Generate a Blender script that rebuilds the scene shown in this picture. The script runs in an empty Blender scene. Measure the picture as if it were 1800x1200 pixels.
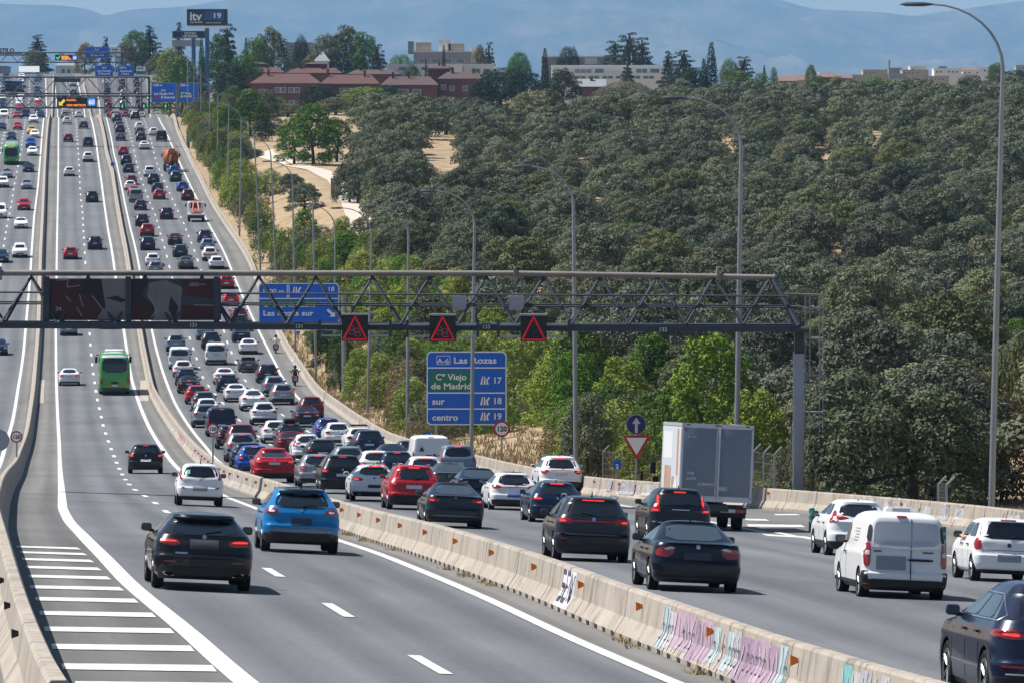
SKY_STRENGTH, SUN_STRENGTH, EXPOSURE = 0.066, 5.0, 0.60
HAZE_COLOR, HAZE_DENSITY = (0.36, 0.64, 1.0), 4.2e-5
import bpy, bmesh, math, random
import numpy as np
from mathutils import Vector, Matrix, noise
from mathutils.bvhtree import BVHTree
R = math.radians
random.seed(7)
RNG = np.random.default_rng(11)
scene = bpy.context.scene
COL = scene.collection

# ------------------------------------------------------------------ camera
F = 10000.0          # focal length in photo pixels (200 mm lens, 1800 px wide)
CZ = 8.0             # eye height of the bridge the picture is taken from
PITCH = math.atan(310.0 / F)
SP, CP = math.sin(PITCH), math.cos(PITCH)

def ray_at(px, py, d):
    u, v = (px - 900.0) / F, (600.0 - py) / F
    t = d / (CP + v * SP)
    return Vector((u * t, d, CZ + t * (-SP + v * CP)))

def z_of(py, d):
    v = (600.0 - py) / F
    return CZ + d * (-SP + v * CP) / (CP + v * SP)

def y_of(z, d):
    q = (z - CZ) / d
    v = (q * CP + SP) / (CP - q * SP)
    return 600.0 - v * F

def hermite(xs, ys):
    xs, ys = np.array(xs, float), np.array(ys, float)
    h = np.diff(xs); dl = np.diff(ys) / h
    m = np.zeros(len(xs))
    m[0], m[-1] = dl[0], dl[-1]
    for i in range(1, len(xs) - 1):
        m[i] = (dl[i-1] * h[i] + dl[i] * h[i-1]) / (h[i-1] + h[i])
    def f(x):
        if x <= xs[0]: return ys[0] + m[0] * (x - xs[0])
        if x >= xs[-1]: return ys[-1] + m[-1] * (x - xs[-1])
        i = int(np.searchsorted(xs, x)) - 1
        i = max(0, min(i, len(h) - 1))
        t = (x - xs[i]) / h[i]
        t2, t3 = t * t, t * t * t
        return ((2*t3 - 3*t2 + 1) * ys[i] + (t3 - 2*t2 + t) * h[i] * m[i]
                + (-2*t3 + 3*t2) * ys[i+1] + (t3 - t2) * h[i] * m[i+1])
    return f

def lin(xs, ys):
    xs, ys = np.array(xs, float), np.array(ys, float)
    def f(x):
        if x < xs[0]: return float(ys[0] + (ys[1]-ys[0])/(xs[1]-xs[0])*(x-xs[0]))
        if x > xs[-1]: return float(ys[-1] + (ys[-1]-ys[-2])/(xs[-1]-xs[-2])*(x-xs[-1]))
        return float(np.interp(x, xs, ys))
    return f

# long profile of the motorway: distance -> height (valley, then a hill)
_prof = [(40, 1560), (60, 1330), (76, 1200), (88, 1122), (105.7, 1036), (128, 971), (155, 930), (192, 890), (240, 857), (287, 832),
         (340, 798), (400, 750), (465, 693), (520, 643), (571, 590), (630, 517), (690, 447), (760, 396), (830, 352),
         (920, 297), (1000, 253), (1080, 226), (1180, 207), (1230, 208), (1290, 214), (1400, 206), (1480, 178), (1560, 150),
         (1620, 137), (1700, 131), (1800, 130), (1950, 136)]
_zp = hermite([p[0] for p in _prof], [z_of(p[1], p[0]) for p in _prof])
_x0 = lin([60, 82, 97, 115, 180, 300, 310], [1.5, -1.2, -3.0, -4.8, -10.9, -20.6, -21.4])
def camber(d):
    return 0.05 * max(0.0, min(1.0, (300 - d) / 120.0))
def road_z(d, X):
    q = X - _x0(d)
    q = 11 + 5 * math.tanh((q - 11) / 5) if q > 11 else max(q, -12)
    return _zp(d) - camber(d) * q

def P(px, py, h=0.0):
    """photo pixel -> the point of the road surface (raised by h) first met there"""
    u = (px - 900.0) / F
    def g(d):
        X = u * d
        return y_of(road_z(d, X) + h, d) - py
    lo = 30.0
    if g(lo) < 0: lo = 12.0
    d = lo
    step = 4.0
    while d < 2200 and g(d + step) > 0:
        d += step
    a, b = d, d + step
    for _ in range(40):
        m = 0.5 * (a + b)
        if g(m) > 0: a = m
        else: b = m
    d = 0.5 * (a + b)
    return ray_at(px, py, d)

def track(pts, h=0.0):
    """pixel polyline -> smooth function X(d)"""
    w = sorted(((p.y, p.x) for p in (P(x, y, h) for x, y in pts)))
    out = []
    for d, x in w:
        if not out or d - out[-1][0] > 3.0: out.append((d, x))
    return lin([o[0] for o in out], [o[1] for o in out]), out[0][0], out[-1][0]

def smooth(f, k=12.0):
    return lambda d: (f(d - k) + 2 * f(d - k/2) + 2 * f(d) + 2 * f(d + k/2) + f(d + k)) / 8.0

# ------------------------------------------------------------------ properties
def tag(o, label=None, cat=None, group=None, kind=None):
    if label: o['label'] = label
    if cat: o['category'] = cat
    if group: o['group'] = group
    if kind: o['kind'] = kind
    return o

def empty(name, loc=(0, 0, 0), rot=None, label=None, cat=None, group=None):
    o = bpy.data.objects.new(name, None); COL.objects.link(o)
    o.empty_display_size = 0.3
    o.location = loc
    if rot is not None: o.rotation_euler = rot
    return tag(o, label, cat, group)

def link(name, me, parent=None, loc=None, rot=None):
    o = bpy.data.objects.new(name, me); COL.objects.link(o)
    if parent is not None: o.parent = parent
    if loc is not None: o.location = loc
    if rot is not None: o.rotation_euler = rot
    return o

# ------------------------------------------------------------------ materials
def new_mat(name):
    m = bpy.data.materials.new(name); m.use_nodes = True
    nt = m.node_tree
    return m, nt, nt.nodes['Principled BSDF']

def mat(name, col, rough=0.6, metal=0.0, spec=0.5, emit=None, es=0.0, coat=0.0, var=0.0, scale=3.0, bump=0.0, obj=True):
    m, nt, b = new_mat(name)
    b.inputs['Base Color'].default_value = (*col, 1)
    b.inputs['Roughness'].default_value = rough
    b.inputs['Metallic'].default_value = metal
    b.inputs['Specular IOR Level'].default_value = spec
    b.inputs['Coat Weight'].default_value = coat
    b.inputs['Coat Roughness'].default_value = 0.05
    if emit:
        b.inputs['Emission Color'].default_value = (*emit, 1)
        b.inputs['Emission Strength'].default_value = es
    if var or bump:
        tc = nt.nodes.new('ShaderNodeTexCoord'); nz = nt.nodes.new('ShaderNodeTexNoise')
        nz.inputs['Scale'].default_value = scale; nz.inputs['Detail'].default_value = 6
        nz.inputs['Roughness'].default_value = 0.65
        nt.links.new(tc.outputs['Object'], nz.inputs['Vector'])
        if var:
            rp = nt.nodes.new('ShaderNodeValToRGB')
            rp.color_ramp.elements[0].position = 0.3; rp.color_ramp.elements[1].position = 0.72
            rp.color_ramp.elements[0].color = tuple(c * (1 - var) for c in col) + (1,)
            rp.color_ramp.elements[1].color = tuple(min(1, c * (1 + var)) for c in col) + (1,)
            nt.links.new(nz.outputs['Fac'], rp.inputs['Fac']); nt.links.new(rp.outputs['Color'], b.inputs['Base Color'])
        if bump:
            bp = nt.nodes.new('ShaderNodeBump'); bp.inputs['Strength'].default_value = bump
            nt.links.new(nz.outputs['Fac'], bp.inputs['Height']); nt.links.new(bp.outputs['Normal'], b.inputs['Normal'])
    return m

class NT:
    """tiny helper to chain nodes"""
    def __init__(s, m): s.nt = m.node_tree; s.b = s.nt.nodes['Principled BSDF']
    def n(s, t, **k):
        x = s.nt.nodes.new(t)
        for a, v in k.items(): setattr(x, a, v)
        return x
    def l(s, a, b): s.nt.links.new(a, b)
    def coord(s, kind='Object', scale=(1, 1, 1)):
        tc = s.n('ShaderNodeTexCoord'); mp = s.n('ShaderNodeMapping')
        mp.inputs['Scale'].default_value = scale
        s.l(tc.outputs[kind], mp.inputs['Vector']); return mp.outputs['Vector']
    def noise(s, vec, scale, detail=5, rough=0.6):
        x = s.n('ShaderNodeTexNoise'); x.inputs['Scale'].default_value = scale
        x.inputs['Detail'].default_value = detail; x.inputs['Roughness'].default_value = rough
        s.l(vec, x.inputs['Vector']); return x.outputs['Fac']
    def ramp(s, fac, stops):
        x = s.n('ShaderNodeValToRGB'); r = x.color_ramp
        while len(r.elements) < len(stops): r.elements.new(0.5)
        for e, (p, c) in zip(r.elements, stops):
            e.position = p; e.color = (*c, 1) if len(c) == 3 else c
        s.l(fac, x.inputs['Fac']); return x.outputs['Color']
    def mix(s, fac, a, b, mode='MIX'):
        x = s.n('ShaderNodeMix', data_type='RGBA', blend_type=mode)
        if hasattr(fac, 'is_output'): s.l(fac, x.inputs[0])
        else: x.inputs[0].default_value = fac
        for v, i in ((a, 6), (b, 7)):
            if hasattr(v, 'is_output'): s.l(v, x.inputs[i])
            else: x.inputs[i].default_value = (*v, 1)
        return x.outputs[2]

def asphalt(name, dark, light, streak=True):
    m, nt, b = new_mat(name); q = NT(m)
    v = q.coord('Object'); uv = q.coord('UV'); fine = q.noise(v, 9.0, 3, 0.7)
    c1 = q.ramp(fine, [(0.3, dark), (0.75, light)])
    vs = q.coord('UV', (3.2, 0.012, 1)); st = q.noise(vs, 1.0, 4, 0.55)
    sx = q.n('ShaderNodeSeparateXYZ'); q.l(uv, sx.inputs[0]); w1 = q.n('ShaderNodeMath', operation='MULTIPLY'); w1.inputs[1].default_value = 12.566; q.l(sx.outputs[0], w1.inputs[0]); w2 = q.n('ShaderNodeMath', operation='COSINE'); q.l(w1.outputs[0], w2.inputs[0])
    w3 = q.n('ShaderNodeMapRange'); w3.inputs[1].default_value = -1; q.l(w2.outputs[0], w3.inputs[0])
    trk = q.ramp(w3.outputs[0], [(0.0, (0.82, 0.82, 0.83)), (0.75, (1.03,)*3)])
    pt = q.ramp(q.noise(q.coord('UV', (.9, .045, 1)), 1.0, 2, .4), [(0.60, (1,)*3), (0.63, (.90,)*3)])
    s1 = q.ramp(st, [(0.35, (0.84,)*3), (0.65, (1.07,)*3)])
    big = q.noise(v, 0.09, 3, 0.5); s2 = q.ramp(big, [(0.3, (0.88,)*3), (0.7, (1.08,)*3)])
    q.l(q.mix(1.0, q.mix(1.0, q.mix(1.0, c1, s1, 'MULTIPLY'), s2, 'MULTIPLY'), q.mix(1.0, trk, pt, 'MULTIPLY'), 'MULTIPLY'), b.inputs['Base Color'])
    b.inputs['Roughness'].default_value = 0.85
    b.inputs['Specular IOR Level'].default_value = 0.3
    return m

M = {}
M['asphalt'] = asphalt('asphalt', (0.108, 0.114, 0.124), (0.160, 0.166, 0.176))
M['asphalt_dark'] = asphalt('asphalt_dark', (0.078, 0.083, 0.094), (0.122, 0.127, 0.137))
M['shoulder'] = asphalt('shoulder_asphalt', (0.135, 0.133, 0.126), (0.195, 0.19, 0.18))
M['gore'] = asphalt('gore_asphalt', (0.112, 0.112, 0.11), (0.16, 0.158, 0.153))
M['tar'] = mat('tar', (0.02, 0.02, 0.022), 0.7)
M['white_line'] = mat('white_line', (0.56, 0.56, 0.55), 0.7, var=0.25, scale=4.0)
M['steel'] = mat('galvanised_steel', (0.30, 0.32, 0.35), 0.45, 0.7, var=0.12, scale=2)
M['gantry'] = mat('gantry_paint', (0.022, 0.032, 0.052), 0.5, 0.0, var=0.2, scale=1.2)
M['gantry_top'] = mat('gantry_tube', (0.21, 0.188, 0.172), 0.55, 0.0, var=0.25, scale=0.7)
M['sign_blue'] = mat('sign_blue', (0.001, 0.125, 0.68), 0.45, var=0.08, scale=2)
M['sign_navy'] = mat('sign_navy', (0.012, 0.02, 0.13), 0.45)
M['sign_green'] = mat('sign_green', (0.01, 0.20, 0.12), 0.45)
M['sign_white'] = mat('sign_white', (0.90, 0.90, 0.90), 0.5)
M['sign_red'] = mat('sign_red', (0.50, 0.015, 0.02), 0.45)
M['sign_black'] = mat('sign_black', (0.01, 0.01, 0.012), 0.5)
M['sign_grey'] = mat('sign_grey', (0.30, 0.32, 0.36), 0.5)
M['board_navy'] = mat('board_navy', (0.008, 0.022, 0.055), 0.4)
M['led_black'] = mat('led_black', (0.006, 0.006, 0.008), 0.5)
M['led_red'] = mat('led_red', (0.25, 0.0, 0.01), 0.5, emit=(1, 0.01, 0.02), es=0.16)
M['led_dim'] = mat('led_dim', (0.10, 0.02, 0.03), 0.5, emit=(1, 0.2, 0.25), es=0.10)
M['led_dark'] = mat('led_off', (0.03, 0.045, 0.045), 0.5)
M['led_amber'] = mat('led_amber', (0.3, 0.08, 0.0), 0.5, emit=(1, 0.22, 0.02), es=0.8)
M['led_yellow'] = mat('led_yellow', (0.6, 0.45, 0.02), 0.5, emit=(1, 0.75, 0.05), es=0.5)
M['led_green'] = mat('led_green', (0.0, 0.3, 0.05), 0.5, emit=(0.1, 1, 0.3), es=0.5)
M['led_white'] = mat('led_white', (0.8, 0.8, 0.8), 0.5, emit=(1, 1, 1), es=0.4)
M['led_blue'] = mat('led_blue', (0.02, 0.15, 0.6), 0.5, emit=(0.05, 0.3, 1), es=0.35)
M['glass'] = mat('car_glass', (0.006, 0.009, 0.013), 0.06, spec=0.75)
M['glass_light'] = mat('tinted_glass', (0.035, 0.05, 0.06), 0.08, spec=0.8)
M['plastic'] = mat('black_plastic', (0.012, 0.012, 0.014), 0.5, spec=0.4)
M['under'] = mat('underbody', (0.006, 0.006, 0.006), 0.9, spec=0.1)
M['tyre'] = mat('tyre_rubber', (0.011, 0.011, 0.012), 0.85, spec=0.2)
M['rim'] = mat('alloy_rim', (0.22, 0.225, 0.24), 0.38, 0.85)
M['rim_dark'] = mat('wheel_well', (0.015, 0.015, 0.017), 0.6)
M['plate'] = mat('number_plate', (0.055, 0.06, 0.075), 0.75, spec=0.2)
M['plate_pale'] = mat('pale_plate', (0.26, 0.27, 0.31), 0.75, spec=0.2)
M['plate_white'] = mat('plate_white', (0.55, 0.57, 0.62), 0.5)
M['tail'] = mat('tail_lamp', (0.28, 0.008, 0.012), 0.15, coat=1.0)
M['brake'] = mat('brake_lamp_lit', (0.6, 0.02, 0.02), 0.2, emit=(1.0, 0.05, 0.03), es=0.75)
M['lamp_clear'] = mat('lamp_clear', (0.55, 0.56, 0.58), 0.12, coat=1.0)
M['chrome'] = mat('chrome', (0.75, 0.76, 0.78), 0.12, 1.0)
M['amber'] = mat('amber_lens', (0.65, 0.16, 0.01), 0.35)
M['cream'] = mat('seat_fabric', (0.45, 0.44, 0.42), 0.8)
M['skin'] = mat('skin', (0.50, 0.27, 0.18), 0.6)
M['cloth_dark'] = mat('dark_jacket', (0.015, 0.016, 0.02), 0.8)
M['cloth_white'] = mat('pale_shirt', (0.70, 0.70, 0.70), 0.85)
M['jeans'] = mat('jeans', (0.03, 0.04, 0.08), 0.85)
M['green_post'] = mat('green_post', (0.0, 0.16, 0.11), 0.45)

def paint_mat():
    m, nt, b = new_mat('car_paint'); q = NT(m)
    oi = q.n('ShaderNodeObjectInfo')
    q.l(oi.outputs['Color'], b.inputs['Base Color'])
    q.l(oi.outputs['Alpha'], b.inputs['Metallic'])
    b.inputs['Roughness'].default_value = 0.28
    b.inputs['Coat Weight'].default_value = 0.35; b.inputs['Specular IOR Level'].default_value = 0.35; b.inputs['Coat Roughness'].default_value = 0.04
    return m
M['paint'] = paint_mat()
M['sticker_green'] = mat('sticker_green', (0.10, 0.42, 0.36), 0.5)
M['van_panel'] = mat('van_panel', (0.42, 0.44, 0.50), 0.35)
M['sign_blue_plate'] = mat('blue_plate', (0.03, 0.10, 0.35), 0.5)

# ------------------------------------------------------------------ meshes
def mesh(name, verts, faces, mats, midx=None, smooth_=False, angle=None):
    me = bpy.data.meshes.new(name)
    me.from_pydata([tuple(v) for v in verts], [], [tuple(f) for f in faces])
    if not isinstance(mats, (list, tuple)): mats = [mats]
    for m in mats: me.materials.append(m if not isinstance(m, str) else M[m])
    if midx is not None: me.polygons.foreach_set('material_index', np.array(midx, np.int32))
    if smooth_:
        me.shade_smooth() if angle is None else me.shade_smooth()
        if angle is not None: me.set_sharp_from_angle(angle=R(angle))
    me.update()
    return me

class MB:
    """collects shapes for ONE mesh"""
    def __init__(s): s.v = []; s.f = []; s.m = []
    def add(s, verts, faces, mi=0):
        o = len(s.v); s.v += [Vector(x) for x in verts]
        s.f += [tuple(i + o for i in f) for f in faces]; s.m += [mi] * len(faces)
        return s
    def box(s, c, size, mi=0, rot=None, bev=0.0):
        x, y, z = (a / 2 for a in size)
        if bev <= 0:
            vs = [(-x,-y,-z),(x,-y,-z),(x,y,-z),(-x,y,-z),(-x,-y,z),(x,-y,z),(x,y,z),(-x,y,z)]
            fs = [(0,3,2,1),(4,5,6,7),(0,1,5,4),(1,2,6,5),(2,3,7,6),(3,0,4,7)]
        else:
            bm = bmesh.new(); bmesh.ops.create_cube(bm, size=1.0)
            for v in bm.verts: v.co = Vector((v.co.x * size[0], v.co.y * size[1], v.co.z * size[2]))
            bmesh.ops.bevel(bm, geom=bm.edges[:], offset=bev, segments=2, affect='EDGES', profile=0.5)
            bm.verts.index_update(); vs = [v.co.copy() for v in bm.verts]
            fs = [tuple(v.index for v in f.verts) for f in bm.faces]; bm.free()
        mt = Matrix.Translation(Vector(c)) @ (rot.to_4x4() if rot is not None else Matrix.Identity(4))
        return s.add([mt @ Vector(v) for v in vs], fs, mi)
    def tube(s, pts, rad, mi=0, n=8, cap=True):
        pts = [Vector(p) for p in pts]
        if not isinstance(rad, (list, tuple)): rad = [rad] * len(pts)
        vs, fs = [], []
        ref = None
        for i, p in enumerate(pts):
            t = (pts[min(i+1, len(pts)-1)] - pts[max(i-1, 0)]).normalized()
            if ref is None:
                ref = t.orthogonal().normalized()
            ref = (ref - t * ref.dot(t)).normalized()
            b = t.cross(ref)
            for k in range(n):
                a = 2 * math.pi * k / n
                vs.append(p + (ref * math.cos(a) + b * math.sin(a)) * rad[i])
        for i in range(len(pts) - 1):
            for k in range(n):
                k2 = (k + 1) % n
                fs.append((i*n+k, i*n+k2, (i+1)*n+k2, (i+1)*n+k))
        if cap:
            fs.append(tuple(range(n))[::-1]); fs.append(tuple((len(pts)-1)*n + k for k in range(n)))
        return s.add(vs, fs, mi)
    def lathe(s, prof, mi=0, n=20, mt=None):
        """prof: (radius, along x)"""
        vs, fs = [], []
        for r, x in prof:
            for k in range(n):
                a = 2 * math.pi * k / n
                vs.append(Vector((x, r * math.cos(a), r * math.sin(a))))
        for i in range(len(prof) - 1):
            for k in range(n):
                k2 = (k + 1) % n
                fs.append((i*n+k, (i+1)*n+k, (i+1)*n+k2, i*n+k2))
        if mt is not None: vs = [mt @ v for v in vs]
        return s.add(vs, fs, mi)
    def prism(s, poly, y0, y1, mi=0, mt=None):
        """poly in (x, z), extruded along y"""
        n = len(poly)
        vs = [Vector((x, y0, z)) for x, z in poly] + [Vector((x, y1, z)) for x, z in poly]
        fs = [tuple(range(n)), tuple(range(2*n-1, n-1, -1))]
        fs += [(i, i + n, (i + 1) % n + n, (i + 1) % n) for i in range(n)]
        if mt is not None: vs = [mt @ v for v in vs]
        return s.add(vs, fs, mi)
    def mesh(s, name, mats, smooth_=False, angle=40, fix=True):
        me = mesh(name, s.v, s.f, mats, s.m)
        if fix:
            bm = bmesh.new(); bm.from_mesh(me); bmesh.ops.recalc_face_normals(bm, faces=bm.faces[:]); bm.to_mesh(me); bm.free()
        if smooth_:
            me.shade_smooth(); me.set_sharp_from_angle(angle=R(angle))
        return me
    def build(s, name, mats, parent=None, smooth_=False, angle=40, loc=None, rot=None, fix=True):
        return link(name, s.mesh(name, mats, smooth_, angle, fix), parent, loc, rot)

def rrect(x0, z0, x1, z1, r, n=4):
    pts = []
    for cx, cz, a0 in ((x1-r, z0+r, -90), (x1-r, z1-r, 0), (x0+r, z1-r, 90), (x0+r, z0+r, 180)):
        for k in range(n + 1):
            a = R(a0 + 90.0 * k / n); pts.append((cx + r * math.cos(a), cz + r * math.sin(a)))
    return pts

def circle(cx, cz, r, n=28):
    return [(cx + r * math.cos(2*math.pi*k/n), cz + r * math.sin(2*math.pi*k/n)) for k in range(n)]

_fc = {}
def text_mesh(txt, size, bold=0.0, mats='sign_white', align='LEFT', depth=0.0, width=None, space=1.0):
    cu = bpy.data.curves.new('lettering', 'FONT'); cu.body = txt; cu.size = size
    cu.align_x = align; cu.offset = bold; cu.extrude = depth; cu.space_character = space
    cu.resolution_u = 3
    o = bpy.data.objects.new('lettering', cu); COL.objects.link(o)
    dg = bpy.context.evaluated_depsgraph_get()
    me = bpy.data.meshes.new_from_object(o.evaluated_get(dg))
    bpy.data.objects.remove(o); bpy.data.curves.remove(cu)
    xs = [v.co.x for v in me.vertices] or [0]
    if width:
        k = width / max(1e-6, max(xs) - min(xs))
        x0 = min(xs) if align == 'LEFT' else (0 if align == 'CENTER' else max(xs))
        for v in me.vertices: v.co.x = (v.co.x - x0) * k
    for v in me.vertices: v.co = Vector((v.co.x, -v.co.z, v.co.y))   # reads upright towards -Y
    me.materials.clear(); me.materials.append(M[mats])
    me.name = 'lettering'
    return me
# ================================================================== the motorway
barL_base = track([(90,207),(83,300),(77,470),(75,577),(71,640),(67,697),(61,747),(57,777),(46,812),(32,850),(25,862),(17,891),(16,922)])
barL_top = track([(21,950),(31,985),(45,1018),(64,1070),(75,1101),(88,1123),(108,1155),(136,1197)], 0.85)
def _barL(d):
    a, b = barL_base[0](d) - 0.32, barL_top[0](d) - 0.12
    t = max(0, min(1, (d - 118) / 40.0)); t = t * t * (3 - 2 * t)
    return b * (1 - t) + a * t
BARL = smooth(_barL, 16)
LSOL = smooth(track([(97,155),(101,195),(103,207),(102.5,295),(101,380),(99.5,472),(98,577),(99,672),(101,722),(104,777),(108,857),
              (110,894),(122,917),(156,953),(227,1027),(326,1106),(425,1194)])[0], 5)
LDASH = smooth(track([(120,160),(127,195),(134,210),(135,235),(138,275),(139,292),(141,337),(145,375),(147.5,417),(150,462),(157,577),(160,619),(162,641),(167,676),
               (172,707),(176,722),(182,750),(191,776),(201,802),(211,826),(232,857),(266,878),(277,887),(294.6,901),(480,1007),(591,1070),(755,1168)])[0], 6)
RSOL = smooth(track([(139,155),(148,195),(162,215),(172,275),(179,325),(190,405),(201,472),(217,575),(222,610),(231,665),(245,710),(262,750),(287,790),(316,826),
              (400,874),(460,897),(597,950),(725,997),(878,1062),(1000,1120),(1187,1200)])[0], 6)
_med = track([(146,155),(156,195),(172,207),(185,272),(195,305),(212,415),(222,472),(240,575),(250,635),(262,695),(280,728),(300,759),(320,787),(342,812),(392,853),
              (460,879),(597,932),(664,955),(746,982),(847,1019),(951,1059),(1000,1083),(1080,1117),(1162,1150),(1250,1187)])[0]
MED = smooth(lambda d: _med(d) + 0.32, 6)
_rl = track([(175,190),(189,215),(200,270),(205,287),(215,335),(230,405),(245,472),(266,575),(277,622),(291,667),(307,707),(335,752),(362,785),(385,812)])[0]
def _rls(d):
    t = max(0, min(1, (d - 270) / 60.0))
    return _rl(d) * t + (MED(d) + 1.25) * (1 - t)
RLSOL = smooth(_rls, 10)
LA = smooth(track([(205,190),(222,215),(233,254),(238,275),(243,300),(267,365),(274,380),(285,422),(289,435),(297,467),(330,580),(336,602),(344,624),(357,665),
            (880,921),(917,929),(1325,1033),(1482,1081),(1595,1115)])[0], 10)
LB = smooth(track([(232,190),(255,215),(270,267),(275,286),(297,337),(322,390),(331,415),(340,437),(350,465),(394,581),(400,604),(410,626),(429,667),(485,720),
            (1347,971),(1415,986)])[0], 10)
_rs = track([(262,190),(282,215),(292,232),(300,252),(322,300),(345,347),(362,385),(405,470),(452,575),(467,605),(485,640),(500,670),(525,700),(558,730),(618,765)])[0]
def _rrs(d):
    t = max(0, min(1, (d - 190) / 130.0))
    return _rs(d) * t + (LB(d) + 3.6) * (1 - t)
RRSOL = smooth(_rrs, 12)
_br = track([(285,190),(303,207),(309,230),(319,255),(327,270),(332,282),(350,317),(375,367),(410,420),(440,472),(482,580),(502,620),(525,655),(552,695),(600,732),(640,760),(672,780),
             (1030,872),(1100,878),(1327,892),(1417,900),(1680,926),(1800,942)])[0]
BARR = smooth(lambda d: _br(d) + 0.32, 8)
OSOL = smooth(track([(80,140),(82,200),(77,209),(72,261),(67,324),(60,380),(54,472),(45,577),(41,622),(32,680),(22,740),(10,780),(0,815)])[0], 8)
ODASH = smooth(track([(52,150),(50,200),(43,225),(42,230),(39,246),(36,270),(29,307),(24,332),(19,365),(12,397),(7,430),(2,460)])[0], 10)
ODASH2 = lambda d: 2 * ODASH(d) - OSOL(d)
OEDGE = lambda d: 3 * ODASH(d) - 2 * OSOL(d)

def stations(d0, d1):
    out, d = [], d0
    while d < d1:
        out.append(d); d += 3.0 if d < 250 else 5.0 if d < 700 else 10.0
    return out + [d1]
DS = stations(46, 1950)
XLO = lambda d: min(OEDGE(d) - 4.5, -0.09 * d - 14)
cols = [XLO, OEDGE, OSOL, BARL, LSOL, RSOL, MED, RLSOL, RRSOL, lambda d: BARR(d) + 0.35]
cmat = [0, 0, 1, 2, 0, 1, 1, 0, 1]
verts, faces, mi = [], [], []
for d in DS:
    for c in cols:
        x = c(d); verts.append((x, d, road_z(d, x)))
n = len(cols)
for i in range(len(DS) - 1):
    for j in range(n - 1):
        faces.append((i*n+j, i*n+j+1, (i+1)*n+j+1, (i+1)*n+j))
        k = cmat[j]
        if k == 2: k = 1 if DS[i] > 215 else 2
        if k == 0 and DS[i] > 1178: k = 3
        mi.append(k)
road = link('road', mesh('road', verts, faces, ['asphalt', 'shoulder', 'gore', 'asphalt_dark'], mi))
lanes_u = [-2, 0, 3, 4, 5, 7, 8, 9, 12, 13]
uvl = road.data.uv_layers.new(name='UVMap')
uvl.data.foreach_set('uv', np.array([(lanes_u[vi % n] + .0, verts[vi][1]) for f in faces for vi in f], np.float32).ravel())
tag(road, kind='structure')

# painted lines: thin sheets just above the asphalt
def strip(mb, fx, w, d0, d1, lift=0.012, step=4.0, mi=0):
    n = max(2, int((d1 - d0) / step) + 1)
    vs = []
    for i in range(n):
        d = d0 + (d1 - d0) * i / (n - 1)
        sl = (fx(d + 1) - fx(d - 1)) / 2
        hw = (w(d) if callable(w) else w) / 2 * math.sqrt(1 + sl * sl)
        x = fx(d)
        vs += [(x - hw, d, road_z(d, x - hw) + lift), (x + hw, d, road_z(d, x + hw) + lift)]
    mb.add(vs, [(2*i, 2*i+1, 2*i+3, 2*i+2) for i in range(n - 1)], mi)
def dashes(mb, fx, w, d0, d1, on=5.0, period=17.0, phase=0.0):
    d = d0 + phase
    while d < d1:
        strip(mb, fx, w, d, d + on, step=2.5); d += period
mb = MB()
wid = lambda d: 0.26
strip(mb, LSOL, lin([46, 120, 330, 340], [.36, .34, .22, .22]), 46, 330); strip(mb, LSOL, .22, 330, 1640)
strip(mb, RSOL, 0.26, 46, 1640)
dashes(mb, LDASH, 0.20, 46, 1640, phase=(112 - 46) % 17)
strip(mb, RLSOL, 0.22, 60, 1500); strip(mb, RRSOL, 0.22, 186, 1500)
dashes(mb, LA, 0.17, 60, 1500, phase=11.5); dashes(mb, LB, 0.17, 60, 1500, phase=5)
strip(mb, OSOL, 0.24, 46, 1640)
dashes(mb, ODASH, 0.19, 330, 1640); dashes(mb, ODASH2, 0.19, 330, 1640, phase=6)
strip(mb, OEDGE, 0.24, 46, 1640)
# cross-hatching beside the left barrier
bars = [(28,140,961),(35,151,971),(38,163,983),(45,176,997),(50,193,1013),(52,215,1032),(61,241,1053),(69,272,1078),(77,304,1106),(90,339,1137),(108,378,1172),(132,415,1204)]
for x0, x1, y in bars:
    th = 1.7 + (y - 950) * 0.018
    q = [P(x0, y - th), P(x1 - 5, y - th + 3), P(x1 + 3, y + th + 3), P(x0 + 2, y + th - 1)]
    mb.add([(p.x, p.y, road_z(p.y, p.x) + 0.012) for p in q], [(3, 2, 1, 0)])
# gore of the slip road on the right
for (x0, y0, x1, y1, th) in [(1308,911,1345,915,3),(1312,921,1408,926,4),(1340,938,1420,946,3),(1360,903,1400,905,2)]:
    q = [P(x0, y0), P(x1, y1 - th), P(x1 + 8, y1), P(x0 + 4, y0 + th)]
    mb.add([(p.x, p.y, road_z(p.y, p.x) + 0.012) for p in q], [(3, 2, 1, 0)])
strip(mb, lambda d: RRSOL(d) + 0.4 + max(0, (178 - d)) * 0.05, 0.25, 120, 186)
tag(mb.build('road_markings', 'white_line', fix=False), kind='structure')
mb = MB()
for y, x0, x1 in ((878.5, 22, 620), (258.5, 62, 325)):
    p0 = P(100, y); d = p0.y
    vs = []
    xa, xb = BARL(d) + .35, (MED(d) - .35 if y > 500 else BARR(d) - .4)
    w = 0.22 if y > 500 else 2.2
    for k in range(13):
        x = xa + (xb - xa) * k / 12
        for s in (-w/2, w/2): vs.append((x, d + s, road_z(d + s, x) + 0.009))
    mb.add(vs, [(2*i, 2*i+2, 2*i+3, 2*i+1) for i in range(12)])
for (cx, cy, w, y0, y1) in ((298/4, 0, 9, 667, 708), (255, 0, 16, 668, 704)):   # pale concrete pads beside the barriers
    q = [P(cx - w/2 - 2, y1), P(cx + w/2 - 2, y1), P(cx + w/2, y0), P(cx - w/2, y0)]
    mb.add([(p.x, p.y, road_z(p.y, p.x) + 0.008) for p in q], [(0, 1, 2, 3)], 1)
M['concrete_pad'] = mat('concrete_pad', (0.34, 0.30, 0.25), 0.9, var=0.15, scale=1.0)
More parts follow.
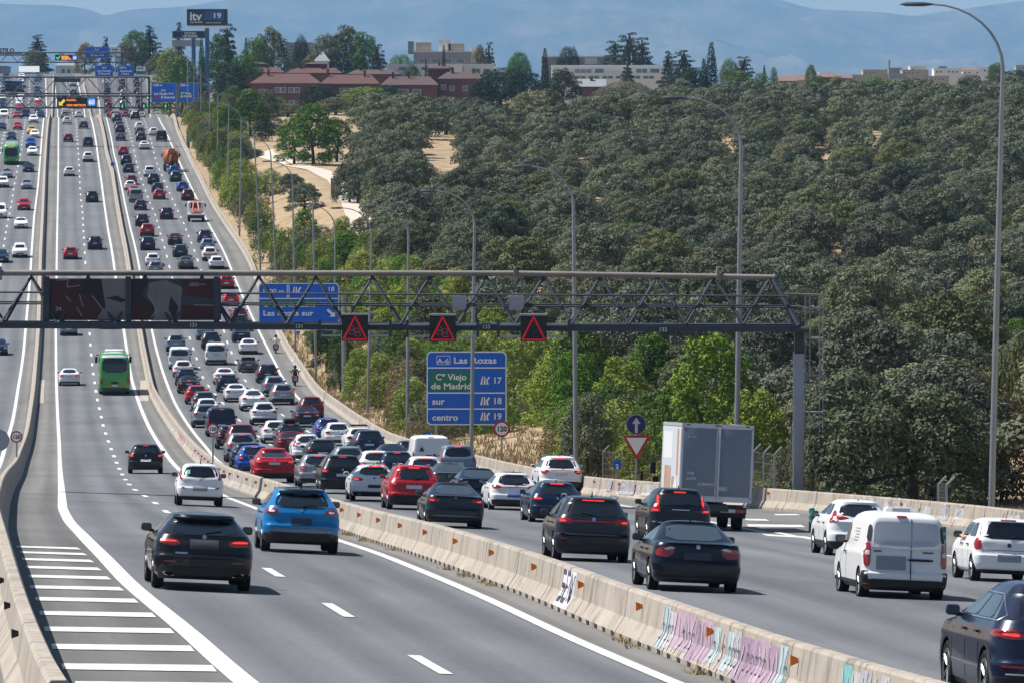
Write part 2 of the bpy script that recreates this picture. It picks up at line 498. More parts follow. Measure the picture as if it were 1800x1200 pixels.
tag(mb.build('road_joints', ['tar', 'concrete_pad'], fix=False), kind='structure')

# ------------------------------------------------------------------ concrete barriers
def concrete():
    m, nt, b = new_mat('barrier_concrete'); q = NT(m)
    v = q.coord('Object')
    base = q.ramp(q.noise(v, 0.8, 5), [(0.3, (0.30, 0.262, 0.22)), (0.7, (0.40, 0.35, 0.295))])
    vs = q.coord('Object', (1.1, 1.1, 0.16)); st = q.noise(vs, 2.0, 6, 0.75)
    s1 = q.ramp(st, [(0.36, (0.42, 0.40, 0.38)), (0.50, (1, 1, 1))])
    sp = q.ramp(q.noise(v, 14, 3, 0.7), [(0.3, (0.88,)*3), (0.7, (1.06,)*3)])
    q.l(q.mix(1.0, q.mix(0.8, base, s1, 'MULTIPLY'), sp, 'MULTIPLY'), b.inputs['Base Color'])
    b.inputs['Roughness'].default_value = 0.9
    return m
M['concrete'] = concrete()
M['slot'] = mat('drain_slot', (0.01, 0.01, 0.01), 0.9)
PROFILE = [(-0.32, -0.05), (-0.32, 0.09), (-0.16, 0.34), (-0.10, 0.76), (-0.07, 0.80), (0.07, 0.80), (0.10, 0.76), (0.16, 0.34), (0.32, 0.09), (0.32, -0.05)]
def barrier(name, fx, d0, d1, label, joints_to=330, module=6.0, slots=None, group='concrete safety barriers along the motorway'):
    ds = []
    d = d0
    nextj = d0 + 1.0
    while d < d1:
        st = 2.0 if d < 300 else 5.0 if d < 700 else 10.0
        if d < joints_to and nextj <= d + st:
            for e, k in ((-0.05, 1), (-0.025, 0), (0.025, 0), (0.05, 1)): ds.append((nextj + e, k))
            d = nextj + 0.1; nextj += module
            continue
        ds.append((d, 1)); d += st
    ds.append((d1, 1))
    ds.sort()
    mb = MB(); vs = []
    n = len(PROFILE)
    for d, k in ds:
        sl = (fx(d + 2) - fx(d - 2)) / 4; t = Vector((sl, 1, 0)).normalized(); nr = Vector((t.y, -t.x, 0))
        x = fx(d); z = road_z(d, x)
        for a, h in PROFILE:
            if not k: a *= 0.80; h = h * 0.96
            vs.append(Vector((x, d, z + h)) + nr * a)
    fs = []
    for i in range(len(ds) - 1):
        for j in range(n - 1):
            fs.append((i*n+j, i*n+j+1, (i+1)*n+j+1, (i+1)*n+j))
    fs.append(tuple(range(n))); fs.append(tuple((len(ds)-1)*n + j for j in range(n)))
    mb.add(vs, fs, 0)
    if slots:
        d = slots[0]
        while d < slots[1]:
            sl = (fx(d + 2) - fx(d - 2)) / 4; t = Vector((sl, 1, 0)).normalized(); nr = Vector((t.y, -t.x, 0))
            x = fx(d) ; z = road_z(d, x)
            c = Vector((x, d, z + 0.035)) - nr * 0.30
            rot = Matrix((nr, t, Vector((0, 0, 1)))).transposed()
            mb.box(c, (0.06, 0.34, 0.11), 1, rot)
            d += 1.18
    o = mb.build(name, ['concrete', 'slot'], smooth_=False)
    tag(o, label, 'barrier', group)
    return o
bar_l = barrier('concrete_barrier', BARL, 50, 1640, 'pale concrete barrier between the oncoming traffic and the two-lane carriageway with the green coach', module=6.0)
bar_m = barrier('concrete_barrier', MED, 50, 1560, 'graffitied concrete barrier with orange reflectors between the two-lane carriageway and the traffic jam', slots=(52, 190))
bar_r = barrier('concrete_barrier', BARR, 128, 1240, 'concrete barrier with faded graffiti along the wooded verge right of the jam', module=4.0)

# orange reflectors on the barrier faces (each a part)
refl = mesh('reflector', [(0,-.06,-.08),(0,-.06,.08),(0,.085,0),(-.05,-.06,-.08),(-.05,-.06,.08),(-.05,.085,0)],
            [(0,1,2),(5,4,3),(0,3,4,1),(1,4,5,2),(2,5,3,0)], 'amber')
def on_face(fx, d, h, side, proud=0.0):
    sl = (fx(d + 2) - fx(d - 2)) / 4; t = Vector((sl, 1, 0)).normalized(); nr = Vector((t.y, -t.x, 0))
    a = np.interp(h, [0.09, 0.34, 0.76], [0.32, 0.16, 0.10])
    return Vector((fx(d), d, road_z(d, fx(d)) + h)) + nr * side * (a + proud), math.atan2(-t.x, t.y)
d = 66.0
refl_d = []
while d < 330:
    refl_d.append(d); d += 8.3
M['reflector_amber'] = M['amber']
# the orange plates stand square to the traffic, so drivers see them
plate = MB().prism([(-0.085, -0.075), (0.02, -0.03), (0.02, 0.03), (-0.085, 0.075)], -0.02, 0.02).mesh('reflector', ['amber'])
for d in refl_d:
    p, a = on_face(MED, d, 0.60, -1, 0.03)
    link('reflector', plate, bar_m, p, (0, 0, a))
for x, y in ((1100,846),(1185,850),(1394,866),(1598,885)):
    p0 = P(x, y, 0.62); p, a = on_face(BARR, p0.y, 0.62, -1, 0.03)
    link('reflector', plate, bar_r, p, (0, 0, a))
plate_k = MB().prism([(-0.07, -0.06), (0.02, -0.03), (0.02, 0.03), (-0.07, 0.06)], -0.02, 0.02).mesh('reflector', ['plastic'])
for k in range(9):
    p, a = on_face(BARL, 70 + 9 * k, 0.62, -1, 0.03)
    link('reflector', plate_k, bar_l, p, (0, 0, a))

# graffiti lying on the barrier face: thin paint films, each word its own part
def grf(col, nm, var=0.3):
    M[nm] = mat(nm, col, 0.7, var=var, scale=2.5); return nm
grf((0.36,0.255,0.315), 'paint_pink'); grf((0.29,0.20,0.27), 'paint_mauve'); grf((0.32,0.41,0.42), 'paint_aqua'); grf((0.38,0.37,0.37), 'paint_pale')
grf((0.06,0.05,0.09), 'paint_ink'); grf((0.16,0.36,0.35), 'paint_teal'); grf((0.30,0.29,0.30), 'paint_grey'); grf((0.60,0.60,0.62), 'paint_white', 0.1)
grf((0.5,0.48,0.2), 'paint_yellow'); grf((0.45,0.10,0.10), 'paint_red')
def film(mb, fx, side, d0, d1, h0, h1, mi, lift, slant=0.0):
    vs, fs = [], []
    hs = sorted(set([h0, h1] + [h for h in (0.34, 0.6) if h0 < h < h1]))
    for h in hs:
        for k in range(4):
            d = d0 + (d1 - d0) * k / 3 + slant * (h - h0)
            vs.append(on_face(fx, d, h, side, lift)[0])
    for i in range(len(hs) - 1):
        for k in range(3): fs.append((i*4+k, i*4+k+1, (i+1)*4+k+1, (i+1)*4+k))
    mb.add(vs, fs, mi)
def stroke(mb, fx, side, pts, w, mi, lift):
    """painted line through (d, h) points"""
    vs = []
    for i, (d, h) in enumerate(pts):
        a = pts[max(0, i-1)]; b = pts[min(len(pts)-1, i+1)]
        tx, tz = b[0]-a[0], b[1]-a[1]; l = math.hypot(tx, tz) or 1
        ox, oz = -tz / l * w / 2, tx / l * w / 2
        vs += [on_face(fx, d + ox, h + oz, side, lift)[0], on_face(fx, d - ox, h - oz, side, lift)[0]]
    mb.add(vs, [(2*i, 2*i+1, 2*i+3, 2*i+2) for i in range(len(pts) - 1)], mi)
names = ['paint_pink', 'paint_mauve', 'paint_aqua', 'paint_pale', 'paint_ink', 'paint_teal', 'paint_grey', 'paint_white', 'paint_yellow', 'paint_red']
rg = random.Random(5)
def wild(fx, side, d0, d1, pal, dens=1.0, ink=4, hmax=0.74):
    mb = MB(); lift = 0.004; d = d0
    while d < d1:
        w = rg.uniform(0.5, 1.3) ; h0 = rg.uniform(0.1, 0.3); h1 = rg.uniform(0.6, hmax)
        if dens >= 1 or rg.random() < dens * .6: film(mb, fx, side, d, min(d1, d + w), h0, h1, rg.choice(pal), lift, rg.uniform(-.3, .3))
        lift = 0.004 + (lift + 0.0011) % 0.012
        d += w * rg.uniform(0.75, 1.05)
    for k in range(int((d1 - d0) * 1.7 * dens)):
        d = rg.uniform(d0, d1); h = rg.uniform(0.12, 0.55)
        pts = [(d, h)]
        for _ in range(rg.randint(3, 6)):
            d += rg.uniform(-0.28, 0.28); h = min(hmax, max(0.1, h + rg.uniform(-0.10, 0.22))); pts.append((d, h))
        stroke(mb, fx, side, pts, rg.uniform(0.025, 0.06), ink if rg.random() < .7 else 7, 0.02 + 0.0005 * (k % 30))
    return mb
def dd(x, y, h, fx):   # distance along a barrier of a spot in the picture
    return P(x, y, h).y
gA, gB = dd(1362, 1165, 0.5, MED), dd(1166, 1100, 0.4, MED)
def throwup(d0, d1, fills, hmax=.73):
    """a washed-out throw-up: fields of colour, then wavy outlines running top to bottom"""
    mb = MB(); n = sum(f[0] for f in fills); d = d1; i = 0
    for w, c in fills:
        e_ = d - (d1 - d0) * w / n
        if c is not None: film(mb, MED, -1, e_, d, .10 + .04 * (i % 3), hmax - .05 * (i % 2), c, .004 + .001 * (i % 3), .12)
        d = e_; i += 1
    k = d0 + .1
    while k < d1 - .1:
        ph = rg.uniform(0, 6); a_ = rg.uniform(.03, .10); h1 = rg.uniform(.55, hmax)
        pts = [(k + a_ * math.sin(ph + 7 * j / 8) + .10 * (j / 8), .12 + (h1 - .12) * j / 8) for j in range(9)]
        stroke(mb, MED, -1, pts, rg.uniform(.016, .034), 4 if rg.random() < .6 else 6, .014)
        if rg.random() < .5: stroke(mb, MED, -1, [(p + .045, h) for p, h in pts], .022, 7, .017)
        if rg.random() < .45: stroke(mb, MED, -1, [(k + .16 * math.cos(q), .36 + .12 * math.sin(q)) for q in [x * .7 for x in range(8)]], .024, 4, .02)
        k += rg.uniform(.22, .5)
    return mb.mesh('graffiti_lettering', names, fix=False)
link('graffiti_lettering', throwup(gA, gB, [(.5, 2), (.4, 3), (1.5, 0), (.5, 1), (.9, 0), (.5, 2), (.5, None), (.4, 2), (.5, 3), (1.3, 1), (.6, 0), (.6, 1), (.5, 2)]), bar_m)
link('graffiti_lettering', throwup(dd(1500, 1190, .7, MED), dd(1400, 1165, .7, MED), [(.7, 5), (.5, 3), (.8, 6), (.6, None), (.6, 3)]), bar_m)
# white panel with black letters S E N
g0, g1 = dd(1010, 1030, 0.5, MED), dd(967, 1020, 0.5, MED)
mb = MB(); film(mb, MED, -1, g0, g1, 0.10, 0.75, 7, 0.004)
L3 = (g1 - g0) / 3
for k, ch in enumerate(([(1,.8),(0,.8),(0,.5),(1,.5),(1,.2),(0,.2)], [(1,.8),(0,.8),(0,.5),(.7,.5),(0,.5),(0,.2),(1,.2)], [(0,.2),(0,.8),(1,.2),(1,.8)])):
    o = g1 - L3 * (k + 0.15)
    stroke(mb, MED, -1, [(o - u * L3 * 0.62, 0.06 + h * 0.8) for u, h in ch], 0.10, 4, 0.012)
link('graffiti_lettering', mb.mesh('graffiti', names, fix=False), bar_m)
# older scrawls further along the median and on the right-hand barrier
for a, b, pal, dn in ((225, 262, [3, 6, 2, 3], .35), (290, 330, [3, 0, 7], .4), (352, 390, [3, 7, 9, 0], .5)):
    link('graffiti_lettering', wild(MED, -1, a, b, pal, dn, 6, 0.6).mesh('graffiti', names, fix=False), bar_m)
for a, b, pal, dn in ((160, 172, [3, 1, 6], 1), (178, 186, [2, 3, 6], .8), (192, 206, [3, 6], .9), (222, 240, [6, 3], .9), (300, 345, [2, 3, 6, 7], .4), (360, 400, [2, 7, 0], .3), (500, 530, [0, 2, 7], .3)):
    link('graffiti_lettering', wild(BARR, -1, a, b, pal, dn, 6).mesh('graffiti', names, fix=False), bar_r)

# ------------------------------------------------------------------ terrain
_T = [(60, 1400), (100, 1075), (130, 1000), (160, 935), (240, 866), (300, 808), (400, 668), (550, 496), (750, 352), (1000, 240), (1200, 205), (1330, 197), (1450, 182), (1600, 165)]
_tz = hermite([t[0] for t in _T] + [2000, 2600, 3500, 5000, 7000, 9000], [z_of(t[1], t[0]) for t in _T] + [z_of(163, 2000), z_of(158, 2600), z_of(185, 3500), 0, -60, -80])
def ground_z(d, X):
    if d < 1950:
        xr = BARR(d) + 0.3
        off = X - xr
        if off >= 0:
            t = min(1.0, off / 15.0); t = t * t * (3 - 2 * t)
            z = road_z(d, xr) * (1 - t) + _tz(d) * t
            k = min(1.0, off / 12.0)
            return z + k * 0.9 * noise.noise(Vector((X * 0.05, d * 0.03, 0))) - 0.03
        xl = XLO(d); off = xl - X
        if off >= 0:
            t = min(1.0, off / 30.0)
            return road_z(d, xl) * (1 - t) + (_tz(d) + 1.0) * t - 0.03
        return road_z(d, X) - 0.4
    return _tz(d)
def PG(px, py, h=0.0, d0=100.0):
    """photo pixel -> first hit with the ground beside the road"""
    u = (px - 900.0) / F
    d = d0; prev = None
    while d < 3600:
        g = y_of(ground_z(d, u * d) + h, d) - py
        if g <= 0 and prev is not None:
            a, b = prev, d
            for _ in range(24):
                m = (a + b) / 2
                if y_of(ground_z(m, u * m) + h, m) - py > 0: a = m
                else: b = m
            return ray_at(px, py, (a + b) / 2)
        prev = d; d += 4.0 if d < 800 else 10.0
    return ray_at(px, py, 1500)
def GP(px, d):
    X = (px - 900.0) / F * d
    return Vector((X, d, ground_z(d, X)))

def dverge(px, off=1.1):
    """distance at which the strip just behind the right-hand barrier crosses picture column px"""
    a, b = 140.0, 1250.0
    f = lambda d: 900 + (BARR(d) + off) / d * F - px
    for _ in range(50):
        m = (a + b) / 2
        if f(m) > 0: a = m
        else: b = m
    return (a + b) / 2
def dirt():
    m, nt, b = new_mat('dry_earth'); q = NT(m); v = q.coord('Object')
    c = q.ramp(q.noise(v, 0.35, 6), [(0.28, (0.19, 0.155, 0.09)), (0.5, (0.34, 0.25, 0.155)), (0.72, (0.44, 0.335, 0.22))])
    g = q.ramp(q.noise(v, 2.5, 5, 0.7), [(0.4, (0.75, 0.74, 0.66)), (0.7, (1.08, 1.05, 1.0))])
    q.l(q.mix(1.0, c, g, 'MULTIPLY'), b.inputs['Base Color']); b.inputs['Roughness'].default_value = 0.95
    return m
M['dirt'] = dirt()
M['path'] = mat('path_gravel', (0.50, 0.43, 0.36), 0.95, var=0.12, scale=0.6)
offs = [0, .7, 2, 4, 6, 8, 10, 13, 16, 20, 26, 34, 44, 56, 70, 90, 120, 160, 220, 320, 500, 900]
GD = stations(46, 1900) + [1950, 2050, 2200, 2400, 2600, 3000, 3500, 4200, 5000, 6000, 7500, 9200, 14000, 22000, 31000]
verts, faces = [], []
n = len(offs)
for d in GD:
    k = 1.0 if d < 1950 else d / 1950.0 * 2.0
    x0 = BARR(min(d, 1900)) + 0.3
    for o in offs:
        x = x0 + o * k if d < 1950 else x0 - 3 + o * k
        verts.append((x, d, ground_z(min(d, 1e9), x)))
for i in range(len(GD) - 1):
    for j in range(n - 1): faces.append((i*n+j, i*n+j+1, (i+1)*n+j+1, (i+1)*n+j))
base = len(verts); offl = [0, 6, 15, 30, 60, 120, 300, 800]
nl = len(offl)
for d in GD:
    k = 1.0 if d < 1950 else d / 1950.0 * 2.0
    x0 = XLO(min(d, 1900)) if d < 1950 else BARR(1900) - 3 + 0.5
    for o in offl:
        x = x0 - o * k
        verts.append((x, d, ground_z(d, x)))
for i in range(len(GD) - 1):
    for j in range(nl - 1): faces.append((base+i*nl+j, base+(i+1)*nl+j, base+(i+1)*nl+j+1, base+i*nl+j+1))
tag(link('ground', mesh('ground', verts, faces, 'dirt', smooth_=True)), kind='structure')
# pale paths winding through the park
def path(pts, lift=0.05):
    mb = MB(); vs = []
    c = []
    for (x, y, w) in pts: c.append((x, y, w))
    for x, y, w in c:
        p = PG(x, y)
        for s in (-0.5, 0.5):
            X = p.x + s * w; vs.append((X, p.y, ground_z(p.y, X) + lift))
    mb.add(vs, [(2*i, 2*i+1, 2*i+3, 2*i+2) for i in range(len(c) - 1)])
    return mb
def dense(pts, k=8):
    out = []
    for a, b in zip(pts, pts[1:]):
        for i in range(k): out.append(tuple(a[j] + (b[j] - a[j]) * i / k for j in range(3)))
    return out + [pts[-1]]
tag(path(dense([(640,412,3.4),(632,385,3.0),(612,345,2.6),(592,318,2.6),(560,300,3.2),(520,290,3.2),(490,280,3),(466,272,3),(462,266,3),(490,263,3)])).build('path', 'path', fix=False), kind='structure')
tag(path(dense([(628,247,4),(645,244,4),(668,241,4)])).build('path', 'path', fix=False), kind='structure')
# ================================================================== cars
def chaikin(poly, it=2, keep=0.22):
    for _ in range(it):
        out = []
        n = len(poly)
        for i in range(n):
            a, b = poly[i], poly[(i+1) % n]
            out.append((a[0] + (b[0]-a[0]) * keep, a[1] + (b[1]-a[1]) * keep))
            out.append((a[0] + (b[0]-a[0]) * (1-keep), a[1] + (b[1]-a[1]) * (1-keep)))
        poly = out
    return poly

def resample(poly, step=0.07):
    out = []
    n = len(poly)
    for i in range(n):
        a, b = poly[i], poly[(i+1) % n]
        l = math.hypot(b[0]-a[0], b[1]-a[1]); k = max(1, int(l / step))
        for j in range(k): out.append((a[0] + (b[0]-a[0]) * j / k, a[1] + (b[1]-a[1]) * j / k))
    return out

class Car:
    """a body lofted from horizontal slices; windows, lamps and trim are laid onto its skin"""
    def __init__(s, L, W, H, rear, front, half, rr=0.24, wb=2.6, ro=0.72, wr=0.33, bow=0.07, track=0.0, clad=None, arch=True):
        s.L, s.W, s.H, s.wb, s.ro, s.wr = L, W, H, wb, ro, wr
        s.rear, s.front, s.half = lin(*zip(*rear)), lin(*zip(*front)), lin(*zip(*half))
        s.parts = []
        zs = sorted(set([p[0] for p in rear] + [p[0] for p in front] + [p[0] for p in half]))
        full = []
        for a, b in zip(zs, zs[1:]):
            full.append(a)
            k = int((b - a) / 0.07)
            for i in range(1, k + 1): full.append(a + (b - a) * i / (k + 1))
        full.append(zs[-1])
        zs = [z for i, z in enumerate(full) if i == 0 or z - full[i-1] > 0.004]
        rings = []
        for z in zs:
            yr, yf, w = s.rear(z), s.front(z), s.half(z)
            if yf - yr < 0.5: yr, yf = (yr + yf) / 2 - 0.25, (yr + yf) / 2 + 0.25
            r = min(rr, w * 0.6, (yf - yr) * 0.3)
            bw = bow * (0.6 if z > s.H * .6 else 1.0)
            pts = []
            for k in range(6):
                x = (w - r) * k / 5; pts.append((x, yr + bw * (x / w) ** 2))
            y0 = yr + bw * ((w - r) / w) ** 2
            for k in range(1, 6):
                a = R(90 * k / 5); pts.append((w - r + r * math.sin(a), y0 + r * 0.9 * (1 - math.cos(a))))
            ya, yb = y0 + r * 0.9, yf - bw - r * 0.9
            for k in range(1, 12):
                t = k / 12; pts.append((w - 0.02 * (2 * t - 1) ** 2 + 0.02 * 1.0 - 0.02, ya + (yb - ya) * t))
            for k in range(0, 6):
                a = R(90 * k / 5); pts.append((w - r + r * math.cos(a), yb + r * 0.9 * math.sin(a)))
            for k in range(4, -1, -1):
                x = (w - r) * k / 5; pts.append((x, yf - bw * (x / w) ** 2))
            ring = pts + [(-x, y) for x, y in pts[-2:0:-1]]
            rings.append([(x, y, z) for x, y in ring])
        n = len(rings[0])
        vs = [p for r_ in rings for p in r_]; fs = []
        for i in range(len(rings) - 1):
            for j in range(n): fs.append((i*n+j, i*n+(j+1) % n, (i+1)*n+(j+1) % n, (i+1)*n+j))
        fs.append(tuple(range(n))[::-1]); fs.append(tuple((len(rings)-1)*n + j for j in range(n)))
        mi = []
        for f in fs:
            zc = sum(vs[i][2] for i in f) / len(f)
            mi.append(1 if (clad and zc < clad) or zc < 0.235 else 0)
        me = mesh('body', vs, fs, ['paint', 'plastic', 'under'], mi)
        s.bvh = BVHTree.FromPolygons([Vector(v) for v in vs], fs)
        if arch:
            cut = MB()
            for y in (ro, ro + wb):
                for sd in (-1, 1):
                    x0, x1 = sd * (W / 2 - 0.30), sd * (W / 2 + 0.2)
                    cut.lathe([(0.001, min(x0, x1)), (wr + 0.045, min(x0, x1)), (wr + 0.045, max(x0, x1)), (0.001, max(x0, x1))], 2, 28, Matrix.Translation((0, y, wr + 0.01)))
            bm = bmesh.new(); bm.from_mesh(cut.mesh('arch', ['paint', 'plastic', 'under']))
            bmesh.ops.remove_doubles(bm, verts=bm.verts[:], dist=0.002); bmesh.ops.recalc_face_normals(bm, faces=bm.faces[:])
            cm = bpy.data.meshes.new('arch'); bm.to_mesh(cm); bm.free()
            for m in ('paint', 'plastic', 'under'): cm.materials.append(M[m])
            o, c = link('body', me), link('arch', cm)
            md = o.modifiers.new('cut', 'BOOLEAN'); md.operation = 'DIFFERENCE'; md.object = c; md.solver = 'EXACT'
            md.material_mode = 'INDEX' if hasattr(md, 'material_mode') else None
            dg = bpy.context.evaluated_depsgraph_get()
            me2 = bpy.data.meshes.new_from_object(o.evaluated_get(dg))
            bpy.data.objects.remove(o); bpy.data.objects.remove(c)
            me = me2
        me.shade_smooth(); me.set_sharp_from_angle(angle=R(34)); me.name = 'body'
        s.parts.append(('body', me, None, None))
        # wheels
        t = MB()
        w2 = 0.105
        t.lathe([(wr*0.66, -w2*0.8), (wr*0.9, -w2), (wr*0.985, -w2*0.8), (wr, -w2*0.4), (wr, w2*0.4), (wr*0.985, w2*0.8), (wr*0.9, w2), (wr*0.66, w2*0.8)], 0, 24)
        s.tyre = t.mesh('tyre', ['tyre'], True)
        r_ = MB()
        r_.lathe([(0.001, 0.0), (wr*0.6, 0.0), (wr*0.66, 0.02), (wr*0.66, w2*0.86), (wr*0.70, w2*0.86), (wr*0.70, -w2*.8)], 1, 20)
        r_.lathe([(wr*0.60, w2*0.80), (wr*0.70, w2*0.92), (wr*0.71, w2*0.8)], 0, 24)
        r_.lathe([(0.001, w2*0.72), (wr*0.16, w2*0.70), (wr*0.18, w2*0.2)], 0, 12)
        for k in range(5):
            a = 2 * math.pi * k / 5
            for off in (-0.12, 0.12):
                p0 = Vector((w2*0.62, math.cos(a) * wr*0.12, math.sin(a) * wr*0.12))
                p1 = Vector((w2*0.80, math.cos(a + off) * wr*0.66, math.sin(a + off) * wr*0.66))
                r_.tube([p0, p1], [0.022, 0.018], 0, 5)
        s.rim = r_.mesh('rim', ['rim', 'rim_dark'], True)
        s.wheels = [(sd, y) for y in (ro, ro + wb) for sd in (-1, 1)]
    def hit(s, axis, a, b):
        if axis == 'rear': o, d = Vector((a, -9, b)), Vector((0, 1, 0))
        elif axis == 'front': o, d = Vector((a, 19, b)), Vector((0, -1, 0))
        elif axis == 'left': o, d = Vector((-9, a, b)), Vector((1, 0, 0))
        elif axis == 'right': o, d = Vector((9, a, b)), Vector((-1, 0, 0))
        else: o, d = Vector((a, b, 9)), Vector((0, 0, -1))
        h = s.bvh.ray_cast(o, d)
        if h[0] is None:
            q = o + d * (9 + (s.L * 0.3 if axis in ('rear', 'front') else 0))
            h = s.bvh.find_nearest(q)
        nr = h[1]
        if nr.dot(d) > 0: nr = -nr
        return h[0], d, nr
    def decal(s, name, poly, axis, m, off=0.006, depth=0.03, rnd=1, step=0.07, rings=(1.0, 0.75, 0.45, 0.2), mirror=False, center=None, keep=0.2, span=1.3):
        if rnd: poly = chaikin(poly, rnd, keep)
        poly = resample(poly, step)
        cx = center[0] if center else sum(p[0] for p in poly) / len(poly)
        cz = center[1] if center else sum(p[1] for p in poly) / len(poly)
        n = len(poly); vs = []
        yc = s.hit(axis, cx, cz)[0].y
        for k in rings:
            for p in poly:
                a_, b_ = cx + (p[0]-cx) * k, cz + (p[1]-cz) * k
                q, d, nr = s.hit(axis, a_, b_)
                if axis in ('rear', 'front'):
                    for _ in range(14):
                        if abs(q.y - yc) <= span: break
                        a_ *= 0.975; q, d, nr = s.hit(axis, a_, b_)
                vs.append(q - d * off * 0.6 + nr * off * 0.6)
        q, d, nr = s.hit(axis, cx, cz); vs.append(q - d * off * 0.6 + nr * off * 0.6)
        fs = []
        for i in range(len(rings) - 1):
            for j in range(n): fs.append((i*n+j, i*n+(j+1) % n, (i+1)*n+(j+1) % n, (i+1)*n+j))
        c = len(vs) - 1; i = len(rings) - 1
        for j in range(n): fs.append((i*n+j, i*n+(j+1) % n, c))
        b = len(vs)
        q, d, nr = s.hit(axis, cx, cz)
        for j in range(n): vs.append(vs[j] + d * depth)
        for j in range(n): fs.append((j, b + j, b + (j+1) % n, (j+1) % n))
        me = mesh(name, vs, fs, m)
        bm = bmesh.new(); bm.from_mesh(me); bmesh.ops.recalc_face_normals(bm, faces=bm.faces[:]); bm.to_mesh(me); bm.free()
        # outward
        f0 = me.polygons[0]
        if f0.normal.dot(d) > 0: me.flip_normals()
        me.shade_smooth(); me.set_sharp_from_angle(angle=R(40))
        s.parts.append((name, me, None, None))
        if mirror:
            v2 = [(-v.co.x, v.co.y, v.co.z) for v in me.vertices]
            m2 = mesh(name, v2, [tuple(reversed(p.vertices)) for p in me.polygons], m)
            m2.shade_smooth(); m2.set_sharp_from_angle(angle=R(40))
            s.parts.append((name, m2, None, None))
        return s
    def add(s, name, me, sub=None):
        s.parts.append((name, me, None, sub)); return s
    def sym(s, x0, z0, x1, z1):
        return [(-x0, z0), (x0, z0), (x1, z1), (-x1, z1)]

    # ---- common equipment
    def glasshouse(s, belt, ztop, split=(0.5,), rear_w=None, rear_z=None, front=True, side_z=None, rearpoly=None, side_end=0.30, rear_m='glass', side_m='glass', nose=0.22):
        rz = rear_z or (belt + 0.06, ztop)
        if rearpoly: s.decal('rear_window', rearpoly, 'rear', rear_m)
        elif rear_m:
            a, b = s.half(rz[0]) - 0.12, s.half(rz[1]) - 0.10
            if rear_w: a, b = rear_w
            s.decal('rear_window', s.sym(a, rz[0], b, rz[1]), 'rear', rear_m)
        if front:
            a, b = s.half(belt + 0.08) - 0.06, s.half(ztop) - 0.06
            s.decal('windscreen', s.sym(a, belt + 0.06, b, ztop), 'front', 'glass')
        z0, z1 = side_z or (belt + 0.045, ztop - 0.01)
        r0, r1 = s.rear(z0) + side_end, s.rear(z1) + side_end * 0.8
        f0, f1 = s.front(z0) - nose - 0.12, s.front(z1) - 0.16
        cuts = [0.0] + list(split) + [1.0]
        for a, b in zip(cuts, cuts[1:]):
            g = 0.035
            q = [(r0 + (f0-r0) * a + g, z0), (r0 + (f0-r0) * b - g, z0), (r1 + (f1-r1) * b - g, z1), (r1 + (f1-r1) * a + g, z1)]
            if a == 0: q[3] = (r1 + 0.10, z1)
            s.decal('side_window', q, 'right', side_m, mirror=True, rnd=1, keep=0.14)
        return s
    def mirrors(s, z, y, m='paint', x=None):
        x = x or s.half(z) + 0.02
        for sd in (-1, 1):
            mb = MB(); mb.box((sd * (x + 0.10), y, z + 0.05), (0.20, 0.13, 0.15), 0, None, 0.045)
            mb.box((sd * (x - 0.0), y + 0.02, z - 0.01), (0.10, 0.05, 0.05), 1)
            mb.box((sd * (x + 0.10), y - 0.068, z + 0.05), (0.155, 0.008, 0.11), 2)
            s.add('wing_mirror', mb.mesh('wing_mirror', [m, 'plastic', 'glass_light'], True))
        return s
    def plate(s, z, w=0.52, h=0.11, m='plate', front=False):
        s.decal('number_plate', s.sym(w/2, z - h/2, w/2, z + h/2), 'front' if front else 'rear', m, off=0.016, rnd=0, rings=(1.0, 0.5))
        return s
    def badge(s, z, r=0.045, m='chrome'):
        return s.decal('badge', circle(0, z, r, 12), 'rear', m, off=0.012, rnd=0, rings=(1.0, 0.5))
    def fronts(s, lampz, lampw=0.30, lamph=0.13, grille=(0.5, 0.42, 0.2), inner=0.42):
        w = s.half(lampz)
        s.decal('headlight', [(w-0.07-lampw, lampz-lamph*.4), (w-0.05, lampz-lamph*.3), (w-0.07, lampz+lamph*.6), (w-0.05-lampw, lampz+lamph*.25)], 'front', 'lamp_clear', mirror=True)
        s.decal('grille', s.sym(grille[1], grille[0]-grille[2]/2, grille[1], grille[0]+grille[2]/2), 'front', 'plastic')
        s.decal('air_intake', s.sym(w-0.16, 0.27, w-0.22, 0.36), 'front', 'plastic')
        s.plate(0.42, front=True, m='plate_white')
        return s
    def doors(s, belt, ys):
        """door gaps as thin dark grooves, with handles"""
        for k, y in enumerate(ys):
            s.decal('door_seam', [(y-0.008, 0.34), (y+0.008, 0.34), (y+0.008, belt-0.01), (y-0.008, belt-0.01)], 'right', 'under', off=0.002, depth=0.01, rnd=0, rings=(1.0,), mirror=True, step=0.12)
            if k < len(ys) - 1 or len(ys) == 1:
                s.decal('door_handle', [(y+0.06, belt-0.13), (y+0.24, belt-0.13), (y+0.24, belt-0.10), (y+0.06, belt-0.10)], 'right', 'plastic', off=0.03, depth=0.03, rnd=0, rings=(1.0,), mirror=True)
        return s
    def aerial(s, y, z=None, h=0.10):
        z = z or s.H - 0.01
        s.add('aerial', MB().tube([(0, y, z - 0.03), (0, y - 0.10, z + h)], [0.03, 0.008], 0, 6).mesh('aerial', ['plastic']))
        return s
    def rails(s, z=None, y0=1.0, y1=2.6, x=None, m='chrome'):
        for sd in (-1, 1):
            xx = sd * (x or s.half(s.H - 0.03)); zz = (z or s.H)
            s.add('roof_rail', MB().tube([(xx, y0, zz - 0.06), (xx, y0 + 0.12, zz + 0.02), (xx, (y0+y1)/2, zz + 0.03), (xx, y1 - 0.12, zz + 0.02), (xx, y1, zz - 0.06)], 0.018, 0, 6).mesh('roof_rail', [m], True))
        return s
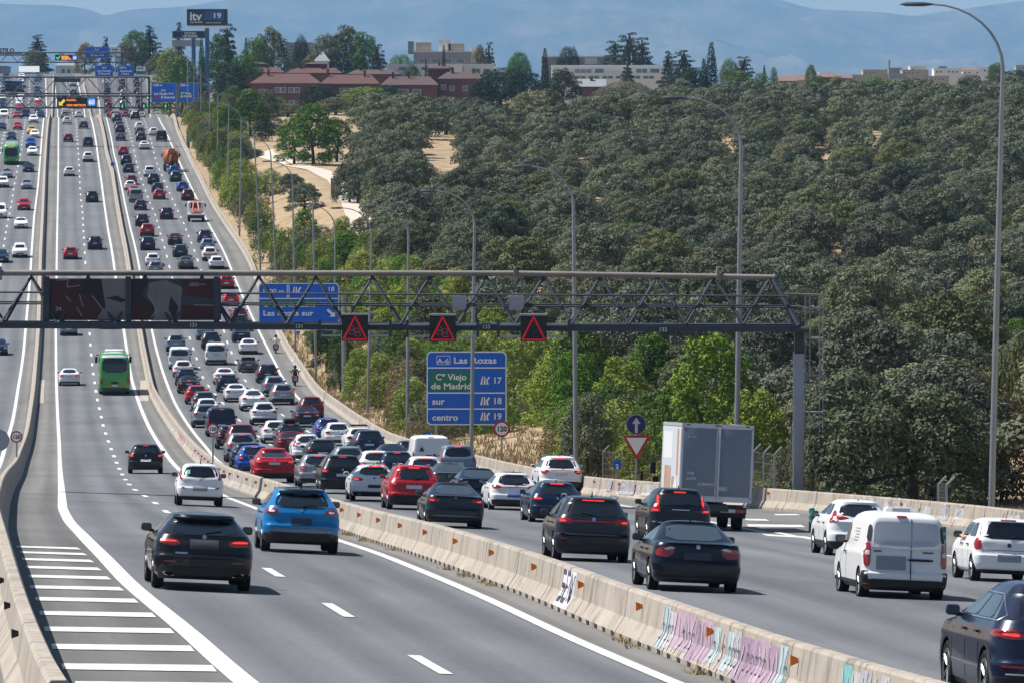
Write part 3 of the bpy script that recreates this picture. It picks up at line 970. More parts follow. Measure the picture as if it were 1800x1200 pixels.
    def lamp(s, poly, m='tail', name='tail_light', off=0.010, rnd=1, lit=None, clear=None, axis='rear'):
        s.decal(name, poly, axis, m, off=off, mirror=True, rnd=rnd, step=0.05, span=0.36)
        if lit: s.decal('brake_light', lit, axis, 'brake', off=off + 0.007, mirror=True, rnd=1, step=0.05, rings=(1.0, 0.5), span=0.36)
        if clear: s.decal('indicator', clear, axis, 'lamp_clear', off=off + 0.007, mirror=True, rnd=1, step=0.05, rings=(1.0, 0.5), span=0.36)
        return s
    def third(s, z, w=0.16, h=0.025, m='brake'):
        return s.decal('high_brake_light', s.sym(w, z - h/2, w, z + h/2), 'rear', m, off=0.012, rnd=0, rings=(1.0, 0.4))
    def bumper(s, z0, z1, m='plastic', inset=0.04, name='bumper'):
        w0, w1 = s.half(z0) - inset, s.half(z1) - inset
        return s.decal(name, s.sym(w0, z0, w1, z1), 'rear', m, off=0.022, rnd=1, keep=0.1, rings=(1.0, .92, .8, .6, .35, .15), span=0.4)
    def wiper(s, z, w=0.28):
        return s.add('wiper', MB().tube([s.hit('rear', 0, z)[0] + Vector((0, -0.03, 0)), s.hit('rear', w, z + 0.05)[0] + Vector((0, -0.03, 0))], 0.012, 0, 5).mesh('wiper', ['plastic']))
    def heads(s, y, z, xs=(-0.38, 0.38), m='cream'):
        for x in xs: s.add('headrest', MB().box((x, y, z), (0.26, 0.10, 0.2), 0, None, 0.05).mesh('headrest', [m], True))
        return s

    def joined(s, name):
        """one mesh for copies too small to show their parts"""
        bm = bmesh.new(); mats = []
        def put(me, mt=Matrix.Identity(4)):
            tmp = bmesh.new(); tmp.from_mesh(me); bmesh.ops.transform(tmp, matrix=mt, verts=tmp.verts[:])
            idx = []
            for m in me.materials:
                if m not in mats: mats.append(m)
                idx.append(mats.index(m))
            for f in tmp.faces: f.material_index = idx[f.material_index]
            t2 = bpy.data.meshes.new('t'); tmp.to_mesh(t2); tmp.free(); bm.from_mesh(t2); bpy.data.meshes.remove(t2)
        for nm, me, loc, sub in s.parts: put(me)
        for sd, y in s.wheels:
            mt = Matrix.Translation((sd * (s.W/2 - 0.125), y, s.wr)) @ Matrix.Diagonal((sd, 1, 1, 1))
            put(s.tyre, mt)
        me = bpy.data.meshes.new(name); bm.to_mesh(me); bm.free()
        for m in mats: me.materials.append(m)
        return me

def hatch(L=4.1, W=1.78, H=1.48, belt=0.96, rake=0.40, hood=None, hoodlen=1.05, roofw=0.60, shelf=0.06, wb=2.58, ro=0.70, wr=0.31, clad=None, rr=0.24, bump=0.05, top=0.0, upright=0.16, low=0.2, bow=0.07, screen=0.85):
    """everything with a tailgate, from small cars to tall ones"""
    hood = hood or belt
    hw = W / 2
    bt = min(0.68, belt - 0.25)
    rear = [(low, .14), (low+.07, .05), (low+.22, .0), (bt-.06, .0), (bt, bump), (belt-.08, bump+.03), (belt, bump+shelf), (belt+.07, bump+shelf+.04), (H-.17, bump+shelf+rake), (H-.07, bump+shelf+rake+.02+top), (H-.035, bump+shelf+rake+.10), (H-.012, bump+shelf+rake+.45), (H, bump+shelf+rake+1.0)]
    fr = [(low, L-.18), (low+.08, L-.06), (low+.25, L), (bt-.05, L-.03), (hood-.20, L-.10), (hood-.10, L-.24), (hood+.01, L-hoodlen+.1), (belt+.08, L-hoodlen-.08), (H-.14, L-hoodlen-screen), (H-.05, L-hoodlen-screen-.28), (H-.012, L-hoodlen-screen-.6), (H, L-hoodlen-screen-1.0)]
    half = [(low, hw-.10), (low+.10, hw-.03), (.52, hw-.005), (belt-.24, hw), (belt-.05, hw-.03), (belt+.01, hw-.06), (belt+.06, hw-.085), (H-.16, roofw+.06), (H-.07, roofw-.005), (H-.03, roofw-.07), (H-.012, roofw-.16), (H, roofw-.40)]
    fr.sort(); rear.sort(); half.sort()
    return Car(L, W, H, rear, fr, half, rr, wb, ro, wr, bow, clad=clad)

def saloon(L=4.55, W=1.82, H=1.42, belt=0.95, deck=1.02, decklen=0.55, rake=0.95, hoodlen=1.25, roofw=0.57, wb=2.76, ro=0.98, wr=0.32, rr=0.26, bow=0.09, coupe=0.0):
    hw = W / 2
    rear = [(.2, .16), (.27, .05), (.42, .0), (.60, .01), (.66, .05), (deck-.06, .09), (deck-.01, .13), (deck+.02, .13+decklen), (H-.14, .13+decklen+rake*.72), (H-.05, .13+decklen+rake), (H-.015, .13+decklen+rake+.3), (H, .13+decklen+rake+.7)]
    fr = [(.2, L-.2), (.28, L-.06), (.45, L), (.6, L-.03), (.74, L-.10), (.84, L-.28), (belt, L-hoodlen+.05), (belt+.07, L-hoodlen-.1), (H-.13, L-hoodlen-.95), (H-.05, L-hoodlen-1.2), (H-.012, L-hoodlen-1.5), (H, L-hoodlen-1.75)]
    half = [(.2, hw-.11), (.3, hw-.03), (.52, hw-.005), (.74, hw), (belt-.04, hw-.035), (deck, hw-.075), (deck+.05, hw-.11), (H-.15, roofw+.06), (H-.06, roofw-.01), (H-.03, roofw-.08), (H-.012, roofw-.17), (H, roofw-.38)]
    return Car(L, W, H, rear, fr, half, rr, wb, ro, wr, bow)

MODELS = {}
def model(key):
    def deco(fn):
        MODELS[key] = fn(); return fn
    return deco

# ---------------- near vehicles, each with its own face
@model('black_hatch')
def _():
    c = hatch(4.4, 1.80, 1.385, belt=0.93, rake=0.42, hoodlen=1.2, roofw=0.56, shelf=.10, wb=2.73, ro=0.80, wr=0.325, rr=0.30)
    c.glasshouse(0.95, 1.25, (0.48,), rear_z=(1.0, 1.27), rear_w=(0.60, 0.47))
    c.decal('spoiler', c.sym(0.55, 1.28, 0.52, 1.33), 'rear', 'paint', off=0.05, depth=0.05)
    c.lamp([(0.44, .83), (0.56, .80), (0.80, .83), (0.79, .91), (0.60, .925), (0.46, .89)], lit=[(0.50, .865), (0.79, .87), (0.78, .90), (0.52, .89)])
    c.plate(0.83, .52, .17).badge(0.965, .04)
    c.bumper(0.24, 0.42)
    c.lamp([(0.50, .27), (0.70, .27), (0.74, .335), (0.52, .335)], 'chrome', 'exhaust', off=.02)
    c.lamp([(0.53, .28), (0.68, .28), (0.715, .325), (0.545, .325)], 'under', 'exhaust_opening', off=.026)
    c.lamp([(0.50, .51), (0.72, .51), (0.72, .53), (0.50, .53)], 'tail', 'reflector')
    c.decal('bumper_groove', c.sym(0.70, .575, .74, .59), 'rear', 'under', off=.004)
    c.decal('model_badge', [(-0.52, .655), (-0.30, .655), (-0.30, .69), (-0.52, .69)], 'rear', 'chrome', off=.008, rnd=0, rings=(1., .5))
    c.wiper(1.03, .30).mirrors(0.99, 2.75).doors(0.95, (1.25, 2.15, 3.15)).fronts(.68)
    return c
@model('blue_crossover')
def _():
    c = hatch(4.12, 1.78, 1.49, belt=0.99, rake=0.44, hoodlen=0.95, roofw=0.57, shelf=.08, wb=2.6, ro=0.67, wr=0.335, rr=0.30, clad=0.42, bow=.1)
    c.glasshouse(1.02, 1.35, (0.46,), rearpoly=[(-.62, 1.09), (-.52, 1.03), (0, 1.02), (.52, 1.03), (.62, 1.09), (.57, 1.25), (.47, 1.36), (-.47, 1.36), (-.57, 1.25)])
    c.decal('roof', [(-.50, .95), (.50, .95), (.50, 2.45), (-.50, 2.45)], 'top', 'plastic', off=.006)
    c.decal('spoiler', c.sym(0.53, 1.38, 0.48, 1.43), 'rear', 'plastic', off=0.06, depth=0.06)
    c.lamp([(0.52, .90), (0.66, .86), (0.80, .88), (0.84, .95), (0.76, 1.01), (0.56, 1.0)], clear=[(0.62, .915), (0.74, .915), (0.76, .955), (0.62, .965)])
    c.decal('tailgate_handle', c.sym(0.36, .825, 0.33, .885), 'rear', 'paint', off=.03, depth=.03)
    c.plate(0.715, .46, .15).badge(0.975, .04)
    c.bumper(0.24, 0.46); c.decal('bumper_trim', c.sym(.70, .475, .72, .545), 'rear', 'chrome_trim' if 'chrome_trim' in M else 'rim', off=.02)
    c.lamp([(0.60, .40), (0.75, .41), (0.75, .45), (0.60, .44)], 'tail', 'reflector', off=.02)
    c.wiper(1.06, .30).aerial(.85, 1.46, .13).mirrors(1.05, 2.62, 'plastic').doors(1.0, (1.05, 1.95, 2.9)).fronts(.75)
    return c
@model('white_city_car')
def _():
    c = hatch(3.45, 1.62, 1.47, belt=0.95, rake=0.25, hoodlen=0.70, roofw=0.56, shelf=.05, wb=2.34, ro=0.50, wr=0.29, rr=0.27, bow=.09)
    c.glasshouse(1.0, 1.34, (0.45,), rearpoly=[(-.60, 1.03), (0, .98), (.60, 1.03), (.56, 1.20), (.46, 1.36), (-.46, 1.36), (-.56, 1.20)])
    c.lamp([(0.60, .92), (0.70, .90), (0.745, 1.05), (0.70, 1.22), (0.63, 1.24), (0.64, 1.08)])
    c.plate(0.60, .50, .15, 'plate_pale').badge(0.90, .05)
    c.bumper(0.24, 0.34)
    c.lamp([(0.48, .60), (0.62, .60), (0.66, .66), (0.55, .64)], 'plastic', 'bumper_vent')
    c.decal('sticker', [(-.47, 1.10), (-.36, 1.10), (-.36, 1.24), (-.47, 1.24)], 'rear', 'sticker_green' if 'sticker_green' in M else 'green_post', off=.012, rnd=0, rings=(1., .5))
    c.wiper(1.03, .25).aerial(.8, 1.45, .2).mirrors(1.0, 2.1, 'plastic').doors(.95, (0.95, 2.1)).fronts(.72)
    return c
@model('dark_supermini')
def _():
    c = hatch(4.0, 1.75, 1.50, belt=0.98, rake=0.36, hoodlen=0.95, roofw=0.58, shelf=.06, wb=2.54, ro=0.66, wr=0.32, rr=0.28, clad=.40)
    c.glasshouse(1.0, 1.36, (0.47,), rear_z=(1.05, 1.37), rear_w=(.60, .50))
    c.lamp([(0.58, .86), (0.72, .84), (0.82, .88), (0.81, .98), (0.60, .98)], lit=[(0.64, .88), (0.78, .89), (0.78, .96), (0.64, .95)])
    c.plate(0.68, .52, .12, 'plate_white').badge(0.92, .05)
    c.bumper(0.24, 0.42); c.third(1.41, .14)
    c.wiper(1.07, .25).mirrors(1.02, 2.5).doors(.98, (1.1, 1.95, 2.85)).fronts(.74)
    return c
@model('executive_saloon')
def _():
    c = saloon(4.52, 1.82, 1.42, belt=0.94, deck=1.0, decklen=.50, rake=1.0, roofw=0.56)
    c.glasshouse(0.97, 1.30, (0.45,), rear_z=(1.045, 1.345), rear_w=(.60, .50), side_end=.42, rear_m='glass_light', side_m='glass_light')
    c.lamp([(0.46, .80), (0.60, .70), (0.82, .72), (0.86, .80), (0.78, .90), (0.56, .92)], clear=[(0.44, .885), (0.66, .85), (0.70, .875), (0.56, .925)])
    c.plate(0.735, .54, .15).badge(0.93, .045)
    c.decal('number_plate_recess', c.sym(.36, .63, .38, .64), 'rear', 'under', off=.004)
    c.bumper(0.23, 0.33); c.decal('bumper_groove', c.sym(.80, .615, .82, .63), 'rear', 'under', off=.004)
    c.decal('boot_lip', c.sym(.62, .985, .60, 1.005), 'rear', 'paint', off=.03, depth=.03)
    c.heads(1.28, 1.13).aerial(1.75, 1.41, .08).mirrors(0.98, 2.75).doors(.94, (1.35, 2.25, 3.15)).fronts(.66)
    return c
@model('dark_crossover')
def _():
    c = hatch(4.24, 1.82, 1.58, belt=1.05, rake=0.36, hoodlen=0.98, roofw=0.60, shelf=.06, wb=2.6, ro=0.80, wr=0.345, rr=0.30, clad=.46)
    c.glasshouse(1.07, 1.42, (0.46,), rearpoly=[(-.66, 1.13), (0, 1.09), (.66, 1.13), (.52, 1.44), (-.52, 1.44)], rear_m='glass')
    c.lamp([(0.50, .93), (0.84, .92), (0.86, 1.03), (0.62, 1.05), (0.50, 1.01)], 'tail', lit=[(0.66, .955), (0.80, .955), (0.80, .995), (0.67, .995)])
    c.decal('light_bar', c.sym(.54, .965, .54, .995), 'rear', 'tail', off=.008)
    c.plate(0.86, .50, .12).badge(1.03, .05); c.third(1.475, .26)
    c.decal('bumper_crease', c.sym(.84, .64, .84, .675), 'rear', 'paint', off=.03, depth=.03)
    c.bumper(0.25, 0.46)
    c.decal('skid_plate', [(-.64, .30), (-.46, .42), (.46, .42), (.64, .30), (.58, .30), (.42, .37), (-.42, .37), (-.58, .30)], 'rear', 'rim', off=.02, rings=(1.0, .9), center=(0, .37))
    c.lamp([(0.62, .54), (0.80, .54), (0.80, .57), (0.62, .57)], 'tail', 'reflector', off=.014)
    c.wiper(1.14, -.30).aerial(.95, 1.55, .14).rails(1.57, .9, 2.5, .60).mirrors(1.08, 2.7, 'plastic').doors(1.03, (1.15, 2.05, 2.95)).fronts(.78)
    return c
@model('tall_lamp_suv')
def _():
    c = hatch(4.43, 1.86, 1.65, belt=1.10, rake=0.38, hoodlen=1.1, roofw=0.60, shelf=.08, wb=2.7, ro=0.85, wr=0.355, rr=0.32, clad=.42)
    c.glasshouse(1.12, 1.48, (0.46,), rearpoly=[(-.60, 1.14), (0, 1.12), (.60, 1.14), (.53, 1.49), (-.53, 1.49)])
    c.lamp([(0.60, .92), (0.88, .93), (0.86, 1.03), (0.74, 1.12), (0.68, 1.46), (0.62, 1.45), (0.645, 1.10), (0.60, 1.0)], 'tail', rnd=0, lit=[(0.66, .955), (0.84, .96), (0.83, 1.01), (0.67, 1.005)])
    c.lamp([(0.648, 1.12), (0.70, 1.12), (0.665, 1.42), (0.635, 1.42)], 'brake', 'brake_light', off=.018)
    c.plate(0.62, .50, .12); c.third(1.525, .18, .035)
    c.bumper(0.25, 0.60); c.decal('bumper_trim', c.sym(.66, .60, .66, .63), 'rear', 'chrome', off=.02)
    c.lamp([(0.60, .50), (0.78, .50), (0.78, .54), (0.60, .54)], 'tail', 'reflector', off=.016)
    c.decal('lettering_strip', c.sym(.26, 1.0, .26, 1.02), 'rear', 'chrome', off=.008, rnd=0)
    c.wiper(1.15, .3).aerial(1.0, 1.63, .10).mirrors(1.13, 2.85).doors(1.08, (1.2, 2.1, 3.05)).fronts(.85)
    return c
@model('sporty_hatch')
def _():
    c = hatch(4.36, 1.80, 1.45, belt=0.96, rake=0.44, hoodlen=1.15, roofw=0.56, shelf=.08, wb=2.68, ro=0.78, wr=0.325, rr=0.30)
    c.glasshouse(0.98, 1.31, (0.47,), rear_z=(1.02, 1.34), rear_w=(.60, .48))
    c.lamp([(0.44, .86), (0.62, .80), (0.83, .83), (0.82, .92), (0.60, .93)], lit=[(0.52, .855), (0.80, .86), (0.79, .895), (0.56, .90)])
    c.third(1.375, .22, .03); c.plate(0.56, .52, .11); c.badge(.90, .045); c.bumper(.24, .42)
    c.lamp([(0.56, .36), (0.78, .40), (0.74, .46), (0.60, .44)], 'plastic', 'bumper_vent', off=.014)
    c.wiper(1.03).aerial(.95, 1.43, .10).mirrors(.99, 2.7).doors(.96, (1.25, 2.1, 3.1)).fronts(.68)
    return c
@model('compact_saloon')
def _():
    c = saloon(4.5, 1.82, 1.43, belt=0.96, deck=1.03, decklen=.42, rake=1.0, roofw=0.56, ro=1.0)
    c.glasshouse(0.99, 1.31, (0.45,), rear_z=(1.075, 1.345), rear_w=(.62, .49), side_end=.42, rear_m='glass_light')
    c.lamp([(0.50, .84), (0.82, .82), (0.85, .93), (0.70, .955), (0.50, .92)], 'tail', lit=[(0.66, .855), (0.80, .86), (0.79, .895), (0.66, .89)])
    c.plate(0.86, .56, .20); c.badge(.985, .035); c.bumper(.23, .34)
    c.decal('bumper_groove', c.sym(.82, .60, .84, .625), 'rear', 'under', off=.004)
    c.decal('bumper_trim', c.sym(.70, .40, .74, .425), 'rear', 'rim', off=.016)
    c.decal('boot_lip', c.sym(.66, 1.01, .62, 1.03), 'rear', 'paint', off=.04, depth=.04)
    c.aerial(1.7, 1.42, .07).mirrors(1.0, 2.75).doors(.96, (1.35, 2.2, 3.1)).fronts(.68)
    return c
@model('two_tone_hatch')
def _():
    c = hatch(4.35, 1.79, 1.46, belt=0.97, rake=0.46, hoodlen=1.12, roofw=0.56, shelf=.08, wb=2.65, ro=0.78, wr=0.32, rr=0.30)
    c.glasshouse(0.99, 1.32, (0.47,), rear_z=(1.0, 1.36), rear_w=(.63, .47))
    c.decal('roof', [(-.48, .9), (.48, .9), (.48, 2.3), (-.48, 2.3)], 'top', 'plastic', off=.006)
    c.lamp([(0.40, .90), (0.64, .86), (0.84, .90), (0.80, 1.0), (0.60, .985)]); c.decal('light_bar', c.sym(.5, .905, .5, .935), 'rear', 'tail', off=.008)
    c.plate(0.60, .52, .12, 'sign_blue_plate' if 'sign_blue_plate' in M else 'plate'); c.bumper(.24, .46)
    c.wiper(1.02).aerial(.9, 1.45, .10).mirrors(1.0, 2.7, 'plastic').doors(.97, (1.25, 2.1, 3.1)).fronts(.68)
    return c
@model('family_suv')
def _():
    c = hatch(4.5, 1.865, 1.65, belt=1.08, rake=0.42, hoodlen=1.1, roofw=0.62, shelf=.10, wb=2.68, ro=0.88, wr=0.36, rr=0.32, clad=.44)
    c.glasshouse(1.10, 1.47, (0.46,), rearpoly=[(-.68, 1.14), (0, 1.12), (.68, 1.14), (.56, 1.50), (-.56, 1.50)])
    c.lamp([(0.52, 1.0), (0.70, .86), (0.86, .92), (0.88, 1.06), (0.74, 1.02), (0.60, 1.06)], lit=[(0.64, .94), (0.82, .95), (0.84, 1.02), (0.70, 1.0)])
    c.decal('light_bar', c.sym(.56, 1.02, .56, 1.05), 'rear', 'tail', off=.008)
    c.plate(0.86, .56, .13, 'plate_white'); c.third(1.545, .20, .035); c.bumper(.25, .56)
    c.decal('skid_plate', c.sym(.50, .33, .55, .40), 'rear', 'rim', off=.02)
    c.wiper(1.15).aerial(1.0, 1.63, .12).rails(1.64, .95, 2.7, .62).mirrors(1.12, 2.85).doors(1.06, (1.2, 2.1, 3.05)).fronts(.85)
    return c
@model('premium_hatch')
def _():
    c = hatch(4.32, 1.80, 1.44, belt=0.96, rake=0.46, hoodlen=1.2, roofw=0.56, shelf=.09, wb=2.67, ro=0.80, wr=0.325, rr=0.30)
    c.glasshouse(0.98, 1.31, (0.47,), rear_z=(1.03, 1.34), rear_w=(.60, .48))
    c.lamp([(0.42, .87), (0.50, .80), (0.82, .82), (0.84, .92), (0.56, .93)], 'tail', lit=[(0.60, .83), (0.80, .835), (0.80, .90), (0.62, .90)])
    c.plate(0.60, .50, .12); c.badge(.92, .045, 'sign_blue'); c.third(1.37, .2, .03); c.bumper(.24, .40)
    c.lamp([(0.50, .26), (0.62, .26), (0.62, .33), (0.50, .33)], 'chrome', 'exhaust', off=.03)
    c.wiper(1.04).aerial(.95, 1.42, .07).mirrors(.99, 2.75).doors(.96, (1.25, 2.1, 3.1)).fronts(.66)
    return c
@model('quirky_crossover')
def _():
    c = hatch(4.15, 1.78, 1.57, belt=1.04, rake=0.55, hoodlen=0.9, roofw=0.55, shelf=.10, wb=2.53, ro=0.75, wr=0.335, rr=0.36, clad=.40, bow=.14)
    c.glasshouse(1.09, 1.44, (0.45,), rearpoly=[(-.60, 1.14), (0, 1.08), (.60, 1.14), (.46, 1.44), (-.46, 1.44)])
    c.lamp([(0.60, .98), (0.70, .93), (0.80, .95), (0.74, 1.16), (0.66, 1.26), (0.62, 1.24), (0.66, 1.10)], clear=[(0.62, .985), (0.70, .955), (0.72, 1.0), (0.66, 1.03)])
    c.decal('tail_light', [(.14, .95), (.30, .90), (.38, 1.05), (.30, 1.22), (.20, 1.20)], 'right', 'tail', off=.01, mirror=True)
    c.plate(0.78, .50, .14); c.bumper(.25, .42); c.badge(.98, .05)
    c.wiper(1.12).aerial(.95, 1.55, .04).mirrors(1.08, 2.65, 'green_post').doors(1.02, (1.1, 2.0, 2.9)).fronts(.8)
    return c
@model('small_hatch')
def _():
    c = hatch(3.56, 1.64, 1.48, belt=0.96, rake=0.22, hoodlen=0.72, roofw=0.57, shelf=.05, wb=2.42, ro=0.50, wr=0.30, rr=0.24)
    c.glasshouse(0.99, 1.36, (0.45,), rearpoly=[(-.68, 1.0), (.68, 1.0), (.59, 1.35), (.52, 1.39), (-.52, 1.39), (-.59, 1.35)])
    c.lamp([(0.62, .76), (0.78, .74), (0.79, .90), (0.72, 1.02), (0.66, 1.0)]); c.decal('tailgate_groove', c.sym(.60, .735, .60, .745), 'rear', 'under', off=.004)
    c.plate(0.56, .54, .16, 'plate_pale'); c.badge(.86, .05, 'plate'); c.bumper(.24, .30)
    c.decal('high_brake_light', c.sym(.18, 1.415, .18, 1.44), 'rear', 'tail', off=.012, rnd=0)
    c.wiper(1.03, .28).mirrors(1.0, 2.2, 'plastic').doors(.96, (0.95, 1.75, 2.5)).fronts(.72)
    c.add('aerial', MB().tube([(0, .7, 1.46), (0, .45, 1.66)], .009, 0, 5).mesh('aerial', ['plastic']))
    return c
@model('luxury_suv')
def _():
    c = hatch(4.85, 1.94, 1.70, belt=1.12, rake=0.52, hoodlen=1.3, roofw=0.60, shelf=.10, wb=2.9, ro=0.95, wr=0.38, rr=0.40, bow=.14, screen=.95)
    c.glasshouse(1.15, 1.50, (0.14, 0.56), rearpoly=[(-.64, 1.18), (0, 1.14), (.64, 1.18), (.52, 1.52), (-.52, 1.52)], side_m='glass_light')
    z0, z1 = 1.195, 1.49
    pts = [(c.rear(z0) + .27, z0 - .02), (c.front(z0) - .30, z0 - .02)]
    trim = MB()
    loop = [(c.rear(z0)+.26, z0-.02), (c.front(z0)-.34, z0-.02), (c.front(z1)-.12, z1+.03), (c.rear(z1)+.45, z1+.03), (c.rear(z1)+.20, z1-.05), (c.rear(z0)+.22, z0+.05), (c.rear(z0)+.26, z0-.02)]
    for sd in ('left', 'right'):
        trim.tube([c.hit(sd, y, z)[0] + Vector((-.012 if sd == 'left' else .012, 0, 0)) for y, z in resample(loop[:-1], .15) + [loop[0]]], .012, 0, 5)
    c.add('window_trim', trim.mesh('window_trim', ['chrome'], True))
    c.lamp([(0.46, .98), (0.66, .93), (0.90, .96), (0.90, 1.04), (0.70, 1.07)], lit=[(0.62, .975), (0.84, .985), (0.84, 1.02), (0.64, 1.02)])
    c.decal('tail_light', [(.10, .95), (.42, .97), (.52, 1.02), (.36, 1.07), (.12, 1.05)], 'right', 'tail', off=.012, mirror=True)
    c.lamp([(0.55, .56), (0.86, .56), (0.86, .59), (0.55, .59)], 'tail', 'reflector', off=.014)
    c.decal('bumper_trim', c.sym(.80, .46, .80, .49), 'rear', 'chrome', off=.016)
    c.plate(0.78, .52, .14); c.bumper(.26, .44); c.third(1.58, .2, .03)
    c.wiper(1.2).mirrors(1.16, 3.15).doors(1.1, (1.4, 2.35, 3.4)).fronts(.85)
    return c
@model('panel_van')
def _():
    W, H = 1.75, 1.81; hw = W/2
    rear = [(.22, .12), (.30, .02), (.44, .0), (.56, .0), (.62, .05), (1.0, .07), (1.2, .09), (1.68, .20), (1.75, .26), (1.79, .38), (1.81, .9)]
    fr = [(.22, 4.2), (.30, 4.32), (.5, 4.37), (.7, 4.33), (.9, 4.2), (1.02, 3.5), (1.1, 3.35), (1.62, 2.7), (1.75, 2.45), (1.79, 2.2), (1.81, 1.8)]
    half = [(.22, hw-.1), (.32, hw-.02), (.6, hw), (.95, hw-.01), (1.06, hw-.045), (1.6, hw-.13), (1.70, hw-.19), (1.77, hw-.30), (1.81, hw-.5)]
    c = Car(4.37, W, H, rear, fr, half, .16, 2.81, .75, .32, .04, clad=.40)
    c.decal('rear_door_panel', [(-.68, 1.14), (.05, 1.12), (.68, 1.14), (.65, 1.55), (.58, 1.62), (-.58, 1.62), (-.65, 1.55)], 'rear', 'van_panel' if 'van_panel' in M else 'paint', off=.012)
    c.decal('door_crease', [(-.70, 1.085), (0, 1.06), (.70, 1.085), (.70, 1.10), (0, 1.075), (-.70, 1.10)], 'rear', 'paint', off=.03, depth=.03, rnd=0, rings=(1.0, .9))
    c.decal('door_split', [(.095, .46), (.108, .46), (.108, 1.68), (.095, 1.68)], 'rear', 'under', off=.014, rnd=0, rings=(1.0,))
    c.decal('door_handle', [(.04, .83), (.56, .83), (.56, .88), (.04, .88)], 'rear', 'plastic', off=.03, depth=.03)
    c.decal('number_plate', [(-.60, .64), (0.0, .64), (0.0, .92), (-.60, .92)], 'rear', 'plate_pale', off=.02, rnd=0, rings=(1.0, .5))
    for x0, x1 in ((-.66, -.50), (.34, .56)):
        c.decal('model_badge', [(x0, 1.0), (x1, 1.0), (x1, 1.025), (x0, 1.025)], 'rear', 'plate', off=.014, rnd=0, rings=(1.0, .5))
    c.lamp([(0.72, .70), (0.84, .69), (0.86, .95), (0.80, 1.20), (0.72, 1.18)], clear=[(0.74, .93), (0.83, .93), (0.82, 1.02), (0.74, 1.02)])
    c.lamp([(0.72, 1.20), (0.80, 1.21), (0.745, 1.56), (0.69, 1.52)], 'plastic', 'lamp_surround')
    c.decal('high_brake_light', [(-.20, 1.70), (.0, 1.70), (.0, 1.735), (-.20, 1.735)], 'rear', 'tail', off=.03, depth=.04)
    c.bumper(.24, .45, inset=.02)
    c.lamp([(.70, .33), (.86, .33), (.86, .36), (.70, .36)], 'tail', 'reflector', off=.02)
    for sd in ('left', 'right'):
        c.decal('bumper_corner', [(.03, .26), (.45, .28), (.36, .46), (.16, .62), (.05, .60)], sd, 'plastic', off=.012)
    c.decal('side_window', [(2.62, 1.12), (3.22, 1.12), (2.86, 1.56), (2.60, 1.56)], 'right', 'glass', mirror=True)
    c.decal('windscreen', c.sym(.72, 1.12, .60, 1.62), 'front', 'glass')
    c.decal('body_lettering', [(1.2, 1.15), (2.1, 1.15), (2.1, 1.42), (1.2, 1.42)], 'right', 'paint', off=.003, rnd=0)
    for k in range(5):
        z = 1.18 + .06 * k
        c.decal('body_lettering', [(1.3, z), (1.95 - .1 * (k % 3), z), (1.95 - .1 * (k % 3), z+.025), (1.3, z+.025)], 'right', 'sign_grey', off=.006, rnd=0, mirror=True, rings=(1.0,))
    mb = MB(); mb.prism([(-.31, 1.79), (.31, 1.79), (.31, 1.86), (.24, 1.90), (-.24, 1.90), (-.31, 1.86)], 1.10, 1.32, 0)
    mb.box((.02, 1.088, 1.845), (.36, .008, .055), 1)
    c.add('roof_sign', mb.mesh('roof_sign', ['sign_white', 'sign_grey']))
    c.mirrors(1.13, 3.0, 'plastic').doors(1.05, (2.5, 3.3)).fronts(.8)
    return c

# ---------------- everyday traffic
@model('hatchback')
def _():
    c = hatch(4.2, 1.78, 1.47, belt=0.96, rake=0.40, wb=2.62, ro=.74, roofw=.58)
    c.glasshouse(.98, 1.33, (.47,), rear_z=(1.02, 1.35), rear_w=(.60, .50)).lamp([(.54, .80), (.80, .80), (.83, .92), (.58, .93)], lit=[(.60, .83), (.78, .83), (.78, .89), (.62, .89)])
    c.plate(.70, m='plate_white').bumper(.24, .40).third(1.39).badge(.92).mirrors(1.0, 2.65).fronts(.7); return c
@model('estate')
def _():
    c = hatch(4.65, 1.83, 1.48, belt=0.97, rake=0.38, wb=2.78, ro=.95, roofw=.58, hoodlen=1.2)
    c.glasshouse(.99, 1.34, (.3, .62), rear_z=(1.03, 1.35), rear_w=(.62, .50)).lamp([(.50, .82), (.82, .80), (.84, .94), (.56, .95)], lit=[(.62, .84), (.80, .84), (.80, .91), (.64, .91)])
    c.plate(.72, m='plate_white').bumper(.24, .42).third(1.39).rails(1.47, 1.0, 3.0, .58).mirrors(1.0, 2.95).fronts(.7); return c
@model('suv')
def _():
    c = hatch(4.45, 1.85, 1.64, belt=1.06, rake=0.36, wb=2.67, ro=.85, roofw=.61, hoodlen=1.08, wr=.35, clad=.42, rr=.28)
    c.glasshouse(1.08, 1.48, (.47,), rear_z=(1.13, 1.49), rear_w=(.64, .54)).lamp([(.56, .90), (.86, .90), (.87, 1.04), (.60, 1.05)], lit=[(.66, .93), (.83, .93), (.83, 1.01), (.68, 1.01)])
    c.plate(.80, m='plate_white').bumper(.25, .52).third(1.55).badge(1.02).mirrors(1.1, 2.8).fronts(.82); return c
@model('saloon')
def _():
    c = saloon()
    c.glasshouse(.98, 1.30, (.45,), rear_z=(1.065, 1.335), rear_w=(.60, .48), side_end=.42).lamp([(.48, .80), (.82, .78), (.85, .92), (.54, .94)], lit=[(.62, .82), (.80, .82), (.80, .89), (.64, .89)])
    c.plate(.80, m='plate_white').bumper(.23, .36).third(1.05, .14).mirrors(1.0, 2.8).fronts(.67); return c
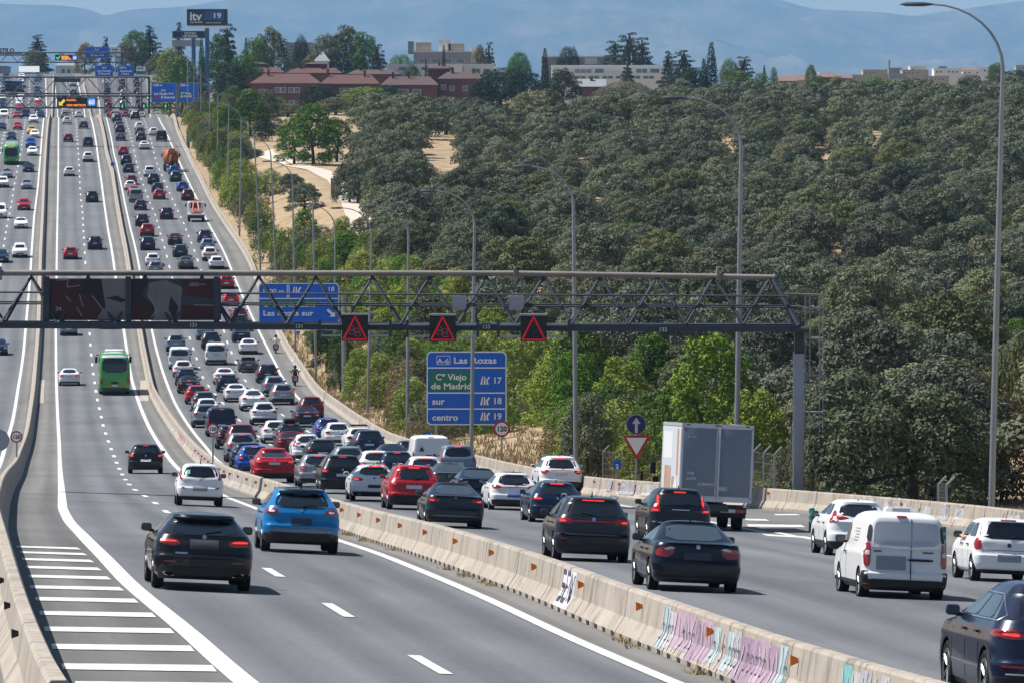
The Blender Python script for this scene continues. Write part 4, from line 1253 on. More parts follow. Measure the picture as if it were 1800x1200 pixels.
@model('coupe_suv')
def _():
    c = hatch(4.70, 1.92, 1.62, belt=1.08, rake=1.15, wb=2.86, ro=.92, roofw=.58, hoodlen=1.25, wr=.37, rr=.32, shelf=.16, clad=.38)
    c.glasshouse(1.10, 1.45, (.47,), rear_z=(1.19, 1.47), rear_w=(.62, .50), side_end=.5).lamp([(.44, .98), (.60, .90), (.88, .92), (.86, 1.05), (.58, 1.06)], lit=[(.62, .95), (.84, .96), (.84, 1.0), (.64, 1.0)])
    c.plate(.90, m='plate_white').bumper(.25, .46).badge(1.11).mirrors(1.12, 2.9).fronts(.8); return c
@model('mpv')
def _():
    c = hatch(4.45, 1.82, 1.68, belt=1.05, rake=0.26, wb=2.74, ro=.85, roofw=.62, hoodlen=.85, screen=1.05, rr=.22)
    c.glasshouse(1.07, 1.53, (.3, .62), rear_z=(1.12, 1.54), rear_w=(.66, .56)).lamp([(.70, .88), (.85, .86), (.84, 1.20), (.74, 1.22)])
    c.plate(.78, m='plate_white').bumper(.24, .42).third(1.60).mirrors(1.1, 3.0).fronts(.8); return c
@model('minibus')
def _():
    W, H = 1.96, 1.95; hw = W/2
    rear = [(.25, .12), (.33, .02), (.48, .0), (.62, .0), (.68, .05), (1.1, .08), (1.80, .22), (1.88, .30), (1.93, .45), (1.95, 1.0)]
    fr = [(.25, 4.75), (.35, 4.85), (.55, 4.9), (.8, 4.86), (1.0, 4.7), (1.12, 4.1), (1.2, 3.95), (1.75, 3.2), (1.88, 2.9), (1.93, 2.6), (1.95, 2.2)]
    half = [(.25, hw-.1), (.35, hw-.02), (.7, hw), (1.08, hw-.01), (1.18, hw-.04), (1.75, hw-.13), (1.85, hw-.2), (1.92, hw-.32), (1.95, hw-.55)]
    c = Car(4.9, W, H, rear, fr, half, .18, 3.0, .95, .34, .05)
    c.glasshouse(1.16, 1.74, (.34, .66), rear_z=(1.20, 1.74), rear_w=(.78, .68), side_end=.35)
    c.lamp([(.84, .82), (.95, .82), (.93, 1.30), (.86, 1.28)]).plate(.80, m='plate_white').bumper(.27, .50).third(1.83).mirrors(1.2, 3.5, 'plastic').fronts(.9, .26, .2); return c
@model('white_van_rear')
def _():
    W, H = 1.98, 2.0; hw = W/2
    rear = [(.25, .12), (.33, .02), (.48, .0), (.62, .0), (.68, .05), (1.1, .07), (1.86, .18), (1.94, .28), (1.98, .45), (2.0, 1.0)]
    fr = [(.25, 4.85), (.35, 4.95), (.55, 5.0), (.8, 4.96), (1.0, 4.8), (1.12, 4.2), (1.2, 4.05), (1.78, 3.3), (1.92, 3.0), (1.97, 2.7), (2.0, 2.2)]
    half = [(.25, hw-.1), (.35, hw-.02), (.7, hw), (1.08, hw-.01), (1.18, hw-.04), (1.80, hw-.11), (1.90, hw-.18), (1.97, hw-.30), (2.0, hw-.55)]
    c = Car(5.0, W, H, rear, fr, half, .15, 3.1, .95, .34, .04)
    c.decal('rear_window', c.sym(.80, 1.25, .70, 1.78), 'rear', 'glass')
    c.decal('windscreen', c.sym(.80, 1.2, .66, 1.76), 'front', 'glass')
    c.decal('side_window', [(3.1, 1.22), (3.85, 1.22), (3.42, 1.72), (3.08, 1.72)], 'right', 'glass', mirror=True)
    c.decal('door_handle', c.sym(.30, .98, .30, 1.02), 'rear', 'plastic', off=.02)
    c.lamp([(.86, .80), (.97, .80), (.95, 1.20), (.88, 1.18)]).plate(.82, m='plate_white').bumper(.27, .50).third(1.90, .14, .03, 'tail').mirrors(1.2, 3.6, 'plastic').fronts(.9, .26, .2); return c
@model('convertible')
def _():
    c = saloon(4.4, 1.80, 1.08, belt=0.94, deck=1.0, decklen=1.15, rake=.55, hoodlen=1.3, roofw=.62)
    mb = MB(); pts = [c.hit('top', sx * .62, 2.45)[0] + Vector((0, 0, .02)) for sx in (-1, 1)]
    mb.tube([pts[0], pts[0] + Vector((.06, -.42, .32)), pts[1] + Vector((-.06, -.42, .32)), pts[1]], .03, 0, 6)
    c.add('windscreen_frame', mb.mesh('windscreen_frame', ['plastic'], True))
    g = MB().add([pts[0], pts[1], pts[1] + Vector((-.06, -.42, .32)), pts[0] + Vector((.06, -.42, .32))], [(0, 1, 2, 3)])
    c.add('windscreen', g.mesh('windscreen', ['glass_light']))
    c.decal('cabin', c.sym(.56, 1.35, .56, 2.35), 'top', 'under', off=.006)
    c.heads(1.55, 1.14, (-.36, .36), 'plastic')
    c.lamp([(.48, .80), (.80, .78), (.83, .90), (.54, .92)], lit=[(.60, .82), (.78, .82), (.78, .88), (.62, .88)]).plate(.72, m='plate_white').bumper(.23, .40).mirrors(.98, 2.6).fronts(.67)
    return c
for k, c in MODELS.items(): c.key = k
# ================================================================== coach, lorries, motorcycles
def wheel_pair(c, ys, r, w=0.28, x=1.05):
    c.tyre = MB().lathe([(r*.55, -w/2*.8), (r*.9, -w/2), (r, -w/2*.7), (r, w/2*.7), (r*.9, w/2), (r*.55, w/2*.8)], 0, 24).mesh('tyre', ['tyre'], True)
    c.rim = MB().lathe([(.001, w*.1), (r*.25, w*.12), (r*.3, w*.3), (r*.56, w*.42), (r*.6, w*.40), (r*.6, -w*.4)], 0, 18).mesh('rim', ['rim'], True)
    c.wr = r; c.wx = x
    c.wheels = [(sd, y) for y in ys for sd in (-1, 1)]

class Heavy:
    def __init__(s, ys, r, x, w=.28):
        s.parts = []; s.clones = []; s.wheelbase = 0
        wheel_pair(s, ys, r, w, x); s.ro = ys[0]; s.wb = ys[-1] - ys[0]
    def add(s, name, me, sub=None): s.parts.append((name, me, None, sub)); return s
    def joined(s, name):
        bm = bmesh.new(); mats = []
        def put(me, mt):
            t2 = me.copy(); t2.transform(mt)
            tmp = bmesh.new(); tmp.from_mesh(t2)
            idx = []
            for m in me.materials:
                if m not in mats: mats.append(m)
                idx.append(mats.index(m))
            for f in tmp.faces: f.material_index = idx[f.material_index]
            tmp.to_mesh(t2); tmp.free(); bm.from_mesh(t2); bpy.data.meshes.remove(t2)
        for nm, me, l, sub in s.parts: put(me, Matrix.Identity(4))
        for sd, y in s.wheels: put(s.tyre, Matrix.Translation((sd * s.wx, y, s.wr)) @ Matrix.Diagonal((sd, 1, 1, 1)))
        me = bpy.data.meshes.new(name); bm.to_mesh(me); bm.free()
        for m in mats: me.materials.append(m)
        return me

M['bus_green'] = mat('bus_green', (0.035, 0.28, 0.035), 0.25, coat=0.8)
M['bus_green_light'] = mat('bus_green_light', (0.22, 0.50, 0.24), 0.3, coat=0.6)
M['panel_white'] = mat('panel_white', (0.68, 0.69, 0.70), 0.45)
M['truck_grey'] = mat('truck_door_grey', (0.165, 0.20, 0.25), 0.4, var=0.06, scale=1.5)
M['truck_edge'] = mat('aluminium_edge', (0.50, 0.53, 0.58), 0.4, 0.5)
M['mural_sky'] = mat('mural_sky', (0.50, 0.55, 0.60), 0.5); M['mural_sand'] = mat('mural_sand', (0.42, 0.26, 0.18), 0.5, var=.25, scale=2)
M['mural_orange'] = mat('mural_orange', (0.50, 0.22, 0.10), 0.5)
M['mixer_orange'] = mat('mixer_orange', (0.55, 0.13, 0.02), 0.45, var=.25, scale=2.5)
M['mixer_rust'] = mat('mixer_rust', (0.16, 0.06, 0.03), 0.7)
M['tow_red'] = mat('tow_red', (0.45, 0.04, 0.02), 0.45)
M['steel_dark'] = mat('dark_steel', (0.05, 0.055, 0.06), 0.5, 0.5)
def bus_shell(L=12.0, W=2.55, H=3.45):
    hw = W / 2
    rear = [(.35, .18), (.45, .05), (.7, 0), (1.4, .0), (2.6, .10), (3.1, .20), (3.30, .34), (3.40, .55), (H, 1.2)]
    fr = [(.35, L-.2), (.5, L-.05), (.9, L), (1.5, L-.05), (2.8, L-.35), (3.2, L-.6), (3.38, L-.9), (H, L-1.6)]
    half = [(.35, hw-.08), (.5, hw-.02), (1.2, hw), (2.6, hw-.05), (3.05, hw-.14), (3.25, hw-.26), (3.38, hw-.48), (H, hw-.8)]
    return Car(L, W, H, rear, fr, half, .30, 6.2, 3.0, .50, .08)
@model('coach_rear')
def _():
    c = bus_shell(); b = c.parts[0][1]; b.materials[0] = M['bus_green']
    c.decal('rear_window', c.sym(1.02, 1.85, .98, 3.02), 'rear', 'glass', off=.02)
    c.decal('roof_band', c.sym(1.06, 3.04, .92, 3.27), 'rear', 'panel_white', off=.02)
    c.decal('roof_panel', [(-.8, .8), (.8, .8), (.85, 2.4), (-.85, 2.4)], 'top', 'panel_white', off=.01)
    c.add('air_conditioner', MB().box((0, 2.6, 3.52), (1.5, 1.9, .22), 0, None, .06).mesh('air_conditioner', ['panel_white'], True))
    c.lamp([(1.0, .95), (1.16, .95), (1.15, 1.40), (1.0, 1.40)], 'tail', off=.02)
    c.lamp([(.35, .66), (.78, .66), (.78, .80), (.35, .80)], 'amber', 'rear_marker', off=.025, rnd=0)
    c.plate(.80, .52, .14, 'plate_white'); c.decal('engine_grille', c.sym(.30, .95, .30, 1.12), 'rear', 'plastic', off=.02)
    c.decal('bumper', c.sym(1.10, .42, 1.12, .62), 'rear', 'plate', off=.02)
    for k in range(6): c.decal('side_window', [(1.2+1.7*k, 1.75), (2.8+1.7*k, 1.75), (2.8+1.7*k, 2.95), (1.2+1.7*k, 2.95)], 'right', 'glass', off=.015, mirror=True, rnd=0)
    c.decal('windscreen', c.sym(1.1, 1.4, 1.0, 2.9), 'front', 'glass', off=.02)
    for sd in (-1, 1):
        c.add('wing_mirror', MB().box((sd * 1.42, 11.6, 2.5), (.22, .18, .55), 0, None, .06).box((sd*1.28, 11.7, 2.9), (.3, .08, .08), 0).mesh('wing_mirror', ['plastic'], True))
    wheel_pair(c, (3.0, 9.2), .5, .3, 1.1); return c
@model('coach_front')
def _():
    c = bus_shell(); b = c.parts[0][1]; b.materials[0] = M['bus_green']
    c.decal('windscreen', c.sym(1.08, 1.35, 1.0, 2.75), 'front', 'glass', off=.02)
    c.decal('roof_band', c.sym(1.08, 3.0, .95, 3.30), 'front', 'bus_green_light', off=.02)
    c.decal('destination_display', c.sym(.75, 2.82, .72, 2.97), 'front', 'led_black', off=.03)
    c.decal('destination_letters', c.sym(.5, 2.86, .5, 2.93), 'front', 'led_amber', off=.045, rnd=0)
    c.decal('roof_panel', [(-.9, 6), (.9, 6), (.85, 11.2), (-.85, 11.2)], 'top', 'bus_green_light', off=.01)
    c.lamp([(.8, .72), (1.1, .74), (1.1, .95), (.85, .92)], 'lamp_clear', 'headlight', axis='front', off=.02)
    c.decal('bumper', c.sym(1.12, .40, 1.12, .62), 'front', 'plastic', off=.02)
    for sd in (-1, 1):
        c.add('wing_mirror', MB().box((sd * 1.42, 11.9, 2.4), (.24, .16, .6), 0, None, .06).box((sd*1.25, 11.7, 2.8), (.3, .08, .08), 0).mesh('wing_mirror', ['bus_green'], True))
    wheel_pair(c, (3.0, 9.2), .5, .3, 1.1); return c

@model('box_lorry')
def _():
    c = Heavy((1.5, 5.2), .42, .93, .3)
    W, z0, z1, L = 2.38, .98, 3.52, 5.4
    hw = W / 2
    mb = MB()
    mb.box((0, L/2, (z0+z1)/2), (W - .04, L - .04, z1 - z0 - .04), 0)
    for x in (-hw + .05, hw - .05):
        mb.box((x, .04, (z0+z1)/2), (.10, .1, z1 - z0), 1); mb.box((x, L-.04, (z0+z1)/2), (.1, .1, z1-z0), 1)
        mb.box((x*1.0, L/2, z1 - .05), (.10, L + .04, .10), 1); mb.box((x, L/2, z0 + .06), (.10, L+.04, .12), 1)
    mb.box((0, .04, z1 - .07), (W - .02, .1, .15), 1); mb.box((0, .04, z0 + .08), (W - .02, .1, .16), 1)
    c.add('cargo_box', mb.mesh('cargo_box', ['panel_white', 'truck_edge']))
    for sd in (-1, 1):
        x = sd * (hw/2 - .01)
        c.add('rear_door', MB().box((x, -.005, (z0+z1)/2 + .02), (hw - .115, .04, z1 - z0 - .34), 0, None, .01).mesh('rear_door', ['truck_grey'], True))
    c.add('door_bar', MB().tube([(.06, -.05, z0 + .1), (.06, -.05, z1 - .1)], .035, 0, 8).mesh('door_bar', ['truck_edge'], True))
    for x in (-.98, 0, .98): c.add('marker_lamp', MB().box((x, -.02, z1 - .05), (.2 if x == 0 else .12, .03, .045), 0).mesh('marker_lamp', ['tail']))
    for (x, z, tx, sz) in ((-.98, 1.84, 'THE', .13), (-.98, 1.67, 'SOFA', .13), (-.62, 1.50, 'COMPANY', .12)):
        me = text_mesh(tx, sz, .004, 'plate_white'); me.transform(Matrix.Translation((x, -.032, z))); c.add('lettering', me)
    mb = MB(); mb.box((.22, -.034, 1.42), (.32, .006, .17), 0); c.add('plate_panel', mb.mesh('plate_panel', ['sign_grey']))
    me = text_mesh('NICI', .13, .004, 'plate_white'); me.transform(Matrix.Translation((.09, -.042, 1.37))); c.add('lettering', me)
    me = text_mesh('D. Tom', .09, .002, 'plate_white'); me.transform(Matrix.Translation((-1.0, -.032, 3.05))); c.add('lettering', me)
    # printed mural on the left flank
    mb = MB(); x = -hw - .008
    def pan(y0, y1, za, zb, mi, o=0): mb.add([(x-o, y0, za), (x-o, y1, za), (x-o, y1, zb), (x-o, y0, zb)], [(0, 1, 2, 3)], mi)
    pan(.12, 5.2, z0+.16, z1-.14, 0); pan(.7, 1.15, z0+.8, z1-.2, 2, .004); pan(1.2, 2.3, z0+.2, z0+.75, 1, .004); pan(2.6, 4.4, z0+.3, z0+1.1, 1, .006); pan(2.4, 4.9, z1-1.2, z1-.3, 3, .004)
    mb.add([(x-.008, .5, z0+.2), (x-.008, 2.0, z0+.2), (x-.008, 1.2, z0+.9)], [(0, 1, 2)], 3)
    c.add('mural', mb.mesh('mural', ['mural_sky', 'mural_sand', 'mural_orange', 'panel_white'], fix=False))
    mb = MB(); mb.box((0, 3.2, .78), (.9, 6.4, .22), 0); mb.box((0, .3, .82), (1.9, .12, .16), 0); mb.box((0, .12, .70), (2.1, .14, .22), 1)
    c.add('chassis', mb.mesh('chassis', ['steel_dark', 'plastic']))
    for x in (-.85, .85): c.add('tail_light', MB().box((x, .04, .70), (.34, .06, .13), 0, None, .015).mesh('tail_light', ['tail']))
    c.add('number_plate', MB().box((0.45, .03, .70), (.52, .02, .11), 0).mesh('number_plate', ['plate_white']))
    cab = Car(2.0, 2.05, 2.45, [(.55, .02), (2.2, .02), (2.40, .1), (2.45, .4)], [(.55, 1.85), (.9, 2.0), (1.3, 1.98), (2.1, 1.65), (2.35, 1.4), (2.45, 1.0)], [(.55, .98), (1.3, 1.02), (2.1, .92), (2.35, .8), (2.45, .6)], .15, 1, .5, .3, .05, arch=False)
    cab.decal('windscreen', cab.sym(.9, 1.4, .8, 2.15), 'front', 'glass').decal('side_window', [(.5, 1.4), (1.5, 1.4), (1.3, 2.05), (.5, 2.05)], 'right', 'glass', mirror=True)
    for nm, me, l, sb in cab.parts:
        me.transform(Matrix.Translation((0, 5.45, 0))); c.add('cab' if nm == 'body' else nm, me)
    for sd in (-1, 1): c.add('wing_mirror', MB().box((sd * 1.32, 6.75, 1.95), (.2, .12, .42), 0, None, .04).box((sd*1.22, 6.78, 1.55), (.2, .10, .2), 0, None, .04).mesh('wing_mirror', ['plastic'], True))
    c.add('mudguard', MB().prism([(-1.15, .45), (1.15, .45), (1.15, .62), (-1.15, .62)], .95, 1.0).mesh('mudguard', ['plastic']))
    return c
@model('mixer_lorry')
def _():
    c = Heavy((1.2, 2.5, 6.5), .5, 1.05, .34)
    mb = MB(); mb.box((0, 4.2, .95), (1.0, 8.2, .3), 0); mb.box((0, .25, .8), (2.3, .2, .3), 0)
    c.add('chassis', mb.mesh('chassis', ['steel_dark']))
    dr = MB(); ax = Matrix.Translation((0, .7, 2.75)) @ Matrix.Rotation(R(90), 4, 'Z') @ Matrix.Rotation(R(9), 4, 'Y')
    dr.lathe([(.001, 0), (.55, 0), (.62, .05), (1.1, 1.5), (1.2, 2.4), (1.1, 3.6), (.7, 4.6), (.001, 4.7)], 0, 20, ax)
    c.add('mixer_drum', dr.mesh('mixer_drum', ['mixer_orange'], True))
    mb = MB(); mb.prism([(-.7, 3.1), (.7, 3.1), (.4, 3.75), (-.4, 3.75)], .2, .7, 0); c.add('hopper', mb.mesh('hopper', ['mixer_orange']))
    mb = MB(); mb.tube([(0, .45, 2.9), (-.15, -.1, 2.2), (-.3, -.35, 1.5)], [.32, .28, .22], 0, 8); c.add('chute', mb.mesh('chute', ['mixer_rust'], True))
    for sx in (-1, 1):
        mb = MB(); mb.tube([(sx * .95, .3, 1.0), (sx * .55, .5, 3.2)], .07, 0, 6); mb.tube([(sx * .95, .3, 1.0), (sx * .2, .4, 2.3)], .05, 0, 6); c.add('drum_support', mb.mesh('drum_support', ['mixer_rust']))
        c.add('tail_light', MB().box((sx * .9, .13, .85), (.35, .05, .14), 0).mesh('tail_light', ['tail']))
        c.add('wing_mirror', MB().box((sx * 1.42, 7.4, 2.3), (.22, .15, .6), 0, None, .04).mesh('wing_mirror', ['plastic']))
        c.add('mudguard', MB().box((sx * 1.05, 1.85, 1.12), (.5, 2.6, .08), 0).mesh('mudguard', ['plastic']))
    cab = MB().box((0, 7.4, 2.0), (2.4, 1.7, 2.0), 0, None, .12); c.add('cab', cab.mesh('cab', ['mixer_orange'], True))
    c.add('ladder', MB().box((.75, .2, 1.9), (.35, .06, 1.7), 0).mesh('ladder', ['mixer_rust']))
    return c
@model('tow_lorry')
def _():
    c = Heavy((1.6, 5.0), .42, .95, .3)
    mb = MB(); mb.box((0, 2.4, .98), (2.3, 4.8, .12), 0); c.add('flatbed', mb.mesh('flatbed', ['truck_edge']))
    mb = MB(); mb.box((0, .06, .72), (2.2, .1, .42), 0); mb.box((0, 3, .7), (.9, 5.6, .25), 0); c.add('chassis', mb.mesh('chassis', ['plastic']))
    c.add('cab', MB().box((0, 5.6, 1.65), (2.1, 1.7, 1.75), 0, None, .14).mesh('cab', ['panel_white'], True))
    c.add('rear_window', MB().box((0, 4.735, 2.0), (1.7, .03, .7), 0, None, .01).mesh('rear_window', ['glass']))
    mb = MB()
    for sx in (-1, 1): mb.tube([(sx * .75, 4.5, 1.0), (sx * .75, 4.5, 2.55)], .05, 0, 6)
    mb.tube([(-.75, 4.5, 2.55), (.75, 4.5, 2.55)], .05, 0, 6); c.add('headboard', mb.mesh('headboard', ['panel_white']))
    for sx in (-.28, .28): c.add('boom', MB().tube([(sx, 4.4, 2.4), (sx * 1.6, 3.2, 1.3), (sx * 1.8, 2.2, 1.1)], .12, 0, 8).mesh('boom', ['tow_red'], True))
    c.add('winch_cover', MB().prism([(-.8, 1.04), (.8, 1.04), (.25, 1.5), (-.25, 1.5)], 1.4, 2.2).mesh('winch_cover', ['mural_orange']))
    c.add('beacon_bar', MB().box((0, 5.2, 2.62), (1.5, .25, .14), 0, None, .04).mesh('beacon_bar', ['amber']))
    for sx in (-1, 1):
        c.add('tail_light', MB().box((sx * .9, .0, .74), (.3, .04, .12), 0).mesh('tail_light', ['tail']))
        c.add('wing_mirror', MB().box((sx * 1.32, 6.0, 2.0), (.22, .12, .45), 0, None, .04).mesh('wing_mirror', ['plastic']))
    return c
@model('dark_lorry')
def _():
    c = Heavy((1.2, 2.4, 9.0), .5, 1.05, .3)
    c.add('cargo_box', MB().box((0, 4.2, 2.45), (2.5, 8.2, 2.7), 0, None, .03).mesh('cargo_box', ['paint']))
    c.add('chassis', MB().box((0, 4.5, .95), (1.0, 9, .3), 0).box((0, .1, .8), (2.3, .15, .3), 0).mesh('chassis', ['plastic']))
    c.add('cab', MB().box((0, 9.4, 2.0), (2.4, 1.8, 2.4), 0, None, .15).mesh('cab', ['paint'], True))
    c.add('windscreen', MB().box((0, 10.31, 2.3), (2.1, .04, .9), 0).mesh('windscreen', ['glass']))
    c.add('bumper', MB().box((0, 10.33, .8), (2.3, .06, .5), 0).mesh('bumper', ['panel_white']))
    return c

# -------- people: one skinned body each
def skinned(name, joints, bones, root, m, sub=2):
    me = bpy.data.meshes.new(name); me.from_pydata([j[:3] for j in joints], bones, [])
    o = link(name, me)
    sk = o.modifiers.new('skin', 'SKIN'); sk.use_smooth_shade = True
    for i, j in enumerate(joints):
        v = me.skin_vertices[0].data[i]; v.radius = (j[3], j[4] if len(j) > 4 else j[3]); v.use_root = (i == root)
    ss = o.modifiers.new('sub', 'SUBSURF'); ss.levels = sub; ss.render_levels = sub
    dg = bpy.context.evaluated_depsgraph_get(); dg.update()
    out = bpy.data.meshes.new_from_object(o.evaluated_get(dg))
    bpy.data.objects.remove(o)
    out.materials.clear(); out.materials.append(M[m]); out.shade_smooth(); out.name = name
    return out
def rider_mesh(m):
    # seated on the saddle (y forward), hands on the bars, feet on the pegs
    J = [(0, 0, .88, .15, .13), (0, .04, 1.08, .15, .11), (0, .12, 1.30, .18, .11), (0, .15, 1.42, .10, .08), (0, .18, 1.52, .06, .06), (0, .20, 1.60, .07, .08),
         (.20, .14, 1.38, .065, .065), (.30, .28, 1.16, .05, .05), (.32, .52, 1.06, .04, .04), (.33, .60, 1.05, .045, .035),
         (-.20, .14, 1.38, .065, .065), (-.30, .28, 1.16, .05, .05), (-.32, .52, 1.06, .04, .04), (-.33, .60, 1.05, .045, .035),
         (.13, .06, .84, .095, .095), (.24, .42, .74, .075, .075), (.21, .18, .40, .055, .06), (.21, .10, .32, .045, .045), (.22, .30, .30, .04, .035),
         (-.13, .06, .84, .095, .095), (-.24, .42, .74, .075, .075), (-.21, .18, .40, .055, .06), (-.21, .10, .32, .045, .045), (-.22, .30, .30, .04, .035)]
    B = [(0,1),(1,2),(2,3),(3,4),(4,5),(2,6),(6,7),(7,8),(8,9),(2,10),(10,11),(11,12),(12,13),(0,14),(14,15),(15,16),(16,17),(17,18),(0,19),(19,20),(20,21),(21,22),(22,23)]
    return skinned('person', J, B, 0, m)
def motorcycle(e, body_m):
    wheel = MB(); wheel.lathe([(.26, -.06), (.31, -.055), (.325, 0), (.31, .055), (.26, .06)], 0, 22); wm = wheel.mesh('tyre', ['tyre'], True)
    rm = MB().lathe([(.001, -.03), (.10, -.04), (.12, -.02), (.26, -.03), (.26, .03), (.12, .02), (.10, .04), (.001, .03)], 0, 16).mesh('rim', ['rim_dark'], True)
    for y in (0, 1.42):
        w = link('wheel', wm, e, (0, y, .325)); link('rim', rm, w)
    fr = MB(); fr.tube([(0, -.18, .80), (0, .15, .72), (0, .55, .78), (0, .9, .86), (0, 1.12, .92)], [.10, .14, .17, .16, .10], 0, 10)
    fr.tube([(0, .3, .50), (0, .85, .42)], [.17, .19], 0, 8)
    link('frame', fr.mesh('frame', ['steel_dark'], True), e)
    link('tank', MB().tube([(0, .38, .86), (0, .62, .95), (0, .95, .93)], [.12, .17, .10], 0, 10).mesh('tank', [body_m], True), e)
    link('saddle', MB().box((0, .08, .84), (.30, .62, .09), 0, None, .035).mesh('saddle', ['plastic'], True), e)
    link('tail', MB().prism([(-.12, .74), (.12, .74), (.09, .90), (-.09, .90)], -.38, -.1).mesh('tail', [body_m]), e)
    link('handlebar', MB().tube([(-.36, .58, 1.04), (-.2, .82, 1.03), (.2, .82, 1.03), (.36, .58, 1.04)], .018, 0, 6).mesh('handlebar', ['plastic'], True), e)
    link('fork', MB().tube([(.08, 1.05, .98), (.08, 1.42, .33)], .03, 0, 6).tube([(-.08, 1.05, .98), (-.08, 1.42, .33)], .03, 0, 6).mesh('fork', ['steel']), e)
    link('screen', MB().prism([(-.18, .98), (.18, .98), (.12, 1.28), (-.12, 1.28)], 1.0, 1.02).mesh('screen', ['glass_light']), e)
    link('tail_light', MB().box((0, -.39, .80), (.16, .03, .06), 0, None, .01).mesh('tail_light', ['brake']), e)
    link('number_plate', MB().box((0, -.30, .56), (.20, .015, .16), 0).mesh('number_plate', ['plate_white']), e)
    link('exhaust', MB().tube([(.18, .35, .36), (.20, -.25, .46)], [.05, .065], 0, 8).mesh('exhaust', ['steel'], True), e)
    for sx in (-1, 1): link('mirror', MB().box((sx * .42, .72, 1.22), (.14, .03, .09), 0, None, .02).tube([(sx*.30, .68, 1.04), (sx*.40, .72, 1.18)], .01, 0, 5).mesh('mirror', ['plastic'], True), e)
import re
# ================================================================== the traffic
COLOURS = {
 'black': (.006, .007, .010, .1), 'navy': (.008, .014, .040, .2), 'blue-black': (.005, .008, .017, .15), 'dark blue': (.010, .022, .060, .25), 'dark grey': (.022, .026, .034, .3), 'grey': (.085, .092, .105, .4),
 'silver': (.30, .32, .35, .55), 'white': (.72, .73, .74, 0), 'red': (.36, .008, .016, .05), 'dark red': (.12, .006, .014, .1), 'blue': (.012, .075, .33, .2),
 'bright blue': (.006, .17, .42, .2), 'teal': (.030, .060, .080, .3), 'pale blue': (.16, .22, .30, .4), 'yellow': (.50, .34, .04, 0), 'green': (.05, .3, .06, 0), 'orange': (.5, .15, .02, 0)}
KIND = {'hatchback': 'hatchback', 'estate': 'estate car', 'suv': 'SUV', 'saloon': 'saloon', 'coupe_suv': 'coupe SUV', 'mpv': 'people carrier', 'minibus': 'minibus', 'white_van_rear': 'van',
        'convertible': 'convertible', 'dark_lorry': 'lorry', 'coach_front': 'coach', 'coach_rear': 'coach', 'mixer_lorry': 'cement mixer lorry', 'tow_lorry': 'tow lorry', 'panel_van': 'van', 'box_lorry': 'box lorry',
        'black_hatch': 'hatchback', 'blue_crossover': 'crossover', 'white_city_car': 'city car', 'dark_supermini': 'hatchback', 'executive_saloon': 'saloon', 'dark_crossover': 'SUV', 'tall_lamp_suv': 'SUV',
        'sporty_hatch': 'hatchback', 'compact_saloon': 'saloon', 'two_tone_hatch': 'hatchback', 'family_suv': 'SUV', 'premium_hatch': 'hatchback', 'quirky_crossover': 'crossover', 'small_hatch': 'hatchback', 'luxury_suv': 'SUV'}
NAME = {'hatchback': 'hatchback', 'estate car': 'estate_car', 'SUV': 'suv_car', 'saloon': 'saloon_car', 'coupe SUV': 'coupe_suv_car', 'people carrier': 'people_carrier', 'minibus': 'minibus', 'van': 'van', 'convertible': 'convertible_car',
        'lorry': 'lorry', 'coach': 'coach', 'cement mixer lorry': 'cement_mixer_lorry', 'tow lorry': 'tow_lorry', 'box lorry': 'box_lorry', 'crossover': 'crossover_car', 'city car': 'city_car'}
CAT = {'minibus': 'minibus', 'van': 'van', 'lorry': 'lorry', 'coach': 'coach', 'cement mixer lorry': 'lorry', 'tow lorry': 'lorry', 'box lorry': 'lorry'}

def heading(road, d, X):
    if road == 'L': f = LDASH
    elif road == 'O': f = OSOL
    else: f = LA if abs(X - LA(d)) < abs(X - LB(d)) else LB
    sl = (f(d + 8) - f(d - 8)) / 16
    if road == 'R' and d < 260: sl = (LA(d + 20) - LA(d - 20)) / 40
    return sl
def frame(road, p):
    d = p.y; sl = heading(road, d, p.x)
    t = Vector((sl, 1, (road_z(d + 3, p.x + 3 * sl) - road_z(d - 3, p.x - 3 * sl)) / 6)).normalized()
    if road == 'O': t = -t
    x = Vector((t.y, -t.x, 0)).normalized()
    if road == 'O' or True:
        x.z = -camber(d) * x.x; x.normalize()
    z = x.cross(t).normalized()
    return Matrix((x, t, z)).transposed()

traffic = []      # (px, py, model, colour, road, label or None)
def T(road, *rows):
    for r in rows: traffic.append((r[0], r[1], r[2], r[3], road, r[4] if len(r) > 4 else None))
